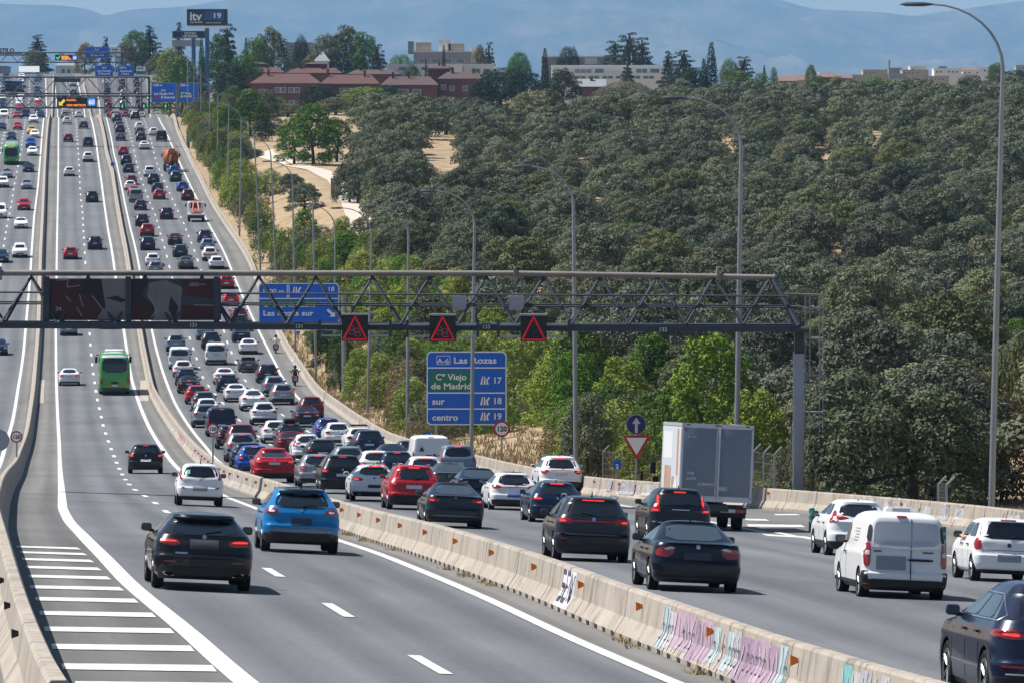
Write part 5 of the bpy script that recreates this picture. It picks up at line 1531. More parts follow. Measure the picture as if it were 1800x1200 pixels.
# two-lane carriageway, driving away
T('L', (352, 1036, 'black_hatch', 'black', 'glossy black hatchback with lit red tail lamps and twin exhausts, nearest on the two-lane carriageway'),
  (525, 971, 'blue_crossover', 'bright blue', 'bright blue crossover with a black roof, second nearest on the two-lane carriageway'),
  (350, 889, 'white_city_car', 'white', 'small white city car with a green sticker in its rear window'),
  (256, 832, 'dark_supermini', 'black', 'black hatchback alone on the two-lane carriageway ahead of the small white city car'),
  (201, 692, 'coach_rear', 'green', 'bright green coach seen from behind, white band above its rear window'),
  (122, 677, 'saloon', 'white', 'white saloon driving in the lane left of the green coach'),
  (121, 590, 'hatchback', 'pale blue', 'pale hatchback half hidden below the near gantry beam on the two-lane carriageway'),
  (188, 578, 'suv', 'black', 'black SUV mostly hidden behind the near gantry beam, ahead of the green coach'),
  (124, 456, 'hatchback', 'red', 'bright red hatchback just beyond the near gantry on the two-lane carriageway'),
  (167, 439, 'suv', 'navy', 'navy SUV to the right of the bright red hatchback beyond the near gantry'),
  (162, 356, 'suv', 'dark grey'), (122, 310, 'hatchback', 'white'), (155, 285, 'suv', 'white'), (155, 258, 'mpv', 'dark grey'), (120, 250, 'hatchback', 'dark red'),
  (147, 227, 'hatchback', 'dark grey'), (118, 219, 'hatchback', 'white'), (114, 209, 'hatchback', 'silver'), (139, 208, 'hatchback', 'white'), (115, 199, 'saloon', 'white'), (128, 152, 'suv', 'white'), (129, 167, 'hatchback', 'teal'), (112, 180, 'hatchback', 'dark grey'))
# the jam
T('R', (1215, 1040, 'executive_saloon', 'blue-black', 'dark blue-black saloon with pale headrests behind its rear glass, nearest the barrier in the jam'),
  (1580, 1056, 'panel_van', 'white', 'small white panel van with a sign box on its roof'),
  (1766, 1024, 'small_hatch', 'white', 'small white hatchback at the right edge with a driver resting an arm on the window'),
  (1848, 1246, 'luxury_suv', 'navy', 'large dark blue SUV with chrome window trim cut off by the bottom right corner'),
  (1036, 988, 'dark_crossover', 'dark grey', 'dark grey SUV with silver roof rails and a silver skid plate on its rear bumper'),
  (1189, 955, 'tall_lamp_suv', 'black', 'black SUV with tall tail lamps running up beside the rear window'),
  (1505, 979, 'quirky_crossover', 'white', 'white crossover partly hidden behind the small white panel van'),
  (1245, 932, 'box_lorry', 'grey', 'grey-doored white box lorry in the jam beside the blue arrow sign'),
  (975, 922, 'sporty_hatch', 'dark blue', 'dark blue sporty hatchback just ahead of the dark grey SUV with roof rails'),
  (795, 929, 'compact_saloon', 'dark grey', 'dark grey saloon alongside the barrier with a wide blank number plate'),
  (900, 899, 'two_tone_hatch', 'white', 'white hatchback with a black roof and a red light bar across its tail'),
  (983, 868, 'family_suv', 'white', 'white SUV with brake lights on, beside the right-hand barrier'),
  (724, 897, 'family_suv', 'red', 'bright red SUV between the white hatchback and the dark grey saloon at the barrier'),
  (655, 881, 'premium_hatch', 'white', 'white hatchback with a lit left tail lamp, just left of the bright red SUV'),
  (600, 868, 'suv', 'black', 'black SUV with lit tail lamps behind the barrier, left of the white hatchback'),
  (558, 856, 'hatchback', 'silver', 'silver hatchback tucked behind the barrier next to the black SUV'),
  (481, 848, 'coupe_suv', 'red', 'glossy red coupe SUV close behind the barrier'),
  (840, 886, 'executive_saloon', 'navy', 'navy saloon with brake lights lit, ahead of the white black-roofed hatchback'),
  (791, 874, 'compact_saloon', 'grey', 'grey saloon right behind the dark grey saloon at the barrier'),
  (746, 860, 'hatchback', 'white', 'white hatchback of which only the roof shows above the bright red SUV'),
  (803, 842, 'mpv', 'pale blue', 'pale blue people carrier beside the white lettered van in the jam'),
  (756, 834, 'white_van_rear', 'white', 'white van with dark lettering on its rear doors in the thick of the jam'),
  (697, 847, 'hatchback', 'dark blue', 'dark blue hatchback with a lit high brake lamp, left of the white lettered van'),
  (690, 828, 'saloon', 'teal'), (722, 822, 'hatchback', 'dark blue'), (661, 846, 'hatchback', 'white'), (612, 836, 'estate', 'silver'),
  (648, 805, 'suv', 'dark blue'), (632, 793, 'estate', 'white', 'white estate car with a roof rack near the right-hand barrier'), (594, 783, 'hatchback', 'white'), (577, 774, 'hatchback', 'blue', 'vivid blue hatchback in the right lane of the jam'),
  (540, 812, 'quirky_crossover', 'white'), (566, 819, 'estate', 'dark grey'), (512, 800, 'saloon', 'dark red'), (510, 785, 'estate', 'dark grey', 'dark estate car carrying a black roof box in the jam'), (485, 779, 'hatchback', 'white'),
  (539, 750, 'saloon', 'dark grey'), (547, 736, 'suv', 'dark red'), (464, 747, 'suv', 'white'), (445, 722, 'coupe_suv', 'white'), (497, 711, 'suv', 'silver'), (482, 696, 'suv', 'pale blue'),
  (470, 673, 'suv', 'dark grey'), (437, 654, 'convertible', 'grey', 'grey open convertible with its roof down in the jam'), (437, 622, 'saloon', 'white'), (424, 601, 'saloon', 'dark blue'), (420, 582, 'suv', 'dark grey'),
  (415, 706, 'saloon', 'white'), (400, 689, 'hatchback', 'navy'), (395, 676, 'saloon', 'white'), (380, 641, 'white_van_rear', 'white', 'white van with a dark rear window just past the near gantry, middle lane'),
  (371, 613, 'suv', 'dark grey'), (361, 598, 'mpv', 'pale blue'),
  (447, 834, 'hatchback', 'blue'), (436, 827, 'hatchback', 'dark blue'), (425, 812, 'suv', 'silver'), (424, 792, 'suv', 'dark red'), (405, 789, 'hatchback', 'dark grey'), (389, 767, 'minibus', 'navy', 'navy minibus behind the round speed sign on the central barrier'),
  (361, 751, 'suv', 'silver'), (364, 735, 'hatchback', 'white'), (359, 722, 'estate', 'grey'), (346, 710, 'hatchback', 'red'), (332, 691, 'saloon', 'dark grey'), (327, 678, 'hatchback', 'dark blue'), (322, 663, 'hatchback', 'white'),
  (316, 649, 'white_van_rear', 'white', 'white van with a black rear window in the jam by the central barrier'), (309, 618, 'suv', 'pale blue'),
  (406, 538, 'hatchback', 'red'), (398, 508, 'hatchback', 'red'), (420, 566, 'hatchback', 'dark red'),
  (381, 473, 'estate', 'white'), (369, 459, 'suv', 'white', 'white SUV with an orange band across its tail, behind the flatbed tow lorry'), (365, 441, 'hatchback', 'pale blue'), (360, 427, 'suv', 'teal'),
  (345, 390, 'tow_lorry', 'white', 'white flatbed tow lorry with red lifting arms'), (330, 353, 'suv', 'dark red'), (321, 337, 'hatchback', 'blue'),
  (327, 473, 'saloon', 'grey'), (317, 452, 'estate', 'dark grey'), (308, 431, 'saloon', 'dark grey'), (293, 386, 'suv', 'dark blue'), (280, 351, 'hatchback', 'red'), (277, 339, 'hatchback', 'navy'), (270, 324, 'suv', 'dark grey'), (263, 311, 'mpv', 'white'),
  (273, 482, 'hatchback', 'pale blue'), (269, 468, 'hatchback', 'white'), (260, 440, 'suv', 'navy'), (259, 416, 'suv', 'red'), (250, 398, 'suv', 'navy'), (247, 370, 'hatchback', 'dark blue'), (239, 356, 'white_van_rear', 'silver'), (235, 345, 'hatchback', 'red'), (229, 335, 'hatchback', 'white'), (231, 325, 'hatchback', 'dark red'),
  (226, 304, 'hatchback', 'dark grey'), (222, 290, 'suv', 'navy'), (217, 273, 'hatchback', 'red'), (212, 248, 'saloon', 'teal'), (211, 235, 'suv', 'navy'), (209, 227, 'hatchback', 'grey'), (206, 216, 'suv', 'dark grey'),
  (254, 263, 'saloon', 'white'), (248, 249, 'suv', 'dark grey'), (246, 238, 'hatchback', 'teal'), (245, 229, 'hatchback', 'white'), (238, 211, 'suv', 'black'),
  (284, 249, 'minibus', 'black', 'black minibus in the right lane near the crest of the hill'), (270, 239, 'hatchback', 'white'), (309, 320, 'suv', 'teal'), (306, 308, 'hatchback', 'blue'), (302, 302, 'mixer_lorry', 'orange', 'orange cement mixer lorry climbing the hill in the right lane'))
# oncoming
T('O', (31, 229, 'hatchback', 'red'), (56, 236, 'hatchback', 'yellow'), (61, 243, 'hatchback', 'white'), (54, 260, 'mpv', 'blue'), (57, 274, 'hatchback', 'white'), (50, 303, 'saloon', 'black'), (20, 289, 'coach_front', 'green', 'green coach coming down the hill in the oncoming carriageway'),
  (20, 247, 'hatchback', 'dark blue'), (12, 313, 'saloon', 'silver'), (5, 330, 'suv', 'white'), (47, 333, 'hatchback', 'silver'), (42, 370, 'suv', 'red'), (-1, 384, 'white_van_rear', 'white'), (37, 402, 'saloon', 'white'), (35, 453, 'suv', 'white'),
  (2, 462, 'hatchback', 'dark blue'), (-3, 624, 'hatchback', 'dark blue'), (3, 230, 'hatchback', 'dark blue'), (59, 217, 'suv', 'white'), (45, 209, 'minibus', 'dark blue'), (71, 208, 'hatchback', 'dark blue'), (30, 209, 'hatchback', 'red'), (7, 209, 'minibus', 'white'), (17, 168, 'dark_lorry', 'navy', 'dark lorry high up the hill in the oncoming carriageway'), (30, 169, 'dark_lorry', 'dark blue', 'dark blue lorry beside another lorry high up the oncoming carriageway'))

rt = random.Random(21)
placed = []
_far = {}
def place(px, py, key, colour, road, label=None, p=None):
    c = MODELS[key]; kind = KIND[key]
    p = p or P(px, py)
    mt = frame(road, p); mt4 = mt.to_4x4()
    ref = c.ro if road != 'O' else c.ro + c.wb
    loc = p - mt @ Vector((0, ref, 0)) + Vector((0, 0, 0.012))
    rot = mt.to_euler()
    rgba = COLOURS[colour]
    if p.y > 1000:
        if key not in _far: _far[key] = c.joined(NAME[kind])
        e = link(NAME[kind], _far[key], None, loc, rot); e.color = rgba
    else:
        e = empty(NAME[kind], loc, rot)
        unlit = label is None and rt.random() < .55
        for nm, me, l, sub in c.parts:
            if unlit and nm in ('brake_light', 'high_brake_light'): continue
            o = link(nm, me, e); o.color = rgba
        for sd, y in c.wheels:
            x = c.wx if hasattr(c, 'wx') else c.W / 2 - 0.115
            if p.y < 520:
                w = link('wheel', c.tyre, e, (sd * x, y, c.wr), (0, 0, 0 if sd > 0 else math.pi)); link('rim', c.rim, w)
            else:
                link('wheel', c.tyre, e, (sd * x, y, c.wr))
    placed.append(dict(e=e, d=p.y, X=p.x, road=road, col=colour, kind=kind, label=label, key=key))
    return e
for r in traffic: place(*r)
# the far queues above the crest, car by car
def fill(road, fx, d0, d1, gap, keys=('hatchback', 'suv', 'saloon', 'estate', 'hatchback')):
    d = d0 + rt.uniform(0, 8)
    while d < d1:
        X = fx(d) + rt.uniform(-.4, .4)
        if all(abs(q['d'] - d) > 7 or abs(q['X'] - X) > 2.2 or q['road'] != road for q in placed):
            place(0, 0, rt.choice(keys), rt.choice(['white', 'silver', 'dark grey', 'navy', 'black', 'grey', 'white', 'red', 'dark blue', 'silver']), road, None, Vector((X, d, road_z(d, X))))
        d += rt.uniform(*gap)
mid = lambda a, b: (lambda d: (a(d) + b(d)) / 2)
fill('R', mid(RLSOL, LA), 1392, 1600, (13, 26)); fill('R', mid(LA, LB), 1392, 1600, (13, 26)); fill('R', mid(LB, RRSOL), 1392, 1600, (15, 30))
fill('R', mid(RLSOL, LA), 1130, 1176, (11, 14)); fill('R', mid(LA, LB), 1150, 1176, (11, 14))
fill('O', mid(OSOL, ODASH), 1392, 1610, (12, 22)); fill('O', mid(ODASH, ODASH2), 1392, 1610, (12, 24)); fill('O', mid(ODASH2, OEDGE), 1392, 1610, (14, 24))
# extras carried by single vehicles
def by(pref): return next(q for q in placed if q['label'] and q['label'].startswith(pref))
def rot_of(q): return q['e'].rotation_euler.to_matrix(), q['e'].location
q = by('dark estate car carrying'); m_, l_ = rot_of(q)
tag(link('roof_box', MB().box((0, 1.9, 1.62), (.75, 1.9, .30), 0, None, .10).mesh('roof_box', ['plastic'], True), None, l_, q['e'].rotation_euler), 'black roof box strapped on a dark estate car in the jam', 'roof box')
q = by('white estate car with a roof rack')
tag(link('roof_rack', MB().box((0, 1.7, 1.56), (1.0, 1.3, .05), 0).tube([(-.5, 1.1, 1.6), (.5, 1.1, 1.6)], .03, 0, 6).tube([(-.5, 2.3, 1.6), (.5, 2.3, 1.6)], .03, 0, 6).mesh('roof_rack', ['plastic']), None, l_ * 0 + q['e'].location, q['e'].rotation_euler), 'dark roof rack on the white estate car near the right-hand barrier', 'roof rack')
q = by('white SUV with an orange band')
c = MODELS['suv']
def patch(model_key, poly, m, nm, off=.02):
    n0 = len(MODELS[model_key].parts); MODELS[model_key].decal(nm, poly, 'rear', m, off=off, rnd=0)
    nm_, me, _, _ = MODELS[model_key].parts.pop(); return me
link('reflective_band', patch('suv', c.sym(.84, .72, .84, .84), 'mixer_orange', 'reflective_band', .03), q['e'])
q = by('white van with dark lettering')
me = text_mesh('VENT', .26, .012, 'sign_black'); me.transform(Matrix.Translation((-.10, -.012, 1.22))); me.transform(Matrix.Rotation(R(-8), 4, 'X')); me.transform(Matrix.Translation((0, .22, -.02)))
for ch in list(q['e'].children):
    if ch.name.startswith('rear_window'): bpy.data.objects.remove(ch)
link('lettering', me, q['e'])
link('emblem', MB().prism([(-.62, 1.20), (-.36, 1.20), (-.49, 1.46)], .02, .05).mesh('emblem', ['sign_black']), q['e'])

# ---- labels that single each vehicle out
def lane_of(q):
    d, X = q['d'], q['X']
    if q['road'] == 'L': return 'left' if X < LDASH(d) else 'right'
    if q['road'] == 'R': return 'left' if X < LA(d) else 'middle' if X < LB(d) else 'right'
    return 'inner' if X > ODASH(d) else 'middle' if X > ODASH2(d) else 'outer'
lanes = {}
for q in placed: lanes.setdefault((q['road'], lane_of(q)), []).append(q)
ROADN = {'L': 'two-lane carriageway', 'R': 'jam', 'O': 'oncoming traffic'}
def an(t): return ('an ' if t[0] in 'aeiou' or t.startswith('SUV') and False else 'a ') + t
for (rd, ln), qs in lanes.items():
    qs.sort(key=lambda q: q['d'])
    for i, q in enumerate(qs):
        me_ = f"{q['col']} {q['kind']}"; q['me'] = me_; q['lane'] = ln
        q['ahead'] = f"{qs[i+1]['col']} {qs[i+1]['kind']}" if i + 1 < len(qs) else None
        q['back'] = f"{qs[i-1]['col']} {qs[i-1]['kind']}" if i else None
def section(d):
    return 'near the front' if d < 320 else 'just before the gantry' if d < 520 else 'past the gantry' if d < 700 else 'climbing the hill' if d < 930 else 'near the crest' if d < 1250 else 'beyond the crest'
seen = {}
for q in placed:
    if q['label']: seen[q['label']] = 1
ordn = {}
for q in sorted(placed, key=lambda q: q['d']):
    if not q['label']:
        opts = []
        rn = ROADN[q['road']]
        if q['ahead']: opts.append(f"{q['me']} {section(q['d'])}, {q['lane']} lane of the {rn}, behind {an(q['ahead'])}")
        if q['back']: opts.append(f"{q['me']} {section(q['d'])}, {q['lane']} lane of the {rn}, beyond {an(q['back'])}")
        if q['ahead'] and q['back']: opts.append(f"{q['me']} between {an(q['back'])} and {an(q['ahead'])}, {q['lane']} lane, {section(q['d'])}")
        lab = next((o for o in opts if o not in seen and len(re.findall(r'[A-Za-z0-9][A-Za-z0-9-]*', o.replace('-', ' '))) <= 16), None)
        if lab is None:
            k = (q['me'], section(q['d']), q['road'], q['lane']); ordn[k] = ordn.get(k, 0) + 1
            lab = f"{q['me']} {section(q['d'])}, {['nearest','second nearest','third nearest','fourth nearest','fifth nearest','sixth nearest'][min(5, ordn[k]-1)]} in the {q['lane']} lane, {rn}"
        q['label'] = lab; seen[lab] = 1
    tag(q['e'], q['label'], CAT.get(q['kind'], 'car'), {'L': 'vehicles driving away on the two-lane carriageway', 'R': 'vehicles queuing in the jam', 'O': 'oncoming vehicles'}[q['road']])

# ---- motorcycles filtering along the hard shoulder
for (px, py, cm, bm_, lb, lp) in ((485, 621, 'cloth_white', 'tow_red', 'red motorcycle on the hard shoulder by the blue overhead sign, farther of the two', 'motorcyclist in a white shirt and dark helmet riding along the hard shoulder'),
                              (519, 678, 'cloth_dark', 'steel_dark', 'dark motorcycle on the hard shoulder beside the right-hand barrier, nearer of the two', 'motorcyclist all in black with a black helmet riding along the hard shoulder')):
    p = P(px, py); mt = frame('R', p)
    e = empty('motorcycle', p + Vector((0, 0, .01)), mt.to_euler(), lb, 'motorcycle', 'motorcycles on the hard shoulder'); motorcycle(e, bm_)
    rm = rider_mesh(cm); rm.materials.append(M['jeans'])
    for f in rm.polygons:
        if f.center.z < .90: f.material_index = 1
    r = link('person', rm, None, p + Vector((0, 0, .01)), mt.to_euler()); tag(r, lp, 'person')
    h = MB().lathe([(.001, .15), (.07, .135), (.12, .08), (.14, 0), (.135, -.08), (.10, -.13), (.001, -.14)], 0, 16, Matrix.Translation((0, .21, 1.63)) @ Matrix.Rotation(R(-90), 4, 'Y'))
    link('helmet', h.mesh('helmet', ['plastic'], True), r)
# driver with an arm on the sill of the small white hatchback
q = by('small white hatchback at the right edge')
J = [(-.33, 1.62, .55, .15, .12), (-.33, 1.58, .80, .16, .11), (-.34, 1.56, 1.00, .17, .10), (-.34, 1.57, 1.10, .06, .06), (-.34, 1.58, 1.20, .08, .09),
     (-.53, 1.58, 1.00, .06, .06), (-.80, 1.66, .985, .048, .048), (-.82, 1.90, 1.02, .038, .038), (-.82, 1.97, 1.03, .036, .022)]
nj = len(J)
B = [(0,1),(1,2),(2,3),(3,4),(2,5),(5,6),(6,7),(7,8)]
for k, (dx, l) in enumerate(((-.028, .060), (-.010, .072), (.010, .068), (.028, .052))):
    J.append((-.82 + dx, 2.03, 1.03, .009, .009)); J.append((-.82 + dx, 2.03 + l, 1.015, .008, .008)); a = len(J)
    B += [(8, a-2), (a-2, a-1)]
J.append((-.78, 1.98, 1.05, .010, .010)); J.append((-.76, 2.02, 1.05, .009, .009)); a = len(J); B += [(7, a-2), (a-2, a-1)]
pm = skinned('person', J, B, 0, 'skin', 2); pm.materials.append(M['cloth_dark'])
for f in pm.polygons:
    if f.center.x > -.66 and f.center.z < 1.08: f.material_index = 1
tag(link('person', pm, None, q['e'].location, q['e'].rotation_euler), 'driver of the small white hatchback with a bare forearm resting on the window sill', 'person')
# ================================================================== gantries, signs, lamps, boards
class Flat:
    """things seen square-on: give picture spots, get metres on the plane at distance d (relative to the thing's foot)"""
    def __init__(s, root, d): s.o, s.d, s.root = Vector(root.location), d, root
    def v(s, px, py):
        p = ray_at(px, py, s.d) - s.o; return p.x, p.z
    def poly(s, name, pts, m, y=0.0, th=0.02, parent=None):
        mb = MB(); mb.prism([s.v(*p) for p in pts], y, y + th); return link(name, mb.mesh(name, [m]), parent or s.root)
    def rect(s, name, x0, y0, x1, y1, m, y=0.0, th=0.02, r=0.0, parent=None):
        a, b = s.v(x0, y1), s.v(x1, y0)
        pts = rrect(a[0], a[1], b[0], b[1], r) if r else [(a[0], a[1]), (b[0], a[1]), (b[0], b[1]), (a[0], b[1])]
        return link(name, MB().prism(pts, y, y + th).mesh(name, [m]), parent or s.root)
    def text(s, txt, px, py, hpx, m='sign_white', y=-0.03, bold=0.02, align='LEFT', wpx=None, parent=None, space=1.0):
        k = s.d / F
        me = text_mesh(txt, hpx * k * 1.38, bold * hpx * k, m, align, 0.0, wpx * k if wpx else None, space)
        x, z = s.v(px, py); return link('lettering', me, parent or s.root, (x, y, z))
    def post(s, name, px, py0, py1, r, m='steel', y=0.05, parent=None):
        x, z0 = s.v(px, py0); _, z1 = s.v(px, py1)
        return link(name, MB().tube([(x, y, z0), (x, y, z1)], r, 0, 8).mesh(name, [m], True), parent or s.root)

def foot(px, d, lift=0.0):
    p = GP(px, d); p.z += lift; return p

# ---------- lamp posts along the right-hand verge
LAMPS = [(1743,1763,1582,8,165,'nearest tall grey lamp post at the right edge, arching over the road'),(1294,1303,1163,172,212,'tall grey lamp post rising behind the white box lorry'),(1013,1008,900,293,261,'grey lamp post by the white SUV, right of the large blue exits sign'),
 (828,834,738,336,303,'grey lamp post standing in front of the large blue exits sign'),(716,718,635,363,345,'grey lamp post between the first two red warning screens, left of the exits sign'),(646,653,580,366,393,'grey lamp post beside the leftmost red warning screen'),
 (588,589,520,360,441,'grey lamp post behind the blue overhead exit sign'),(547,550,496,327,490,'grey lamp post rising from the bright shrubs above the blue overhead exit sign'),(508,514,460,284,545,'grey lamp post in front of the eroded earth bank'),(474,476,426,243,600,'grey lamp post left of the pale path by the shrubs'),
 (444,447,400,211,660,None),(421,424,375,184,730,None),(400,402,357,162,800,None),(382,383,345,148,880,None),(368,369,334,131,960,None),(353,353,320,104,1060,None),(341,341,312,98,1120,None),(330,330,303,92,1160,None)]
for xf, xt, xe, ye, d, lab in LAMPS:
    if d < 460: d = dverge(xf, 1.6)
    p = foot(xf, d)
    xr = BARR(min(d, 1200)) + 0.7
    if p.x < xr: p = Vector((xr, d, ground_z(d, xr)))
    e = empty('street_lamp', p, None, lab or 'slim grey lamp post in the distant row along the wooded verge', 'lamp post', 'lamp posts along the right-hand verge')
    k = d / F; g = ray_at
    top = g(xt, ye, d) - p; end = g(xe, ye, d) - p; w = top.x - end.x
    zb = top.z - w * 0.62
    r = 0.105 if d < 400 else 0.095
    pts = [Vector((0, 0, -0.3)), Vector((top.x * .5, 0, zb * .5)), Vector((top.x, 0, zb))]
    for a in range(1, 9):
        t = R(90 * a / 8); pts.append(Vector((top.x - w * 0.70 * (1 - math.cos(t)), 0, zb + (top.z - zb) * math.sin(t))))
    rad = [r * 1.15, r, r * .72] + [r * .60 - .005 * a for a in range(1, 9)]
    link('pole', MB().tube(pts, [max(.035, q) for q in rad], 0, 10).mesh('pole', ['steel'], True), e)
    a, b = pts[-1], Vector((end.x, 0, end.z))
    hd = MB(); mid_ = (b - a)
    hd.tube([a - mid_ * .06, a + mid_ * .25, a + mid_ * .8, b], [.05, .12, .11, .03], 0, 8)
    me = hd.mesh('lamp_head', ['gantry'], True)
    zc = (a.z + b.z) / 2
    for v in me.vertices: v.co.z = zc + (v.co.z - zc) * .62
    link('lamp_head', me, e)
    if d < 450: link('base_plate', MB().box((0, 0, .12), (.5, .5, .3), 0, None, .03).mesh('base_plate', ['concrete'], True), e)

# ---------- the near gantry
d = dverge(1404, 1.8)
p = Vector(((1404 - 900) / F * d, d, 0)); p.z = ground_z(d, p.x)
e = empty('sign_gantry', p, None, 'long dark triangular truss gantry spanning all lanes, nearest to the viewer', 'gantry')
G = Flat(e, d)
dep = 1.1
def g3(px, py, y=0.0):
    x, z = G.v(px, py); return Vector((x, y, z))
mb = MB(); mb.tube([g3(-60, 480, 0), g3(905, 481, 0), g3(1362, 488, 0)], .112, 0, 10); link('top_tube', mb.mesh('top_tube', ['gantry_top'], True), e)
for y in (-dep, dep):
    mb = MB(); mb.box((g3(-60, 570, y) + g3(1405, 577, y)) / 2, (abs(g3(-60, 570).x - g3(1405, 577).x), .20, .24), 0, Matrix.Rotation(-math.atan2(g3(1405,577).z - g3(-60,570).z, g3(1405,577).x - g3(-60,570).x), 3, 'Y'))
    link('bottom_chord', mb.mesh('bottom_chord', ['gantry']), e)
for y in (-dep, dep):
    mb = MB()
    for k in range(-1, 14):
        xt, xb0, xb1 = 55 + 100 * k, 5 + 100 * k, 105 + 100 * k
        t = g3(xt, 486, 0)
        mb.tube([t, g3(xb0, 568, y)], .055, 0, 6); mb.tube([t, g3(min(xb1, 1400), 569, y)], .055, 0, 6)
    link('bracing', mb.mesh('bracing', ['gantry'], True), e)
mb = MB(); mb.tube([g3(1358, 490, 0), g3(1402, 572, -dep)], .11, 0, 8); mb.tube([g3(1358, 490, 0), g3(1402, 572, dep)], .11, 0, 8); link('end_brace', mb.mesh('end_brace', ['gantry'], True), e)
for yy, yd in ((513, -.7), (533, -.6), (514, .7), (531, .6)):
    link('handrail', MB().tube([g3(-60, yy, yd), g3(1388, yy + 7, yd)], .035, 0, 6).mesh('handrail', ['gantry'], True), e)
mb = MB(); mb.box((g3(-60, 575).x / 2 + g3(1395, 575).x / 2, 0, g3(700, 570).z), (g3(1395, 575).x - g3(-60, 575).x, 1.5, .05)); link('walkway', mb.mesh('walkway', ['gantry']), e)
for xx in (0, 905, 1262): link('flange', MB().box(g3(xx, 481), (.12, .5, .52), 0, None, .02).mesh('flange', ['gantry_top'], True), e)
zc = g3(1404, 577).z
M['column_blue'] = mat('column_paint', (0.30, 0.33, 0.385), 0.5, var=.1, scale=1)
mb = MB(); mb.box((0, 0, (zc - .9) / 2 - .2), (.42, .5, zc - .9 + .4), 0, None, .04); link('column', mb.mesh('column', ['column_blue'], True), e)
mb = MB(); mb.box((0.02, 0, zc - .52), (.36, .5, .9), 0); mb.box((0, 0, zc - .05), (.6, 2.6, .14), 0); link('column_head', mb.mesh('column_head', ['gantry']), e)
lad = MB()
for xx in (1416, 1424, 1441, 1447): lad.tube([g3(xx, 518 if xx > 1430 else 520, .2), g3(xx, 760, .2)], .022, 0, 5)
for k in range(12): lad.tube([g3(1416, 530 + 19 * k, .2), g3(1424, 530 + 19 * k, .2)], .016, 0, 5)
for yy in (519, 543, 595, 660, 725):
    lad.tube([g3(1414, yy, .2), g3(1448, yy, .2), g3(1448, yy, .9), g3(1414, yy, .9)], .03, 0, 5)
lad.tube([g3(1376, 516, .2), g3(1447, 518, .2)], .03, 0, 5); lad.tube([g3(1390, 538, .2), g3(1447, 542, .2)], .03, 0, 5)
link('ladder_cage', lad.mesh('ladder_cage', ['steel'], True), e)
for xx, yy, t in ((343, 571, '131'), (528, 573, '131'), (855, 574, '133'), (1164, 579, '132')):
    G.rect('marker_plate', xx - 8, yy - 7, xx + 8, yy + 3, 'gantry', y=-dep - .13, th=.01); G.text(t, xx, yy + 2, 7, 'plate_white', y=-dep - .15, align='CENTER')
for x0, x1 in ((795, 820), (895, 921)): G.rect('control_cabinet', x0, 520, x1, 544, 'sign_grey', y=-.8, th=.25, r=.02)
# back of a message board, sprayed over
brd = empty('message_board_back', p + g3(230, 560, -.85), None, 'back of a wide message board in the near gantry with dark red and grey graffiti', 'message board')
Bd = Flat(brd, d - .85)
Bd.rect('panel', 76, 490, 388, 563, 'gantry', th=.3)
M['graf_red'] = mat('graf_red', (0.036, 0.004, 0.005), 0.6, var=.3, scale=1.5); M['graf_grey'] = mat('graf_grey', (0.13, 0.135, 0.145), 0.6, var=.2, scale=1.5); M['graf_black'] = mat('graf_black', (0.006, 0.006, 0.008), 0.6); M['graf_pale'] = mat('graf_pale', (0.3, 0.3, 0.32), 0.6)
mb = MB()
def gp(pts, mi, y): mb.prism([Bd.v(*q) for q in pts], y, y + .004, mi)
gp([(90,493),(186,490),(200,562),(84,562)], 2, -.008); gp([(92,494),(150,492),(140,515),(152,540),(150,561),(90,561)], 0, -.014); gp([(120,515),(160,520),(182,545),(170,561),(148,561),(140,535)], 0, -.016)
gp([(178,491),(226,490),(222,562),(172,562),(186,540)], 1, -.014); gp([(226,492),(262,490),(250,520),(275,545),(262,562),(230,562)], 2, -.012); gp([(230,530),(262,535),(268,560),(232,560)], 0, -.018)
gp([(262,498),(290,492),(320,505),(316,562),(270,562),(272,540),(258,520)], 1, -.02); gp([(318,492),(372,492),(374,526),(326,520)], 0, -.016); gp([(320,536),(376,540),(376,561),(320,561)], 0, -.022); gp([(300,520),(314,540),(306,560),(296,545)], 2, -.024); gp([(205,520),(222,528),(214,532),(186,524)], 2, -.024)
for a, b in (((100,493),(120,492)),((120,492),(118,505)),((118,505),(140,502)),((162,520),(182,545)),((182,545),(172,560)),((262,520),(276,545)),((276,545),(266,558)),((348,500),(362,500)),((340,536),(376,537)),((116,520),(124,530)),((140,518),(146,540)),((135,540),(144,556))):
    x0, z0 = Bd.v(*a); x1, z1 = Bd.v(*b); mb.tube([(x0, -.03, z0), (x1, -.03, z1)], .016, 3, 4)
link('graffiti_lettering', mb.mesh('graffiti_lettering', ['graf_red', 'graf_grey', 'graf_black', 'graf_pale']), brd)
Bd.text('24.', 98, 546, 7, 'graf_pale', y=-.035); Bd.text('2025', 333, 503, 6, 'graf_pale', y=-.035)
for xx in (82, 226, 381): Bd.rect('mullion', xx - 5, 486, xx + 5, 566, 'gantry', y=-.07, th=.08)
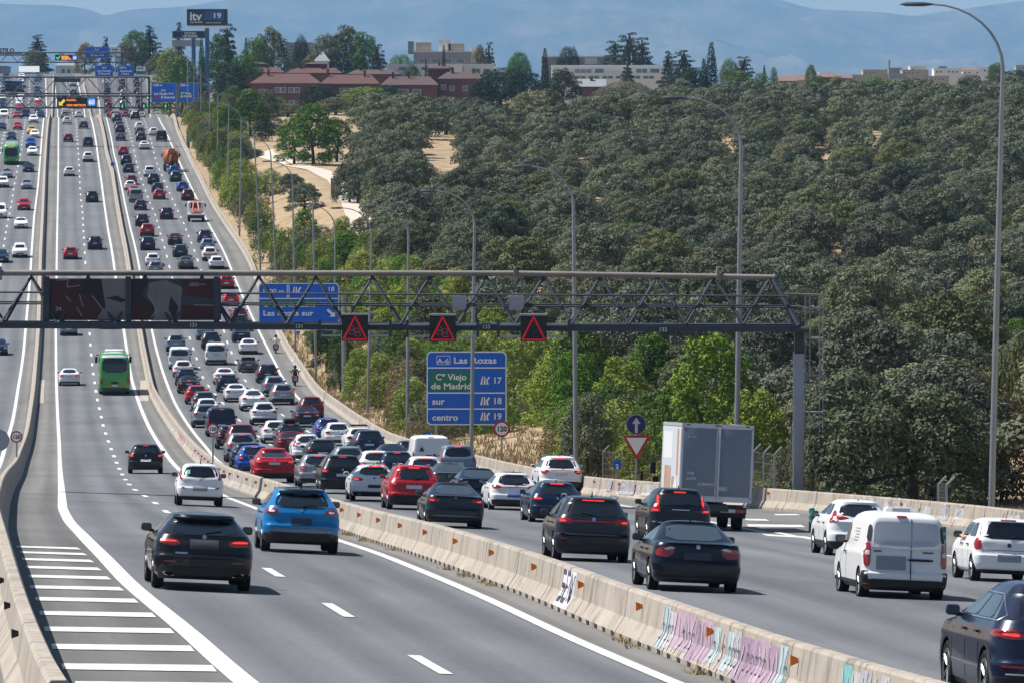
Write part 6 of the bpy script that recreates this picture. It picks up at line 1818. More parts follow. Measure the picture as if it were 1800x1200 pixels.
# three lane screens with a red triangle
for i, (cx, cy, m_in, lab) in enumerate(((624, 576, 'led_dim', 'leftmost of the three black screens with a red warning triangle under the near gantry'), (778, 577, 'led_dim', 'middle black screen with a red warning triangle, above the blue exits sign'), (938, 577, 'led_dark', 'rightmost black screen with a red warning triangle, its symbol unlit'))):
    s_ = empty('lane_signal', p + g3(cx, cy, -1.7), None, lab, 'signal', 'lane signals under the near gantry'); L_ = Flat(s_, d - 1.7)
    L_.rect('housing', cx - 23, cy - 23, cx + 23, cy + 23, 'led_black', th=.25, r=.02)
    L_.rect('visor', cx - 24, cy - 25, cx + 24, cy - 22, 'sign_grey', y=-.12, th=.35)
    mb = MB(); tri = [(cx - 20, cy + 20), (cx + 20, cy + 20), (cx, cy - 20)]
    for a, b in zip(tri, tri[1:] + tri[:1]):
        x0, z0 = L_.v(*a); x1, z1 = L_.v(*b); mb.tube([(x0, -.02, z0), (x1, -.02, z1)], .034, 0, 6)
    link('warning_triangle', mb.mesh('warning_triangle', ['led_red']), s_)
    mb = MB()
    for (ax, ay, w_) in ((-6, 1, 9), (4, 5, 10), (-5, 9, 10), (5, 13, 9)):
        pts_ = [L_.v(cx + ax - w_/2, cy + ay + 2), L_.v(cx + ax + w_/2, cy + ay + 2), L_.v(cx + ax + w_/2, cy + ay - 1), L_.v(cx + ax + w_/4, cy + ay - 4), L_.v(cx + ax - w_/4, cy + ay - 4), L_.v(cx + ax - w_/2, cy + ay - 1)]
        for a, b in zip(pts_, pts_[1:] + pts_[:1]): mb.tube([(a[0], -.02, a[1]), (b[0], -.02, b[1])], .012, 0, 4)
    link('car_symbol', mb.mesh('car_symbol', [m_in]), s_)
    for yy in (cy - 6, cy + 14):
        for sx in (-1, 1): 
            x0, z0 = L_.v(cx + sx * 23, yy); x1, _ = L_.v(cx + sx * 62, yy)
            link('bracket', MB().box(((x0 + x1) / 2, .12, z0), (abs(x1 - x0), .07, .07)).mesh('bracket', ['sign_grey']), s_)
    for sx in (-1, 1):
        x0, z0 = L_.v(cx + sx * 62, cy + 16); _, z1 = L_.v(cx, cy - 14)
        link('hanger', MB().box((x0, .12, (z0 + z1) / 2), (.10, .12, z1 - z0)).mesh('hanger', ['gantry']), s_)

def exit_mark(S, x, y, h, parent=None):
    """little motorway-exit symbol: two tapering lanes and a branch"""
    mb = MB(); k = h / 17.0
    for pts in ([(-9, 8), (-5, 8), (-3, -8), (-5, -8)], [(-2, 8), (2, 8), (1, -8), (-1, -8)], [(4, 8), (8, 8), (6, 0), (11, -6), (8, -8), (3, -1)]):
        mb.prism([S.v(x + a * k, y + b * k) for a, b in pts], -.03, -.022)
    return link('exit_symbol', mb.mesh('exit_symbol', ['sign_white']), parent or S.root)
def frame_line(S, x0, y0, x1, y1, w, m='sign_white', y=-.02, parent=None):
    a, b = S.v(x0, y0), S.v(x1, y1)
    dx, dz = b[0] - a[0], b[1] - a[1]; l = math.hypot(dx, dz); o = (-dz / l * w / 2, dx / l * w / 2)
    return link('line', MB().prism([(a[0]+o[0], a[1]+o[1]), (b[0]+o[0], b[1]+o[1]), (b[0]-o[0], b[1]-o[1]), (a[0]-o[0], a[1]-o[1])], y, y + .01).mesh('line', [m]), parent or S.root)

# ---------- large blue exits sign (with posts)
d = dsign = dverge(767, 2.2)
p = foot(770, d); e = empty('direction_sign', p, None, 'large blue exits sign reading Las Rozas with exits 17, 18 and 19 on two posts', 'road sign')
S = Flat(e, d)
S.rect('border', 750, 617.5, 890.5, 746.5, 'sign_white', y=0, th=.03, r=.28); S.rect('panel', 752, 619.5, 888.5, 744.5, 'sign_blue', y=-.012, th=.03, r=.25)
for yy in (646, 690, 718): frame_line(S, 752, yy, 888, yy, .07)
S.rect('green_panel', 755, 651, 829, 687, 'sign_green', y=-.02, th=.015)
S.text('A-6', 779, 638, 9, wpx=21, align='CENTER')
for a in ((768, 625, 791, 625), (768, 640, 791, 640), (768, 625, 768, 640), (791, 625, 791, 640)): frame_line(S, *a, .03)
S.text('Las Rozas', 798, 638, 11, wpx=75, bold=.03); S.text('Cº Viejo', 766, 667, 11, wpx=54, bold=.03, y=-.045); S.text('de Madrid', 758, 683, 11, wpx=70, bold=.03, y=-.045)
S.text('sur', 760, 710, 11, wpx=22, bold=.03); S.text('centro', 760, 738, 11, wpx=45, bold=.03)
for yy, n_ in ((668, '17'), (704, '18'), (731, '19')):
    exit_mark(S, 852, yy, 15); S.text(n_, 869, yy + 5, 11, wpx=13, bold=.03)
for xx in (767, 877): S.post('post', xx, 800, 620, .09, y=.12)

# ---------- blue overhead exit sign behind the gantry
d = 450.0
p = foot(607, d); e = empty('direction_sign', p, None, 'blue overhead exit sign behind the near gantry reading Las Rozas sur with a white arrow', 'road sign')
S = Flat(e, d)
S.rect('border', 454.5, 498, 596, 580.5, 'sign_white', y=0, th=.03, r=.3); S.rect('panel', 456, 499.5, 594.5, 579, 'sign_blue', y=-.012, th=.03, r=.28)
for a in ((456, 525, 594, 525), (505, 501, 505, 524), (508, 501, 508, 524)): frame_line(S, *a, .07)
S.rect('green_panel', 461, 528, 556, 541, 'sign_green', y=-.02, th=.015)
S.text('Cº Viejo de Madrid', 463, 539.5, 8.5, wpx=91, bold=.03, y=-.045); S.text('Las Rozas sur', 463, 555, 9.5, wpx=88, bold=.03)
S.text('1000 m', 463, 516, 8, wpx=36); exit_mark(S, 521, 511, 14); S.text('18', 578, 512, 8, wpx=10)
S.rect('red_strip', 460, 571, 496, 575, 'sign_red', y=-.02, th=.01)
mb = MB()
mb.prism([S.v(574, 546), S.v(577, 543), S.v(586, 551), S.v(589, 547), S.v(589, 557), S.v(579, 557), S.v(583, 554)], -.03, -.02); link('arrow', mb.mesh('arrow', ['sign_white']), e)
S.post('column', 604.5, 745, 520, .19, y=.3)
for yy in (515, 560): link('arm', MB().box(((S.v(470, yy)[0] + S.v(607, yy)[0]) / 2, .2, S.v(500, yy)[1]), (S.v(607, yy)[0] - S.v(470, yy)[0], .14, .18)).mesh('arm', ['steel']), e)

# ---------- round and triangular plates
def round_sign(px, py, r, d, py_foot, label, txt=None, on=None, group=None):
    loc = on if on is not None else foot(px, d)
    e = empty('speed_limit_sign', loc, None, label, 'road sign', group); S = Flat(e, loc.y)
    x, z = S.v(px, py); k = loc.y / F
    link('rim', MB().prism(circle(x, z, r * k), 0, .03).mesh('rim', ['sign_red']), e)
    link('face', MB().prism(circle(x, z, r * k * .76), -.012, 0).mesh('face', ['sign_white']), e)
    S.text('120', px, py + r * .29, r * .62, 'sign_black', y=-.02, align='CENTER', wpx=r * 1.12, bold=.05)
    link('post', MB().tube([(x, .06, -.2), (x, .06, z + r * k * .6)], .045, 0, 8).mesh('post', ['steel'], True), e)
round_sign(882, 753, 14.5, dverge(882, 1.2), 820, 'round 120 speed limit sign in front of the large blue exits sign', group='round speed limit signs')
def on_top(fx, px, d):
    return Vector((fx(d), d, road_z(d, fx(d)) + .8))
pm_ = P(378, 808, .8); round_sign(374, 753, 9.8, 0, 0, 'round 120 speed limit sign on the barrier in front of the navy minibus', on=on_top(MED, 374, pm_.y), group='round speed limit signs')
pl_ = P(29, 803, .8); round_sign(29, 767, 10.5, 0, 0, 'round 120 speed limit sign on the left barrier at the picture edge', on=on_top(BARL, 29, pl_.y), group='round speed limit signs')
loc = on_top(BARL, 0, P(0, 850, .8).y)
e = empty('round_sign', loc + Vector((-.35, 0, 0)), None, 'dark round back of a road sign cut off at the left edge by the barrier', 'road sign'); S = Flat(e, loc.y)
x, z = S.v(-3, 773); link('face', MB().prism(circle(x, z, .33), 0, .03).mesh('face', ['sign_grey']), e); link('post', MB().tube([(x, .06, -.1), (x, .06, z)], .04, 0, 8).mesh('post', ['steel']), e)
# blue arrow above a give-way triangle
d = dverge(1119, 1.5)
p = foot(1119, d); e = empty('road_sign_post', p, None, 'post with a round blue straight-ahead arrow sign above a red and white give way triangle', 'road sign'); S = Flat(e, d)
x, z = S.v(1118.5, 745.5); k = d / F
link('disc_rim', MB().prism(circle(x, z, 18 * k), 0, .03).mesh('disc_rim', ['sign_grey']), e); link('disc', MB().prism(circle(x, z, 16.6 * k), -.012, 0).mesh('disc', ['sign_navy']), e)
link('arrow', MB().prism([S.v(1116, 760), S.v(1121, 760), S.v(1121, 744), S.v(1126, 744), S.v(1118.5, 733), S.v(1111, 744), S.v(1116, 744)], -.03, -.02).mesh('arrow', ['plate_white']), e)
link('triangle_rim', MB().prism([S.v(1094, 764.5), S.v(1144, 764.5), S.v(1119, 808)], 0, .03).mesh('triangle_rim', ['sign_red']), e)
link('triangle_face', MB().prism([S.v(1101, 768.5), S.v(1137, 768.5), S.v(1119, 799)], -.012, 0).mesh('triangle_face', ['sign_white']), e)
S.post('post', 1119, 860, 735, .05, y=.07)
# small blue kilometre plates
for i, (x, y, d, t, lab) in enumerate(((1085, 816, 232, '2', 'small blue marker plate by the fence near the give way sign'), (752, 769, 338, '2', 'small blue marker plate under the large blue exits sign'), (614, 702, 425, '1', 'small blue marker plate left of the lamp post below the leftmost red screen'), (524, 608, 560, '1', 'small blue marker plate on the earth verge beside the two motorcycles'),
     (420, 408, 735, '9', 'small blue marker plate on the verge level with the flatbed tow lorry'), (383, 346, 840, '8', 'small blue marker plate on the verge just above the flatbed tow lorry'), (355, 292, 930, '7', 'small blue marker plate on the verge beside the cement mixer lorry'))):
    d = dverge(x, 1.4) if i < 4 else d
    p = foot(x, d); xr = BARR(d) + .6
    if p.x < xr: p.x = xr; p.z = ground_z(d, xr)
    e = empty('marker_plate', p, None, lab, 'marker plate', 'small blue marker plates'); zc_ = max(1.0, (ray_at(x, y, d) - p).z)
    w_ = .34
    link('plate', MB().prism([(-w_/2, zc_ - .2), (w_/2, zc_ - .2), (w_/2, zc_ + .2), (-w_/2, zc_ + .2)], -.02, 0).mesh('plate', ['sign_blue']), e)
    me = text_mesh(t, .26, .01, 'sign_white', 'CENTER'); link('lettering', me, e, (0, -.03, zc_ - .16))
    link('post', MB().tube([(0, .03, -.1), (0, .03, zc_)], .035, 0, 6).mesh('post', ['steel']), e)
p = on_top(MED, 195, P(195, 295, .8).y); e = empty('marker_plate', p, None, 'small blue plate standing on the central barrier high up the hill', 'marker plate', 'small blue marker plates')
link('plate', MB().box((0, 0, .55), (.6, .03, .6)).mesh('plate', ['sign_blue']), e); link('post', MB().tube([(0, .03, -.05), (0, .03, .4)], .04, 0, 6).mesh('post', ['steel']), e)
# green flexible bollards at the slip-road nose
for x, y, lab in ((1657, 975, 'green bollard with pale bands between the white van and the small white hatchback'), (1427, 935, 'green bollard partly hidden by the wing mirror of the white crossover')):
    p = P(x, y); e = empty('bollard', p, None, lab, 'bollard', 'green bollards at the slip road')
    link('body', MB().lathe([(.12, 0), (.11, .06), (.10, .10), (.10, .76), (.08, .80), (.001, .80)], 0, 16, Matrix.Rotation(R(-90), 4, 'Y')).mesh('body', ['green_post'], True), e)
    for z in (.34, .56): link('band', MB().lathe([(.1025, 0), (.1025, .09)], 0, 16, Matrix.Translation((0, 0, z)) @ Matrix.Rotation(R(-90), 4, 'Y')).mesh('band', ['sign_grey'], True), e)

# ---------- chain-link fences with cranked posts behind the barrier
def fence(xs, d0, d1, hgt, label, slats=False):
    p0 = foot(xs[0], d0); e = empty('chain_link_fence', p0, None, label, 'fence', 'fences beyond the barrier')
    n = len(xs)
    pts = [foot(x, d0 + (d1 - d0) * i / (n - 1)) - p0 for i, x in enumerate(xs)]
    for q in pts: link('post', MB().tube([q, q + Vector((0, 0, hgt)), q + Vector((.3, 0, hgt + .3))], .04, 0, 6).mesh('post', ['steel'], True), e)
    mb = MB()
    for a, b in zip(pts, pts[1:]):
        for k in range(6): mb.tube([a + Vector((0, 0, .1 + hgt * k / 5 * .95)), b + Vector((0, 0, .1 + hgt * k / 5 * .95))], .008, 0, 4)
        m_ = 14 if not slats else 6
        for k in range(m_):
            q = a.lerp(b, k / m_)
            if slats: mb.box(q + Vector((0, 0, hgt / 2)), (.10, .03, hgt), 1)
            else: mb.tube([q, q + Vector((0, 0, hgt))], .006, 0, 4)
    link('mesh_panel', mb.mesh('mesh_panel', ['steel', 'old_wood']), e)
M['old_wood'] = mat('weathered_wood', (0.20, 0.16, 0.13), 0.9, var=.3, scale=4)
fence((1325, 1343, 1362), dverge(1325, 3), dverge(1362, 2), 2.1, 'chain-link fence with cranked steel posts beside the box lorry')
fence((1060, 1090, 1120, 1150, 1170), dverge(1060, 4), dverge(1170, 4), 1.5, 'old slatted fence behind the give way sign', True)
fence((1650, 1665), dverge(1650, 2), dverge(1665, 2), 1.3, 'short chain-link fence in the brush behind the right-hand barrier')
fence((582, 590, 598), 770, 766, 2.4, 'tall stake fence of bare poles beside the park path', True)

# ---------- far gantries and boards up the hill
def far_gantry(d, x0, x1, yt, yb, label, leg=None):
    p = GP(x1, d); e = empty('sign_gantry', p, None, label, 'gantry', 'distant gantries up the hill'); S = Flat(e, d)
    def q(px, py, y=0): x, z = S.v(px, py); return Vector((x, y, z))
    for yy, r in ((yt, .22), (yb, .18)): link('chord', MB().tube([q(x0, yy), q(x1, yy)], r, 0, 6).mesh('chord', ['gantry'], True), e)
    mb = MB(); h = abs(yb - yt); x = x0
    while x < x1 - h:
        mb.tube([q(x, yb), q(x + h * .9, yt)], .11, 0, 5); mb.tube([q(x + h * .9, yt), q(x + h * 1.8, yb)], .11, 0, 5); x += h * 1.8
    link('bracing', mb.mesh('bracing', ['gantry']), e)
    x, z = S.v(x1, yt); link('leg', MB().tube([(x, 0, -1), (x, 0, z)], .28, 0, 6).mesh('leg', ['gantry']), e)
    return S
def vms(S, x0, y0, x1, y1, arrow, lines, label):
    s_ = empty('message_screen', S.o + Vector((S.v((x0+x1)/2, y1)[0], -1.0, S.v(x0, y1)[1])), None, label, 'message screen'); L_ = Flat(s_, S.d - 1.0)
    L_.rect('housing', x0, y0, x1, y1, 'led_black', th=.4, r=.1)
    return s_, L_
S2 = far_gantry(1212, -30, 311, 169, 190, 'dark truss gantry over the crest carrying the 60 screen')
s_, L_ = vms(S2, 100, 171.5, 170, 189, None, None, 'black message screen with a yellow arrow and a blue 60 plate, over the crest')
L_.rect('arrow_tile', 102, 173.5, 115.5, 187, 'sign_black', y=-.02, th=.02)
mb = MB(); mb.prism([L_.v(103.5, 186), L_.v(103.5, 178.5), L_.v(106, 181), L_.v(112, 174.5), L_.v(115, 177.5), L_.v(109, 184), L_.v(111.5, 186)], -.05, -.03); link('arrow', mb.mesh('arrow', ['led_yellow']), s_)
L_.rect('speed_plate', 154, 173, 168, 187, 'led_blue', y=-.03, th=.03, r=.2); L_.text('60', 161, 184, 8.5, 'led_white', y=-.06, align='CENTER', wpx=10.5, bold=.05)
L_.text('SALIDA', 117, 178, 3.4, 'led_amber', y=-.04, wpx=17, bold=.06); L_.text('1000 METROS', 117, 187, 3.4, 'led_amber', y=-.04, wpx=34, bold=.06)
for x in (215, 253, 291):
    s_ = empty('lane_signal', S2.o + Vector((S2.v(x, 190)[0], -.6, S2.v(x, 190)[1])), None, f'small black screen with a green arrow on the crest gantry, {dict([(215,"leftmost"),(253,"middle"),(291,"rightmost")])[x]} of three', 'signal', 'green arrow screens on the crest gantry'); L_ = Flat(s_, S2.d - .6)
    L_.rect('housing', x - 4.6, 182, x + 4.6, 191, 'led_black', th=.3); L_.poly('arrow', [(x - .9, 184), (x + .9, 184), (x + .9, 187), (x + 2.4, 187), (x, 190), (x - 2.4, 187), (x - .9, 187)], 'led_green', y=-.03)
S3 = far_gantry(1420, -30, 262, 136, 165, 'dark truss gantry beyond the crest with three signs on its top beam')
S3.rect('screen_back', 97, 138, 142, 145, 'gantry', y=-.4, th=.3)
S4 = far_gantry(1650, -30, 215, 93, 110, 'pale truss gantry at the top of the hill with a lit message screen')
s_, L_ = vms(S4, 97, 96.5, 136, 107, None, None, 'lit orange message screen with a green tick at the top of the hill')
L_.poly('tick', [(98.5, 102), (100, 100.5), (101.5, 102.5), (105, 98), (106.2, 99), (101.5, 106)], 'led_green', y=-.04); L_.rect('orange_symbol', 108, 98.5, 120, 105.5, 'led_amber', y=-.04); L_.poly('orange_symbol', [(119, 99), (126, 105), (124, 106), (117, 103)], 'led_amber', y=-.05)
L_.rect('speed_plate', 127.5, 97.5, 135, 106, 'led_blue', y=-.03); L_.text('60', 131.2, 104.5, 5, 'led_white', y=-.06, align='CENTER', wpx=5.5, bold=.06)
def far_sign(x0, y0, x1, y1, d, label, face='sign_blue', lines=(), green=None, red=None, post=None, border=True):
    p = GP(post or x1, d); e = empty('direction_sign', p, None, label, 'road sign', 'distant blue direction signs'); S = Flat(e, d)
    if border: S.rect('border', x0, y0, x1, y1, 'sign_grey', th=.08, r=.2)
    S.rect('panel', x0 + .8, y0 + .8, x1 - .8, y1 - .8, face, y=-.05, th=.05)
    if green: S.rect('green_panel', *green, 'sign_green', y=-.08, th=.03)
    if red: S.rect('red_strip', *red, 'sign_red', y=-.08, th=.03)
    for (t, x, y, h, w_) in lines: S.text(t, x, y, h, 'sign_white' if face != 'sign_white' else 'sign_black', y=-.12, wpx=w_, bold=.05)
    x, z = S.v(post or (x0 + x1) / 2, y0 + 1); link('post', MB().tube([(x, .3, -1), (x, .3, z)], .22, 0, 8).mesh('post', ['column_blue'], True), e)
    return S
far_sign(266, 146, 309.5, 180.5, 1195, 'blue overhead sign at the crest with a red strip, left of its twin', lines=(('1000 m', 270, 152, 4, 15), ('A-6', 283, 161, 4, 8), ('Las Rozas A-6', 271, 167, 4.4, 34), ('El Escorial', 283, 173.5, 4.4, 24)), red=(270, 168.5, 280, 172.5), post=311)
far_sign(313.5, 146, 349, 180.5, 1195, 'blue overhead sign at the crest with a green panel, right of its twin', lines=(('500 m', 317, 152, 4, 15), ('Cº Viejo', 318, 166.5, 4, 18), ('de Madrid', 317, 171.5, 4, 20)), green=(316, 163, 338, 173), post=311)
far_sign(167, 115.5, 199, 135, 1421, 'distant blue sign with three text lines on the gantry beyond the crest, left one', lines=(('A-6', 179, 121, 3.5, 8), ('Las Rozas', 171, 126.5, 3.5, 24), ('El Escorial', 173, 131.5, 3.5, 20)))
far_sign(207, 115.5, 236, 135, 1421, 'distant blue sign between another blue and a white sign beyond the crest', lines=(('1000 m', 210, 121, 3.5, 12), ('Majadahonda', 211, 127, 3.5, 21), ('Centro', 213, 132, 3.5, 14)))
far_sign(239, 117, 256.5, 135, 1421, 'distant white sign with a green panel on the gantry beyond the crest', 'sign_white', lines=(('M-50', 242, 122, 3, 10),), green=(240, 125.5, 256, 131))
far_sign(150, 83, 192, 103, 1652, 'highest blue direction sign on the hilltop gantry', lines=(('A-6', 166, 89, 3, 8), ('Las Rozas', 158, 94.5, 3, 26), ('El Escorial', 160, 99, 3, 22)))
far_sign(193, 83.5, 212.5, 100, 1652, 'pale direction sign next to the highest blue sign on the hilltop gantry', 'sign_white', lines=(('M-503', 197, 89, 3, 10),), red=(199, 91, 207, 93))
far_sign(32, 116, 70, 128, 1690, 'light blue banner sign at the top of the oncoming carriageway', 'led_white', lines=())
S = far_sign(352, 240, 374, 268, 960, 'blue lane panel with white vertical lines in the shrubs beside the cement mixer lorry', lines=(), border=False)
for x in (357, 363, 369): frame_line(S, x, 245, x, 265, .12, y=-.09)
S.rect('top_panel', 360, 237, 366, 241, 'sign_blue', y=-.06)
e = empty('traffic_cabinet', GP(331, 985), None, 'slim grey roadside cabinet on the verge by the crest of the hill', 'cabinet'); link('body', MB().box((0, 0, 1.4), (.6, .5, 2.8), 0, None, .05).mesh('body', ['column_blue']), e); link('roof', MB().box((0, 0, 2.85), (.9, .8, .12)).mesh('roof', ['sign_grey']), e)
# billboards
def billboard(x0, y0, x1, y1, d, post, yp, label, m='board_navy'):
    p = GP(post, d); e = empty('billboard', p, None, label, 'billboard', 'billboards above the treetops'); S = Flat(e, d)
    S.rect('frame', x0 - .8, y0 - .8, x1 + .8, y1 + .8, 'sign_grey', th=.5); S.rect('panel', x0, y0, x1, y1, m, y=-.06, th=.06)
    x, z = S.v(post, y1); link('post', MB().tube([(x, .3, -1), (x, .3, z)], .55, 0, 12).mesh('post', ['board_blue'], True), e)
    return S
M['board_blue'] = mat('board_post_blue', (0.03, 0.10, 0.22), 0.5); M['itv_blue'] = mat('board_panel_blue', (0.02, 0.09, 0.28), 0.5)
S = billboard(329, 17, 399.5, 45, 1440, 364, 110, 'dark navy billboard with white lettering and the number 19 on a blue post')
S.rect('blue_panel', 360, 19.5, 393, 36, 'itv_blue', y=-.1, th=.04); S.text('itv', 334, 36, 15, wpx=21, y=-.14, bold=.04); exit_mark(S, 369, 28, 9); S.text('19', 376, 32, 9, wpx=13, y=-.15, bold=.04)
S.text('LAS ROZAS', 334, 41, 2.8, wpx=22, y=-.14); S.text('centro comercial', 362, 41.5, 2.8, wpx=26, y=-.14)
S.rect('catwalk', 329, 46, 400, 50, 'sign_white', y=-.3, th=.5)
S = billboard(303.5, 55.5, 360, 67, 1440, 340, 130, 'lower dark billboard with white lettering and a pale panel below it')
S.text('LAS ROZAS', 321, 66, 4.5, wpx=26, y=-.14, bold=.03); S.text('CENTRO', 324, 60.5, 3.5, wpx=20, y=-.14); S.rect('pale_panel', 302.5, 71, 355, 82, 'sign_grey', y=-.1, th=.3)
e = empty('shop_sign', GP(10, 1700), None, 'dark roof lettering of a building at the hilltop left edge', 'sign'); S = Flat(e, 1700); S.text('ESTILO', -6, 92.5, 7, 'sign_black', y=0, wpx=31, bold=.08)
S.rect('wall', -20, 93, 40, 99, 'sign_grey', th=.3)
# ================================================================== trees and shrubs
def leaf_mat(name, trans=0.08):
    m, nt, b = new_mat(name); q = NT(m)
    oi = q.n('ShaderNodeObjectInfo'); v = q.coord('Object')
    n1 = q.ramp(q.noise(v, 0.55, 3), [(0.3, (0.70, 0.72, 0.68)), (0.7, (1.35, 1.30, 1.2))])
    n2 = q.ramp(q.noise(v, 7.0, 2), [(0.3, (0.72,)*3), (0.7, (1.3,)*3)])
    rr = q.ramp(oi.outputs['Random'], [(0, (.72, .78, .80)), (.35, (1, 1, 1)), (.7, (1.06, 1.06, 1.0)), (1, (1.28, 1.22, 1.05))])
    c = q.mix(1.0, q.mix(1.0, q.mix(1.0, oi.outputs['Color'], rr, 'MULTIPLY'), n1, 'MULTIPLY'), n2, 'MULTIPLY')
    q.l(c, b.inputs['Base Color']); b.inputs['Roughness'].default_value = 0.65; b.inputs['Specular IOR Level'].default_value = 0.12
    tr = q.n('ShaderNodeBsdfTranslucent'); q.l(c, tr.inputs['Color'])
    mx = q.n('ShaderNodeMixShader'); mx.inputs[0].default_value = trans
    out = next(n for n in nt.nodes if n.type == 'OUTPUT_MATERIAL')
    q.l(b.outputs[0], mx.inputs[1]); q.l(tr.outputs[0], mx.inputs[2]); q.l(mx.outputs[0], out.inputs['Surface'])
    return m
M['leaf'] = leaf_mat('leaves'); M['bark'] = mat('bark', (0.05, 0.042, 0.035), 0.9, var=.3, scale=4)

def leaves(lobes, per, size, seed, squash=0.8, aspect=0.55, up=0.25, shell=0.62, hemi=-0.55, wild=.5):
    """many small leaf-sprig faces spread over the outer shell of every lobe"""
    rg_ = np.random.default_rng(seed); P_, N_ = [], []
    for (c, r) in lobes:
        n = max(8, int(per * r * r))
        d = rg_.normal(size=(n * 2, 3)); d /= np.linalg.norm(d, axis=1)[:, None]
        d = d[d[:, 2] > hemi][:n]
        rad = r * (shell + (1.06 - shell) * rg_.random(len(d)) ** 0.6)
        pos = np.array(c) + d * rad[:, None] * np.array([1, 1, squash])
        P_.append(pos); N_.append(d)
    Pn, Nn = np.concatenate(P_), np.concatenate(N_)
    keep = np.ones(len(Pn), bool)
    for (c, r) in lobes:      # nothing deep inside a neighbouring lobe
        q = (Pn - np.array(c)) / np.array([1, 1, squash])
        keep &= ~((q ** 2).sum(1) < (r * 0.55) ** 2)
    Pn, Nn = Pn[keep], Nn[keep]; n = len(Pn)
    nr = Nn + rg_.normal(size=(n, 3)) * wild + np.array([0, 0, up]); nr /= np.linalg.norm(nr, axis=1)[:, None]
    t = np.cross(nr, rg_.normal(size=(n, 3))); t /= np.linalg.norm(t, axis=1)[:, None] + 1e-9
    b = np.cross(nr, t)
    s = size * (0.6 + 0.8 * rg_.random(n))[:, None]
    V = np.stack([Pn - t * s, Pn - b * s * aspect + nr * s * .12, Pn + t * s, Pn + b * s * aspect + nr * s * .12], 1).reshape(-1, 3)
    return V
def quads(name, V, m='leaf'):
    n = len(V) // 4
    me = bpy.data.meshes.new(name)
    me.vertices.add(len(V)); me.vertices.foreach_set('co', V.astype(np.float32).ravel())
    me.loops.add(n * 4); me.loops.foreach_set('vertex_index', np.arange(n * 4, dtype=np.int32))
    me.polygons.add(n); me.polygons.foreach_set('loop_start', np.arange(0, n * 4, 4, dtype=np.int32))
    me.materials.append(M[m]); me.update(calc_edges=True); return me
def limbs(h, r, lobes, seed, lean=0.06, k=6):
    rg_ = random.Random(seed); mb = MB()
    top = Vector((rg_.uniform(-lean, lean) * h, rg_.uniform(-lean, lean) * h, h))
    mb.tube([(0, 0, -.3), (top.x * .3, top.y * .3, h * .5), top], [r * 1.25, r * .9, r * .55], 0, 7)
    for c, rr in rg_.sample(lobes, min(k, len(lobes))):
        c = Vector(c); mid_ = top.lerp(c, .55) + Vector((0, 0, -.12 * h * .3))
        mb.tube([top * rg_.uniform(.7, 1), mid_, c], [r * .5, r * .33, r * .12], 0, 5)
    return mb.mesh('trunk', ['bark'], True)
# unit trees, about 1 m tall and wide values are applied by scale
def dome(seed, n, R0, H0, z0, rl=(0.16, 0.26), flat=1.0):
    """lobes over an irregular dome; unit: crown radius R0, from z0 to H0"""
    rg_ = random.Random(seed); out = []
    ph = [rg_.uniform(0, 6.28) for _ in range(3)]
    for i in range(n):
        u = (i + .5) / n; el_ = math.asin(min(1, u * 1.05 - .05)) if u > .1 else rg_.uniform(-.25, .1)
        az_ = i * 2.39996 + rg_.uniform(-.35, .35)
        k = 1 + .16 * math.sin(2 * az_ + ph[0]) + .12 * math.sin(3 * az_ + ph[1]) + rg_.uniform(-.1, .1)
        r = rg_.uniform(*rl)
        zc_ = z0 + (H0 - z0) * .32
        out.append(((R0 * k * math.cos(el_) * math.cos(az_) * (1 - r * .3), R0 * k * math.cos(el_) * math.sin(az_) * (1 - r * .3), zc_ + (H0 - r * .75 - zc_) * math.sin(el_) * flat * (1 + rg_.uniform(-.08, .08)) if el_ > 0 else zc_ + el_ * .5), r))
    return out
def lumpy(lobes, k, f, seed):
    """every lobe broken into smaller knobs on its outer, upper side"""
    rg_ = random.Random(seed); out = []
    cx = sum(c[0] for c, r in lobes) / len(lobes); cy = sum(c[1] for c, r in lobes) / len(lobes); cz = min(c[2] for c, r in lobes)
    for c, r in lobes:
        o = Vector((c[0] - cx, c[1] - cy, (c[2] - cz) * .7 + .3)).normalized()
        out.append((c, r * .72))
        for _ in range(k):
            v = Vector((rg_.gauss(0, 1), rg_.gauss(0, 1), rg_.gauss(.35, 1))).normalized() + o * .9
            v.normalize(); q = rg_.uniform(f * .75, f * 1.3) * r
            out.append(((c[0] + v.x * r * .80, c[1] + v.y * r * .80, c[2] + v.z * r * .72), q))
    return out
TREES = {}
def variety(key, fn, n):
    TREES[key] = [fn(i) for i in range(n)]
def oak(i):
    # metres: 7 m across, 5.6 m high
    lb = [((c[0], c[1], c[2]), r) for c, r in dome(100 + i, 19, 2.6, 5.1, .6, (0.8, 1.45)) + [((2.3 * math.cos(k * .9), 2.3 * math.sin(k * .9), .9 + .3 * (k % 2)), .85) for k in range(7)]]
    V = leaves(lumpy(lb, 6, .40, i), 420, 0.085, 300 + i, shell=.7, hemi=-.35, wild=.36, up=.1); return quads('crown', V), limbs(2.2, .22, lb, i, .12), 7.0, 5.7
variety('oak', oak, 7)
def oak_far(i):
    lb = dome(140 + i, 17, 2.5, 5.1, .8, (0.9, 1.6)); V = leaves(lumpy(lb, 2, .55, i), 190, 0.13, 340 + i, shell=.78, hemi=-.3, wild=.3, up=.1); return quads('crown', V), limbs(2.2, .22, lb, i), 7.0, 5.7
variety('oak_far', oak_far, 5)
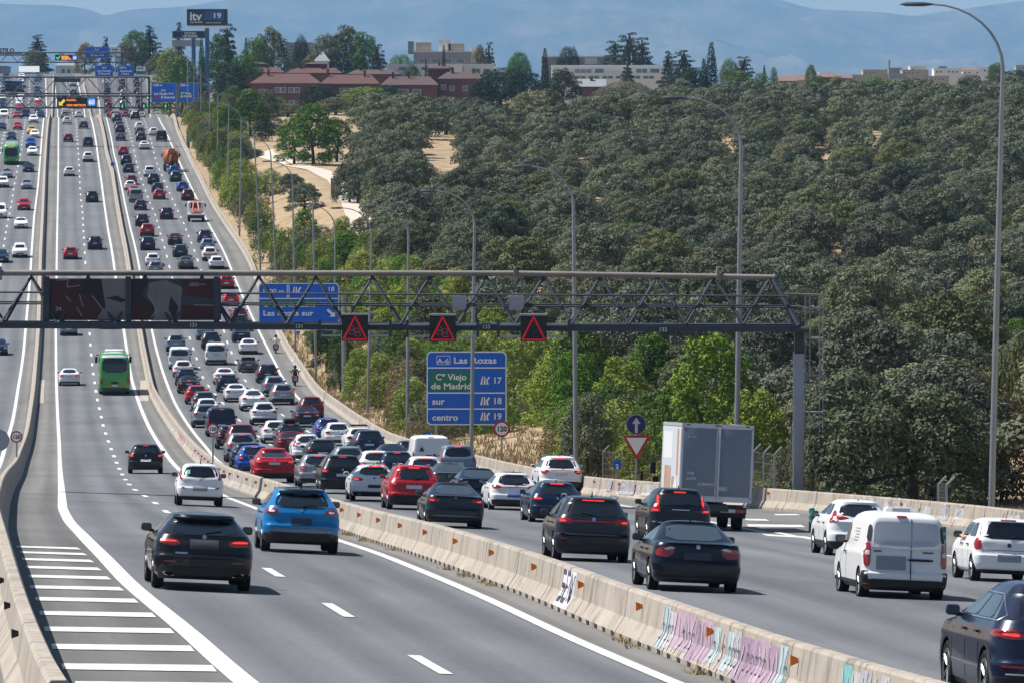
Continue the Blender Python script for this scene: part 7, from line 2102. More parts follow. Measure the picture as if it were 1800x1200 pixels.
def broad(i):
    lb = dome(200 + i, 34, 2.0, 6.3, .1, (0.55, 1.0)) + [((1.6 * math.cos(k), 1.6 * math.sin(k), .7 + .2 * (k % 3)), .8) for k in range(7)]; V = leaves(lumpy(lb, 4, .45, i), 330, 0.095, 400 + i, .95, .5, hemi=-.4); return quads('crown', V), limbs(2.6, .16, lb, i), 5.2, 6.5
variety('broad', broad, 4)
def shrub(i):
    rg_ = random.Random(i); lb = dome(250 + i, 22, 1.5, 2.7, .2, (0.4, 0.75)) + [((rg_.uniform(-1.2, 1.2), rg_.uniform(-1, 1), rg_.uniform(.2, .6)), .55) for _ in range(8)]
    V = leaves(lb, 560, 0.08, 450 + i, 1.0, .38); return quads('crown', V), limbs(.9, .07, lb, i), 3.6, 2.9
variety('shrub', shrub, 4)
def cypress(i):
    rg_ = random.Random(i); lb = []
    for k in range(26):
        z = .3 + k * .36; w_ = .62 * (1 - (k / 27) ** 2.2) + .06
        for a in range(3): lb.append(((w_ * .5 * math.cos(a * 2.1 + k), w_ * .5 * math.sin(a * 2.1 + k), z + rg_.uniform(-.1, .1)), w_ * .62 + .08))
    V = leaves(lb, 520, .12, 500 + i, 1.4, .4); return quads('crown', V), limbs(3, .12, lb, i, .01, 2), 1.9, 10.0
variety('cypress', cypress, 2)
def conifer(i):
    # dark cedar with spread tiers
    rg_ = random.Random(60 + i); lb = []
    H_ = 12
    for t in range(13):
        z = 1.6 + t * .82; w_ = (3.5 * (1 - t / 14.5) ** .8 + .25) * rg_.uniform(.7, 1.15)
        for a in range(max(3, int(11 - t * .6))):
            az_ = a * 6.283 / max(3, int(11 - t * .6)) + t * .9 + rg_.uniform(-.3, .3); d_ = w_ * rg_.uniform(.45, 1.0)
            lb.append(((d_ * math.cos(az_), d_ * math.sin(az_), z + rg_.uniform(-.25, .25)), rg_.uniform(.6, 1.05) * (1.15 - t * .045)))
    V = leaves(lb, 240, .15, 520 + i, .5, .35); return quads('crown', V), limbs(11.4, .3, lb, i, .01, 12), 7.4, 12.4
variety('conifer', conifer, 3)
def umbrella(i):
    lb = dome(280 + i, 36, 3.2, 7.2, 1.7, (0.8, 1.3), .9); V = leaves(lb, 330, .11, 560 + i, .85, .3); return quads('crown', V), limbs(5.0, .22, lb, i, .04, 9), 8.0, 7.4
variety('umbrella', umbrella, 2)
def poplar(i):
    rg_ = random.Random(i + 9); lb = []
    for k in range(16):
        z = .9 + k * .62; w_ = 1.15 * math.sin(math.pi * (k + 2) / 20)
        for a in range(3): lb.append(((w_ * .6 * math.cos(a * 2.1 + k), w_ * .6 * math.sin(a * 2.1 + k), z), w_ * .55 + .15))
    V = leaves(lb, 300, .11, 580 + i, 1.15, .5); return quads('crown', V), limbs(4, .16, lb, i, .02, 3), 3.2, 11.2
variety('poplar', poplar, 2)

rv = random.Random(77)
TCOL = {'oak': (.114, .134, .090), 'oak2': (.142, .158, .112), 'oak3': (.084, .106, .070), 'bright': (.165, .225, .038), 'bright2': (.19, .235, .058), 'green': (.070, .125, .026), 'vivid': (.085, .175, .020), 'olive': (.135, .145, .070),
        'greygreen': (.120, .135, .085), 'dark': (.022, .042, .022), 'pine': (.060, .135, .014), 'dry': (.20, .155, .08), 'brown': (.115, .085, .05), 'cedar': (.028, .046, .032)}
def plant(key, name, loc, w, h, col, label, cat, group=None, i=None, rot=None):
    var = TREES[key]; crown, trunk, W0, H0 = var[(i if i is not None else rv.randrange(len(var))) % len(var)]
    e = empty(name, loc, (0, 0, rot if rot is not None else rv.uniform(0, 6.28)), label, cat, group)
    e.scale = (w / W0, w / W0, h / H0)
    c = TCOL[col] if isinstance(col, str) else col
    j = rv.uniform(.86, 1.14)
    o = link('crown', crown, e); o.color = (c[0] * j * rv.uniform(.94, 1.06), c[1] * j, c[2] * j * rv.uniform(.9, 1.1), 1)
    link('trunk', trunk, e)
    return e

# ---- verge planting: (px, foot py, width px, height px, kind, colour) read off the picture, planted where the ground is
VERGE = [
 (322,205,30,22,'shrub','bright'),(345,218,50,34,'shrub','olive'),(378,232,62,48,'broad','green'),(410,215,55,60,'broad','green'),(440,240,75,75,'broad','green'),(472,222,50,58,'broad','greygreen'),(462,250,45,40,'shrub','dark'),
 (338,262,34,44,'shrub','bright'),(362,285,44,60,'shrub','olive'),(384,300,52,70,'broad','bright'),(402,322,60,66,'shrub','green'),(375,335,40,52,'shrub','bright'),(428,345,64,62,'shrub','bright2'),(398,368,52,56,'shrub','bright'),
 (446,368,56,58,'shrub','bright'),(476,345,48,46,'shrub','vivid'),(425,398,56,60,'shrub','olive'),(455,408,56,54,'shrub','bright2'),(440,440,52,62,'shrub','green'),(468,462,64,62,'shrub','green'),(505,470,72,66,'shrub','bright'),
 (540,462,66,60,'shrub','greygreen'),(575,476,74,60,'shrub','bright2'),(612,478,84,66,'broad','vivid'),(652,474,62,64,'broad','bright'),(480,515,60,60,'shrub','olive'),(640,520,86,72,'broad','bright2'),(690,530,80,70,'broad','bright2'),(600,545,80,66,'broad','green'),
 (560,600,56,70,'broad','green'),(735,560,72,80,'broad','greygreen'),(705,600,90,90,'broad','bright'),(760,630,90,105,'broad','greygreen'),(655,590,90,80,'broad','bright2'),
 (566,655,60,100,'broad','dark'),(590,690,56,105,'broad','green'),(632,716,76,98,'broad','bright'),(668,720,72,92,'broad','bright2'),(700,735,50,70,'shrub','dry'),(742,748,70,110,'broad','olive'),(715,700,70,86,'broad','olive'),
 (815,760,90,110,'broad','greygreen'),(850,800,70,90,'shrub','olive'),(895,812,66,86,'shrub','bright'),(905,742,92,140,'broad','bright2'),(945,812,96,120,'broad','bright2'),(985,818,74,90,'broad','olive'),(975,760,110,125,'broad','bright'),
 (1010,842,50,56,'shrub','dry'),(1050,846,46,44,'shrub','dry'),(1050,720,92,86,'broad','bright'),(1120,735,100,96,'broad','bright2'),(1040,800,80,90,'broad','olive'),(1250,862,190,262,'broad',(.085, .15, .026)),(1195,858,110,180,'broad','green'),(1310,800,90,160,'broad','green'),
 (1100,800,90,110,'shrub','greygreen'),(860,650,80,70,'broad','greygreen'),(1760,880,150,180,'shrub','brown'),(1700,886,120,90,'shrub','brown'),(1790,800,120,200,'shrub','olive'),(1428,884,70,110,'shrub','oak2'),(1384,880,60,90,'shrub','oak'),(1410,868,60,120,'shrub','oak2'),(1725,800,110,150,'shrub','brown'),(1690,870,80,110,'shrub','olive'),(1770,740,110,120,'broad','oak2'),(1640,884,100,60,'shrub','dry'),(790,805,60,40,'shrub','dry'),(735,782,46,40,'shrub','dry'),(690,752,40,38,'shrub','dry')]
VL = {'oak': ('deep grey-green', ''), 'oak2': ('grey-green', ''), (.085, .15, .026): ('vivid', ''), 'bright': ('yellow-green', 'bright'), 'bright2': ('pale yellow-green', 'bright'), 'green': ('fresh green', ''), 'vivid': ('vivid green', ''), 'olive': ('olive green', ''), 'greygreen': ('silvery grey-green', ''), 'dark': ('dark green', ''), 'dry': ('dry straw-coloured', ''), 'brown': ('brown half-bare', '')}
for (px, py, w, h, k, c) in VERGE:
    p = PG(px, py)
    if 735 < px + w * .4 and px - w * .62 < 905 and p.y < dsign + 4: continue
    xr = BARR(p.y) + 1.2 + w * p.y / F * .3
    if p.x < xr: p.x = xr; p.z = ground_z(p.y, xr)
    kk = p.y / F
    nm = 'shrub' if k == 'shrub' else 'tree'
    band = 'by the crest of the hill' if p.y > 900 else 'on the verge beside the upper jam' if p.y > 620 else 'on the verge behind the near gantry' if p.y > 430 else 'around the large blue exits sign' if p.y > 280 else 'just behind the right-hand barrier'
    lab = f"{VL[c][0]} {'shrub' if k == 'shrub' else 'broadleaf tree'} {band}"
    if (px, py) == (1250, 862): lab = 'tall vivid green broadleaf tree right behind the box lorry'
    plant(k, nm, p, w * kk * 1.08, h * kk * 1.08, c, lab, nm, 'roadside trees and shrubs on the right-hand verge')

# ---- self-sown shrubs between the planted ones
vcell = []
for _ in range(5000):
    if len(vcell) > 290: break
    d = rv.uniform(232, 480) if rv.random() < .4 else rv.uniform(290, 1130); X = BARR(d) + rv.uniform(2.6, 30); px = 900 + X / d * F; py = y_of(ground_z(d, X), d)
    if px > lin([150, 250, 300, 420, 470, 600, 700, 800, 870], [430, 420, 440, 560, 690, 860, 1120, 1260, 1330])(py): continue
    if 430 < px < 650 and 235 < py < 450: continue
    if 700 < px < 975 and d < dsign + 5: continue
    w = rv.uniform(2.2, 4.2) * (1.25 if d > 700 else 1)
    if any((X - a) ** 2 + ((d - b) * .6) ** 2 < (.42 * (w + c_)) ** 2 for a, b, c_ in vcell): continue
    vcell.append((X, d, w)); c = rv.choice(['bright', 'bright2', 'green', 'olive', 'bright', 'bright2', 'greygreen', 'vivid'] if X - BARR(d) > 5 else ['olive', 'bright2', 'dry', 'bright', 'greygreen'])
    k = rv.choice(['shrub', 'shrub', 'broad'])
    if d < 430 and X - BARR(d) > 6: w *= 1.15
    h = w * rv.uniform(.7, 1.05) if k == 'shrub' else w * rv.uniform(1.0, 1.5)
    band = 'by the crest of the hill' if d > 900 else 'on the verge beside the upper jam' if d > 620 else 'on the verge behind the near gantry' if d > 430 else 'around the large blue exits sign'
    plant(k, 'shrub' if k == 'shrub' else 'tree', (X, d, ground_z(d, X) - .1), w, h, c, f"{VL[c][0]} {'shrub' if k == 'shrub' else 'broadleaf tree'} {band}", 'shrub' if k == 'shrub' else 'tree', 'roadside trees and shrubs on the right-hand verge')

# ---- the holm oak wood
edge = lin([150, 185, 215, 250, 300, 350, 420, 470, 520, 580, 640, 700, 760, 800, 862, 875], [820, 690, 640, 655, 640, 660, 680, 700, 750, 820, 950, 1100, 1200, 1320, 1350, 1400])
topy = lin([600, 820, 1000, 1180, 1350, 1800], [238, 236, 236, 214, 206, 200])
clear_ = [(1420, 258, 1490, 305), (1510, 255, 1570, 290), (1160, 560, 1200, 600), (880, 290, 920, 320), (1640, 330, 1680, 370), (1300, 270, 1318, 290), (1345, 285, 1385, 312), (1448, 365, 1462, 400), (755, 270, 795, 310), (1000, 350, 1030, 400), (1140, 425, 1170, 440), (1115, 330, 1130, 350)]
pts = []; cell = {}
d = 212.0
spots = []
for _ in range(80000):
    d = math.sqrt(rv.uniform(205.0 ** 2, 1330.0 ** 2)) if rv.random() < .6 else rv.uniform(205, 1330)
    X = rv.uniform(BARR(min(d, 1200)) + 3.5, .0935 * d + 6 + (34 if d > 150 else 0))
    z = ground_z(d, X); py = y_of(z, d); px = 900 + X / d * F
    if py > 905 or (1690 < px < 1900 and py > 690) or (d < dsign + 6 and 700 < px < 985) or px < edge(py) + rv.uniform(-10, 10) or py < topy(px): continue
    if any(a < px < c_ and b < py < e_ + 42 for a, b, c_, e_ in clear_): continue
    if d > 330 and noise.noise(Vector((X * .045, d * .016, 5.0))) > .40: continue
    w = rv.uniform(5.0, 8.6) if d < 900 else rv.uniform(6, 10)
    gx, gy = int(X // 6), int(d // 6); ok = True
    for ix in (-1, 0, 1, 2, -2):
        for iy in (-2, -1, 0, 1, 2):
            for (x2, d2, w2) in cell.get((gx + ix, gy + iy), ()):
                if (X - x2) ** 2 + ((d - d2) * (1.0 if d < 500 else .85)) ** 2 < (.57 * (w + w2)) ** 2: ok = False
    if not ok: continue
    cell.setdefault((gx, gy), []).append((X, d, w)); spots.append((d, X, z, w, px, py))
# big oaks standing right at the barrier
for px, py, w, h in ((1480, 882, 205, 235), (1600, 885, 190, 215), (1540, 840, 200, 240), (1390, 800, 170, 190)):
    p = PG(px, py); spots.append((p.y, p.x, p.z, w * p.y / F, px, py))
spots.sort(key=lambda s: -s[3] / s[0])
TC = ['oak', 'oak', 'oak2', 'oak3', 'oak2', (.105, .115, .085), (.085, .105, .072), (.105, .125, .060)]
ins = [s for s in spots if s[4] < 1850]; near = ins[:289]; kn = set(near); rest = [s for s in spots if s not in kn]
def zone(px, py):
    if py > 790: return 'right behind the barrier'
    if py > 560: return 'in the wood beyond the near gantry'
    return 'in the middle of the oak wood'
bright_spots = [(1115, 440), (1075, 425), (1180, 430)]
for (d, X, z, w, px, py) in near:
    plant('oak', 'holm_oak', (X, d, z - .25), w * 1.12, w * rv.uniform(.76, 1.0), rv.choice(TC), f'round grey-green holm oak {zone(px, py)}, one of many alike', 'tree', 'holm oaks in the wood')
if rest:
    # the far crowd of oaks: one object of points that repeats real oak crowns
    pm_ = bpy.data.meshes.new('oak_wood'); pm_.from_pydata([(X, d, z - .25) for (d, X, z, w, px, py) in rest], [], [])
    at_ = pm_.attributes.new('size', 'FLOAT', 'POINT'); at_.data.foreach_set('value', np.array([s[3] * 1.2 / 7.0 for s in rest], np.float32))
    wood = link('oak_wood', pm_); tag(wood, 'dense grey-green holm oak wood filling the far slope', 'wood', None, 'stuff'); wood.color = (*TCOL['oak'], 1)
    ng = bpy.data.node_groups.new('scatter', 'GeometryNodeTree')
    ng.interface.new_socket('Geometry', in_out='INPUT', socket_type='NodeSocketGeometry'); ng.interface.new_socket('Geometry', in_out='OUTPUT', socket_type='NodeSocketGeometry')
    N = ng.nodes.new; Lk = ng.links.new
    gi, go = N('NodeGroupInput'), N('NodeGroupOutput'); ins = N('GeometryNodeInstanceOnPoints'); ins.inputs['Pick Instance'].default_value = True
    src = N('GeometryNodeGeometryToInstance')
    for k, (crown, trunk, W0, H0) in enumerate(TREES['oak_far']):
        p = PG(*((1700, 470), (1250, 380), (1500, 420), (900, 400), (1380, 520))[k])
        e = plant('oak_far', 'holm_oak', (p.x, p.y, p.z - .2), 7.0, 5.7, 'oak', 'round grey-green holm oak in the middle of the oak wood, one of many alike', 'tree', 'holm oaks in the wood', i=k)
        co_ = e.children[0] if e.children[0].name.startswith('crown') else e.children[1]
        oi = N('GeometryNodeObjectInfo'); oi.transform_space = 'ORIGINAL'; oi.inputs['Object'].default_value = co_; oi.inputs['As Instance'].default_value = True
        Lk(oi.outputs['Geometry'], src.inputs[0])
    Lk(src.outputs[0], ins.inputs['Instance']); Lk(gi.outputs[0], ins.inputs['Points'])
    rr_ = N('FunctionNodeRandomValue'); rr_.data_type = 'FLOAT_VECTOR'; rr_.inputs[0].default_value = (0, 0, 0); rr_.inputs[1].default_value = (0, 0, 6.28); Lk(rr_.outputs[0], ins.inputs['Rotation'])
    na = N('GeometryNodeInputNamedAttribute'); na.data_type = 'FLOAT'; na.inputs['Name'].default_value = 'size'; Lk(na.outputs['Attribute'], ins.inputs['Scale'])
    ri = N('FunctionNodeRandomValue'); ri.data_type = 'INT'; ri.inputs['Min'].default_value = 0; ri.inputs['Max'].default_value = 4; ri.inputs['Seed'].default_value = 3; Lk(ri.outputs[2], ins.inputs['Instance Index'])
    Lk(ins.outputs[0], go.inputs[0])
    md = wood.modifiers.new('scatter', 'NODES'); md.node_group = ng
print('oaks', len(near), len(rest))
# ---- other trees one can tell apart: (px, top py, foot py or None, width px, distance, kind, colour, label)
ONE = [
 (470,168,205,70,1230,'broad','green','green tree at the left foot of the brick houses'),
 (505,182,215,60,1200,'broad','olive','olive tree below the first brick house'),
 (590,172,205,64,1240,'broad','olive','olive tree below the gap between brick houses'),
 (640,178,215,70,1190,'oak','oak3','dark oak below the second brick house'),
 (725,172,212,70,1200,'oak','oak','oak below the third brick house'),
 (780,176,215,80,1190,'oak','oak3','dark oak below the rightmost brick house'),
 (830,178,215,70,1180,'oak','oak','oak at the right foot of the brick houses'),
 (690,195,240,80,1060,'oak','oak2','pale oak above the path bend'),
 (650,200,245,60,1080,'oak','oak3','dark oak behind the third path pine'),
 (475,215,262,60,1010,'broad','olive','olive tree left of the three path pines'),
 (440,262,300,60,920,'oak','oak3','dark oak left of the pale path'),
 (455,200,238,50,1100,'broad','bright2','pale tree above the left end of the path'),

 (551,182,290,100,None,'broad','pine','large dark green pine with a thick trunk beside the pale path'),(517,205,288,72,None,'broad','pine','dark green pine lobe left of the large pine by the path'),(592,208,285,74,None,'broad','pine','dark green pine right of the large pine by the path'),
 (535,318,372,78,None,'oak','oak3','solitary dark holm oak below the pale path'),(512,300,345,50,None,'oak','oak3','smaller holm oak left of the solitary one below the pale path'),(614,278,356,70,None,'oak','oak3','holm oak with two leaning trunks at the bend of the pale path'),(628,300,358,60,None,'oak','oak','grey-green holm oak right beside the path bend'),(560,395,425,60,None,'shrub','oak','low dark bush on the eroded earth bank'),
 (1112,385,440,150,None,'umbrella','vivid','bright green spreading pine in the middle of the oak wood'),(1075,392,440,80,None,'umbrella','vivid','bright green pine left of the spreading pine in the oak wood'),(1465,176,232,46,None,'broad','vivid','round bright green tree among the far oaks'),(1262,265,300,36,None,'broad','vivid','small bright green tree below the arm of the second lamp'),(1785,560,650,70,None,'broad','vivid','bright green tree behind the tallest lamp post'),(1492,620,700,110,None,'shrub','vivid','bright green bush right of the gantry column'),(1600,250,290,80,None,'umbrella','vivid','flat bright green pine far right in the oak wood'),(1560,160,205,40,None,'umbrella','vivid','flat bright green pine near the far edge of the wood'),
 (355,60,145,15,1390,'cypress','dark','dark narrow cypress beside the billboard posts'),(958,80,190,17,1230,'cypress','dark','tall dark cypress in front of the white buildings'),(1250,68,165,24,1330,'cypress','dark','pointed cypress right of the white buildings'),(1237,98,168,18,1320,'cypress','dark','shorter cypress just left of the pointed cypress'),(780,74,116,10,1400,'cypress','dark','thin cypress in front of the grey flat-roofed block'),(749,98,128,7,1400,'cypress','dark','thinnest cypress by the brick turret'),(772,100,122,7,1400,'cypress','dark','short thin cypress left of the grey block'),(1343,112,150,8,1600,'cypress','dark','tiny cypress at the left end of the town'),
 (67,58,130,38,1720,'conifer','cedar','dark conifer on the hilltop above the oncoming lanes'),(64,88,132,34,1715,'broad','olive','olive tree under the hilltop conifer'),(187,62,100,20,1720,'conifer','cedar','small dark fir behind the highest blue sign'),(150,76,110,34,1700,'broad','dry','brownish tree behind the hilltop screen'),
 (238,52,130,50,1760,'broad','green','broad green tree left of the billboards'),(264,42,130,40,1765,'conifer','cedar','dark cedar between the green tree and the billboards'),(222,72,135,34,1755,'broad','olive','olive tree at the end of the hilltop row'),(300,85,150,50,1420,'broad','bright','yellow-green tree under the lower billboard'),(282,95,150,44,1640,'broad','olive','olive tree behind the distant white sign'),(320,100,165,60,1330,'broad','green','green tree above the two blue crest signs'),(315,34,110,26,1480,'conifer','cedar','dark fir rising behind the billboards'),
 (400,34,120,50,1470,'conifer','cedar','tall dark cedar right of the upper billboard'),(385,62,125,50,1450,'broad','green','green tree below the upper billboard'),(433,60,100,12,1480,'cypress','dark','tiny pointed fir right of the tall dark cedar'),(452,65,118,50,1450,'broad','green','green tree behind the brick houses, left'),(478,50,115,58,1455,'broad','olive','olive tree behind the brick houses'),(430,90,135,80,1390,'umbrella','pine','flat-topped pine left of the brick houses'),(408,112,165,60,1340,'broad','dark','dark tree at the left end of the brick houses'),(530,55,90,44,1470,'umbrella','cedar','dark pine behind the purple-grey block'),
 (570,60,118,60,1450,'broad','olive','olive tree behind the brick turret'),(610,45,118,62,1455,'broad','olive','tallest olive tree behind the brick houses'),(640,60,118,52,1450,'broad','green','green tree right of the tallest olive tree'),(664,74,122,42,1440,'conifer','cedar','dark cedar at the right end of the tree group'),(705,90,122,60,1430,'umbrella','pine','pine in front of the grey block'),(725,108,130,36,1420,'shrub','green','green bush below the grey block'),
 (860,70,115,26,1440,'conifer','cedar','dark conifer right of the grey flat-roofed block'),(845,82,118,30,1450,'broad','olive','tree beside the dark conifer'),(912,85,125,64,1430,'umbrella','pine','umbrella pine left of the tall cypress'),(1000,75,112,56,1440,'umbrella','cedar','dark pine behind the white terraces'),(1105,52,125,64,1420,'conifer','cedar','large spreading cedar above the white buildings'),(1080,66,115,54,1440,'conifer','cedar','cedar left of the large spreading one'),(1128,60,120,50,1430,'conifer','cedar','cedar right of the large spreading one'),(1103,98,142,30,1290,'conifer','dark','dark conifer in front of the white terraces'),
 (1175,86,145,36,1380,'conifer','cedar','cedar at the right end of the white buildings'),(1200,84,150,60,1370,'conifer','cedar','broad cedar left of the two cypresses'),(1215,118,165,60,1330,'broad','dark','dark tree at the foot of the two cypresses'),(1282,98,160,52,1350,'umbrella','green','pine right of the pointed cypress'),(1308,95,160,46,1360,'conifer','cedar','cedar right of the pointed cypress'),(1300,122,172,64,1300,'poplar','green','green poplars at the left of the town'),(1338,125,165,44,1330,'poplar','green','second green poplar at the left of the town'),(1360,115,160,18,1400,'poplar','green','slim poplar at the left of the town'),(1425,113,145,20,1700,'broad','green','small green tree among the terracotta roofs'),(1750,112,150,34,1600,'broad','green','green tree at the right end of the town'),
 (880,122,185,90,1270,'broad','dark','large dark tree right of the brick houses'),(920,125,188,80,1260,'broad','dark','large dark tree left of the tall cypress'),(990,122,185,60,1250,'broad','dark','dark tree right of the tall cypress'),(850,140,185,50,1250,'broad','dark','dark tree against the end of the brick houses'),(1100,138,172,130,1260,'umbrella','greygreen','pale spreading pine below the white terraces'),(1050,166,225,100,1130,'umbrella','oak2','round-topped pine in the middle of the far wood'),(560,148,195,60,1290,'broad','dark','dark green tree in front of the first brick house'),(640,152,205,80,1260,'broad','bright','yellow-green tree in front of the brick houses'),(680,150,195,50,1270,'broad','dark','dark tree in front of the second brick house'),(440,158,235,90,1150,'broad','green','green tree left of the path pines'),(640,185,232,70,1120,'oak','oak','grey oak behind the path pines'),(710,160,225,110,1150,'umbrella','oak3','broad dark oak in front of the brick houses'),
 (1440,135,170,50,1500,'broad','green','green tree below the terracotta roofs'),(1540,132,168,90,1450,'umbrella','pine','flat green pine below the tan blocks'),(1780,125,170,60,1500,'broad','dark','dark tree at the far right of the town')]
for (px, yt, yf, w, d, k, c, lab) in ONE:
    if d is None:
        p = PG(px, yf); d = p.y
    else:
        p = GP(px, d)
    p.z -= .2
    h = z_of(yt, d) - p.z
    if k in ('conifer', 'broad', 'cypress') and d > 1150: w *= 1.35 if k != 'cypress' else 1.25
    plant(k, {'cypress': 'cypress_tree', 'conifer': 'cedar_tree', 'umbrella': 'pine_tree', 'shrub': 'shrub', 'oak': 'holm_oak'}.get(k, 'tree'), p, w * d / F * 1.05, max(h, 2), c, lab, 'shrub' if k == 'shrub' else 'tree')
# dry grass tufts on the verge: nobody could count them
V = []
rg2 = np.random.default_rng(3)
for _ in range(5200):
    d = float(rg2.uniform(150, 620)); X = BARR(d) + .6 + float(rg2.random() ** 1.5) * 11
    z = ground_z(d, X); k = 3
    for j in range(k):
        a = rg2.uniform(0, 6.28); s_ = rg2.uniform(.12, .30); w_ = .03
        b_ = np.array([X + rg2.normal() * .12, d + rg2.normal() * .2, z]); t_ = b_ + np.array([math.cos(a) * .15, math.sin(a) * .15, s_ * 1.6])
        u_ = np.array([w_, 0, 0]); V += [b_ - u_, b_ + u_, t_ + u_ * .3, t_ - u_ * .3]
M['straw'] = mat('straw', (.34, .26, .14), .9, var=.3, scale=.5)
tag(link('dry_grass', quads('dry_grass', np.array(V), 'straw')), 'dry straw-coloured grass on the earth verge', 'grass', None, 'stuff')
V = []
for _ in range(900):   # weeds in the gutter of the barrier
    d = float(rg2.uniform(70, 175)); X = MED(d) - .40 - abs(float(rg2.normal())) * .10
    if noise.noise(Vector((d * .25, 3, 0))) < .12: continue
    z = road_z(d, X)
    for j in range(3):
        a = rg2.uniform(0, 6.28); b_ = np.array([X + rg2.normal() * .05, d + rg2.normal() * .08, z]); t_ = b_ + np.array([math.cos(a) * .06, math.sin(a) * .06, rg2.uniform(.03, .10)])
        u_ = np.array([.012, 0, 0]); V += [b_ - u_, b_ + u_, t_ + u_ * .3, t_ - u_ * .3]
tag(link('gutter_weeds', quads('gutter_weeds', np.array(V), 'straw')), 'dry weeds along the foot of the central barrier', 'weeds', None, 'stuff')
# ================================================================== buildings, mountains, air
M['brick'] = mat('dark_brick', (0.135, 0.058, 0.045), 0.85, var=.18, scale=.8); M['roof_red'] = mat('roof_tiles_red', (0.082, 0.030, 0.025), 0.8, var=.18, scale=.5); M['roof_brown'] = mat('roof_tiles_brown', (0.066, 0.038, 0.034), 0.8, var=.2, scale=.5)
M['pane'] = mat('window_pane', (0.10, 0.14, 0.19), 0.15, spec=.8); M['blind'] = mat('window_blind', (0.50, 0.52, 0.55), 0.6); M['render_white'] = mat('white_render', (0.68, 0.67, 0.64), 0.8, var=.06, scale=.3); M['render_grey'] = mat('grey_render', (0.26, 0.27, 0.31), 0.8, var=.08, scale=.3); M['teal_glass'] = mat('teal_glass', (0.05, 0.16, 0.18), 0.2, spec=.8)
M['tan_wall'] = mat('tan_wall', (0.38, 0.32, 0.25), 0.85, var=.12, scale=.3); M['slate'] = mat('slate_roof', (0.20, 0.22, 0.23), 0.7, var=.1, scale=.4); M['terracotta'] = mat('terracotta_roof', (0.17, 0.10, 0.08), 0.85, var=.2, scale=.4)
def building(name, label, d, x0, x1, yt, yb, wall, dep=10.0, roof=None, yr=None, hip=0.0, wins=(), chims=(), pane='pane', group=None, flat=None, eave=.5):
    p = GP((x0 + x1) / 2, d); z0 = p.z
    e = empty(name, p, None, label, 'building', group); S = Flat(e, d)
    a, b = S.v(x0, yb), S.v(x1, yt); zb = min(a[1], -1.0)
    link('wall', MB().box(((a[0] + b[0]) / 2, dep / 2, (zb + b[1]) / 2), (b[0] - a[0], dep, b[1] - zb)).mesh('wall', [wall]), e)
    if roof:
        zr = S.v(x0, yr)[1]; xa, xb = a[0] - eave, b[0] + eave; h = hip * (xb - xa)
        mb = MB(); ze = b[1] + .03
        vs = [(xa, -eave, ze), (xb, -eave, ze), (xb, dep + eave, ze), (xa, dep + eave, ze), (xa + h, dep / 2, zr), (xb - h, dep / 2, zr)]
        mb.add(vs, [(0, 1, 5, 4), (2, 3, 4, 5), (1, 2, 5), (3, 0, 4), (3, 2, 1, 0)])
        ro = link('roof', mb.mesh('roof', [roof]), e)
        for cx, cw, ct in chims:
            x, z = S.v(cx, ct); w_ = cw * d / F
            link('chimney', MB().box((x, dep * .4, (z + zr - 1.5) / 2), (w_, w_, z - zr + 1.5)).box((x, dep * .4, z + .06), (w_ + .25, w_ + .25, .14), 1).mesh('chimney', [wall, 'slate']), ro)
    else:
        link('parapet', MB().box(((a[0] + b[0]) / 2, dep / 2, b[1] + .15), (b[0] - a[0] + .3, dep + .3, .3)).mesh('parapet', [flat or wall]), e)
    for (u0, v0, u1, v1, m_) in wins:
        q0, q1 = S.v(u0, v1), S.v(u1, v0)
        f = link('window', MB().box(((q0[0] + q1[0]) / 2, -.03, (q0[1] + q1[1]) / 2), (q1[0] - q0[0], .10, q1[1] - q0[1])).mesh('window', ['blind']), e)
        n_ = max(1, int((q1[0] - q0[0]) / 1.3)); mb = MB(); ww = (q1[0] - q0[0]) / n_
        for k in range(n_): mb.box((q0[0] + ww * (k + .5), -.085, (q0[1] + q1[1]) / 2), (ww * .84, .02, (q1[1] - q0[1]) * .84))
        link('pane', mb.mesh('pane', [m_]), f)
    return S
bw = 'brick houses with red roofs'
W2 = lambda x0, w, y: (x0, y, x0 + w, y + 9.5, 'pane')
building('brick_house', 'long dark brick house with a red roof, leftmost of the front row', 1332, 443, 560, 147, 200, 'brick', 16, 'roof_red', 129, .18, [W2(483, 20, 154), W2(507, 20, 154), W2(483, 20, 177), W2(507, 20, 177), (455, 157, 466, 165, 'pane')], [(447, 5, 121), (470, 4, 123)], group=bw)
building('brick_house', 'dark brick house with a brown-red roof, second in the front row', 1348, 566, 664, 148, 200, 'brick', 15, 'roof_red', 131, .16, [W2(597, 18, 155), W2(620, 17, 155), W2(597, 18, 177)], [(575, 4, 122), (640, 4, 124)], group=bw)
building('brick_house', 'dark brick house with a brown roof, third in the front row', 1362, 672, 768, 150, 200, 'brick', 15, 'roof_brown', 134, .16, [W2(700, 18, 157), W2(725, 15, 157)], [(690, 4, 127), (718, 4, 126)], group=bw)
building('brick_house', 'dark brick house with white-framed windows, rightmost of the front row', 1370, 772, 852, 139, 200, 'brick', 15, 'roof_brown', 126, .2, [W2(775, 9, 149), W2(790, 9, 151), W2(813, 9, 151), W2(775, 9, 169), W2(790, 9, 171), W2(813, 9, 172)], [(795, 5, 119), (832, 4, 121)], group=bw)
building('brick_house', 'brick house behind the front row with a red roof, left', 1400, 400, 498, 128, 180, 'brick', 13, 'roof_red', 118, .18, [], [(423, 4, 113), (468, 4, 114)], group=bw)
building('brick_house', 'brick house behind the front row with a red roof, middle', 1405, 505, 600, 129, 180, 'brick', 13, 'roof_red', 119, .18, [], [(528, 4, 112), (566, 5, 113)], group=bw)
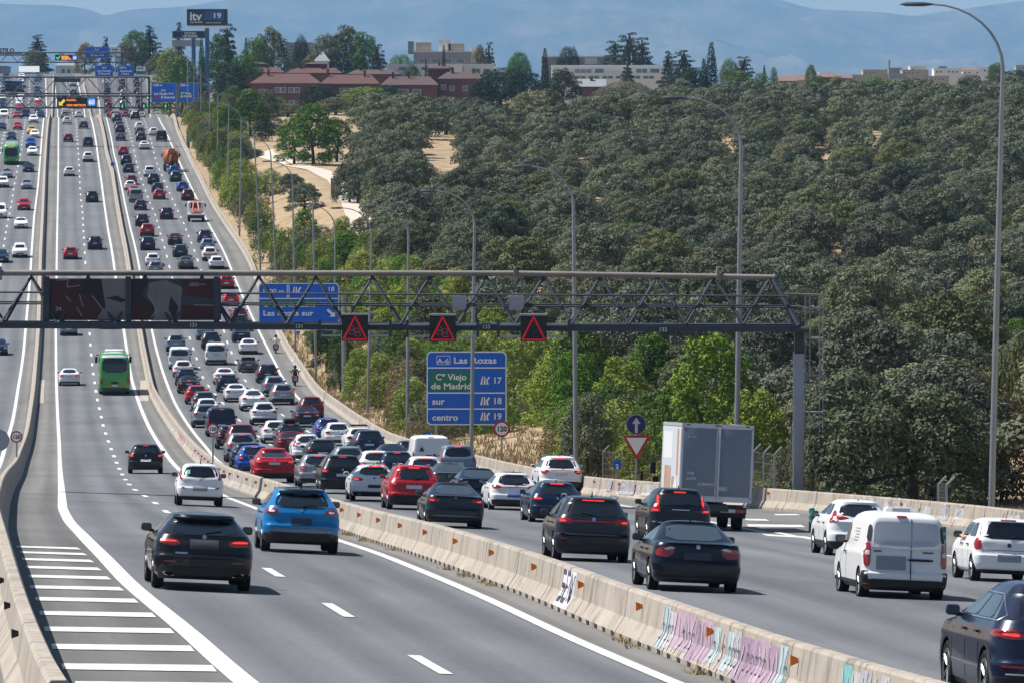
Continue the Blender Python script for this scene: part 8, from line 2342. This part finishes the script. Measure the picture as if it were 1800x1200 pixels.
building('brick_house', 'brick house behind the front row with a brown roof, right', 1410, 612, 702, 131, 180, 'brick', 13, 'roof_brown', 122, .18, [], [(633, 4, 117), (668, 4, 118)], group=bw)
building('brick_turret', 'square dark brick turret above the middle brick house', 1412, 537, 574, 113, 160, 'brick', 6, 'roof_brown', 109, .35, [], [], group='brick turrets above the houses')
building('brick_turret', 'square dark brick turret above the left brick house', 1412, 432, 468, 113, 160, 'brick', 6, 'roof_brown', 109, .35, [], [], group='brick turrets above the houses')
building('brick_turret', 'dark brick turret beside the rightmost brick house', 1380, 752, 791, 121, 170, 'brick', 7, 'roof_brown', 116, .35, [], [], group='brick turrets above the houses')
building('apartment_block', 'purple-grey block with horizontal bands behind the brick houses', 1500, 503, 548, 77, 140, 'render_grey', 12, wins=[(506, 81 + 6 * k, 540, 84 + 6 * k, 'pane') for k in range(4)], group='flat-roofed blocks')
building('white_villa', 'pale peaked gable behind the brick turret', 1440, 555, 577, 108, 140, 'render_white', 8, 'slate', 92, .45, [], [(563, 3, 95)])
S = building('apartment_block', 'grey flat-roofed block with white roof boxes right of the brick houses', 1480, 727, 828, 92, 135, 'render_grey', 16, wins=[(735 + 22 * k, 105, 751 + 22 * k, 111, 'pane') for k in range(4)], flat='render_white', group='flat-roofed blocks')
for x0, y0, x1, y1, m_ in ((731, 75, 758, 90, 'tan_wall'), (771, 70, 792, 91, 'render_white'), (788, 77, 816, 91, 'tan_wall'), (827, 83, 840, 112, 'render_white'), (717, 73, 727, 95, 'slate')): S.rect('roof_box', x0, y0, x1, y1, m_, y=1.5, th=4.0)
building('white_terrace', 'white low building with a pale roof edge beside the grey block', 1420, 682, 812, 115, 140, 'render_white', 12, wins=[(700 + 20 * k, 118, 714 + 20 * k, 124, 'teal_glass') for k in range(5)], group='white terraced buildings')
building('white_terrace', 'white building end with teal windows behind the rightmost brick house', 1430, 815, 868, 115, 140, 'render_white', 12, wins=[(829, 121, 845, 133, 'teal_glass'), (849, 121, 862, 133, 'teal_glass')], group='white terraced buildings')
building('white_terrace', 'long white terrace with teal glazing, lower storey', 1400, 985, 1168, 131, 165, 'render_white', 10, wins=[(1010 + 24 * k, 134, 1030 + 24 * k, 139, 'teal_glass') for k in range(6)], group='white terraced buildings')
building('white_terrace', 'long white terrace with teal glazing, upper storey', 1414, 970, 1168, 117, 150, 'render_white', 12, wins=[(1045, 121, 1062, 131, 'teal_glass'), (1118, 121, 1138, 129, 'teal_glass'), (1142, 121, 1160, 129, 'teal_glass'), (1010, 122, 1040, 130, 'render_grey')], group='white terraced buildings')
building('white_terrace', 'grey-white roof storey with small dark windows above the white terrace', 1440, 952, 1085, 101, 130, 'render_grey', 10, wins=[(1054, 107, 1062, 112, 'pane'), (1066, 110, 1080, 114, 'pane'), (1028, 102, 1050, 113, 'blind')], flat='render_white', group='white terraced buildings')
building('slate_house', 'small house with a grey slate roof below the white terrace', 1300, 1018, 1062, 153, 185, 'brick', 9, 'slate', 139, .0, [], [(1040, 5, 137)])
tw = 'town buildings far on the right'
rb = random.Random(4)
TOWN = [(1372,1400,143,'terracotta',133,'brick'),(1398,1428,141,'terracotta',131,'tan_wall'),(1440,1470,136,'terracotta',129,'brick'),(1468,1497,138,'terracotta',131,'brick'),(1497,1534,133,None,0,'tan_wall'),(1517,1560,124,None,0,'tan_wall'),(1556,1592,131,None,0,'render_grey'),(1586,1632,124,None,0,'tan_wall'),(1562,1585,121,None,0,'slate'),(1600,1628,118,None,0,'render_white'),
        (1632,1668,135,None,0,'tan_wall'),(1642,1690,122,None,0,'render_white'),(1660,1730,131,None,0,'render_white'),(1692,1722,124,'terracotta',119,'render_white'),(1712,1738,120,None,0,'render_white'),(1735,1765,130,None,0,'render_white'),(1786,1812,116,None,0,'render_grey'),(1440,1465,129,None,0,'render_white'),(1650,1664,118,None,0,'slate')]
for i, (x0, x1, yt, rf, yr, wl) in enumerate(TOWN):
    d = 2250 + 23 * i
    wn = []
    x = x0 + 3
    while x < x1 - 5:
        if rb.random() < .7: wn.append((x, yt + 3, x + 4, yt + 6.5, 'pane'))
        x += 7
    building('town_house', f"{ {'brick':'dark brick','tan_wall':'tan','render_grey':'grey','slate':'dark grey','render_white':'white'}[wl]} {'house with a terracotta roof' if rf else 'flat-roofed block'} in the distant town on the right", d, x0, x1, yt, 165, wl, 14, rf, yr, .0, wn, [], group=tw)
e = empty('communication_mast', GP(1563, 2300), None, 'thin dark mast on the roofs of the distant town', 'mast'); S = Flat(e, 2300); S.post('pole', 1563, 150, 106, .35, 'slate'); S.rect('antenna', 1561, 108, 1565, 112, 'slate')
# hilltop sheds at the head of the motorway
building('roadside_building', 'pale building with a grey roof at the head of the motorway', 1850, 98, 140, 116, 140, 'render_white', 14, 'slate', 110, .1, [(108, 121, 114, 130, 'pane'), (118, 121, 124, 130, 'pane'), (128, 121, 133, 130, 'pane')], [])
building('roadside_building', 'low grey building at the left edge of the hilltop', 1850, -20, 12, 118, 140, 'render_grey', 14, None)

# ---- mountains
RX = [-700,-300,0,60,120,165,188,205,235,300,345,390,450,700,1000,1300,1372,1425,1500,1560,1605,1640,1700,1760,1810,2100,2500]
RY = [-20,-6,5,7,10,18,27,22,16,13,8,0,-14,-42,-36,-14,-1,13,18,22,27,22,15,7,1,-10,0]
rdg = hermite(RX, RY)
MD0, MD1, MR = 20000.0, 36000.0, 29000.0
MD1 = 31500.0
nx, ny = 300, 110
vs = np.zeros((nx * ny, 3)); 
for j in range(ny):
    d = MD0 + (MD1 - MD0) * j / (ny - 1)
    for i in range(nx):
        X = -5300 + 11600 * i / (nx - 1)
        px = 900 + X / MR * F
        top = z_of(rdg(px), MR)
        q = Vector((X * .00048, d * .00048, 0))
        n1 = noise.fractal(q, 1.0, 2.0, 5) ; n2 = 1 - abs(noise.noise(Vector((X * .00082 + .00026 * d, d * .00026, 3.3))))
        if d <= MR:
            t = (d - MD0) / (MR - MD0); s_ = t ** 1.25
            z = -60 + (top + 60) * s_ + (1 - t) * t * 4 * (n1 * 130 + (n2 - .7) * 420)
        else:
            t = (d - MR) / (MD1 - MR); z = -60 + (top + 60) * (1 - t ** 1.3)
        vs[j * nx + i] = (X, d, z + (n1 * 7 if d <= MR else 0))
fs = [(j*nx+i, j*nx+i+1, (j+1)*nx+i+1, (j+1)*nx+i) for j in range(ny - 1) for i in range(nx - 1)]
def mountain_mat():
    m, nt, b = new_mat('mountain'); q = NT(m); v = q.coord('Object', (.0013, .00005, .0030))
    c = q.ramp(q.noise(v, 2.2, 8, .62), [(0.40, (0.028, 0.045, 0.028)), (0.54, (0.08, 0.08, 0.05)), (0.70, (0.155, 0.14, 0.105))])
    c2 = q.ramp(q.noise(v, 16, 5, .7), [(0.4, (.65,)*3), (0.65, (1.25,)*3)])
    q.l(q.mix(1.0, c, c2, 'MULTIPLY'), b.inputs['Base Color']); b.inputs['Roughness'].default_value = .95; b.inputs['Specular IOR Level'].default_value = .1
    return m
M['mountain'] = mountain_mat()
tag(link('mountains', mesh('mountains', vs.tolist(), fs, 'mountain', smooth_=True)), kind='structure')
# ---- the air between: one closed box of thin haze
zmax = max(60.0, float(vs[:, 2].max())) + 25
hz = MB().box((300, (32000 - 60) / 2, (zmax - 140) / 2), (14000, 32000 + 60, zmax + 140)).mesh('haze', ['sign_white'])
hm = bpy.data.materials.new('haze'); hm.use_nodes = True; nt = hm.node_tree
for n_ in list(nt.nodes):
    if n_.type == 'BSDF_PRINCIPLED': nt.nodes.remove(n_)
pv = nt.nodes.new('ShaderNodeVolumePrincipled'); pv.inputs['Color'].default_value = (*HAZE_COLOR, 1); pv.inputs['Density'].default_value = HAZE_DENSITY; pv.inputs['Anisotropy'].default_value = 0.0
nt.links.new(pv.outputs[0], next(n_ for n_ in nt.nodes if n_.type == 'OUTPUT_MATERIAL').inputs['Volume'])
hz.materials.clear(); hz.materials.append(hm)
tag(link('haze', hz), 'thin blue haze in the air', 'haze', None, 'stuff')
# ================================================================== light, sky, haze, camera
sun_dir = Vector((-0.50, 0.13, 0.85)).normalized()
el = math.asin(sun_dir.z); az = math.atan2(sun_dir.x, sun_dir.y)
w = bpy.data.worlds.new('World'); scene.world = w; w.use_nodes = True
nt = w.node_tree
sky = nt.nodes.new('ShaderNodeTexSky'); sky.sky_type = 'NISHITA'; sky.sun_disc = False
sky.sun_elevation = el; sky.sun_rotation = az; sky.altitude = 650; sky.air_density = 1.0; sky.dust_density = 1.2; sky.ozone_density = 1.2
bg = nt.nodes['Background']; bg.inputs['Strength'].default_value = SKY_STRENGTH
nt.links.new(sky.outputs['Color'], bg.inputs['Color'])
sl = bpy.data.lights.new('sun', 'SUN'); sl.energy = SUN_STRENGTH; sl.angle = R(0.5); sl.color = (1.0, 0.955, 0.89)
so = bpy.data.objects.new('sun', sl); COL.objects.link(so)
so.rotation_euler = (-sun_dir).to_track_quat('-Z', 'Y').to_euler()
cam = bpy.data.cameras.new('camera'); cam.sensor_width = 36; cam.lens = F / 1800 * 36
cam.clip_start = 1; cam.clip_end = 60000
co = bpy.data.objects.new('camera', cam); COL.objects.link(co)
co.location = (0, 0, CZ); co.rotation_euler = (math.pi / 2 - PITCH, 0, 0)
scene.camera = co
vs = scene.view_settings
vs.view_transform = 'Standard'; vs.look = 'None'; vs.exposure = EXPOSURE; vs.gamma = 1
scene.cycles.max_bounces = 8; scene.cycles.diffuse_bounces = 2; scene.cycles.glossy_bounces = 3
scene.cycles.transparent_max_bounces = 8
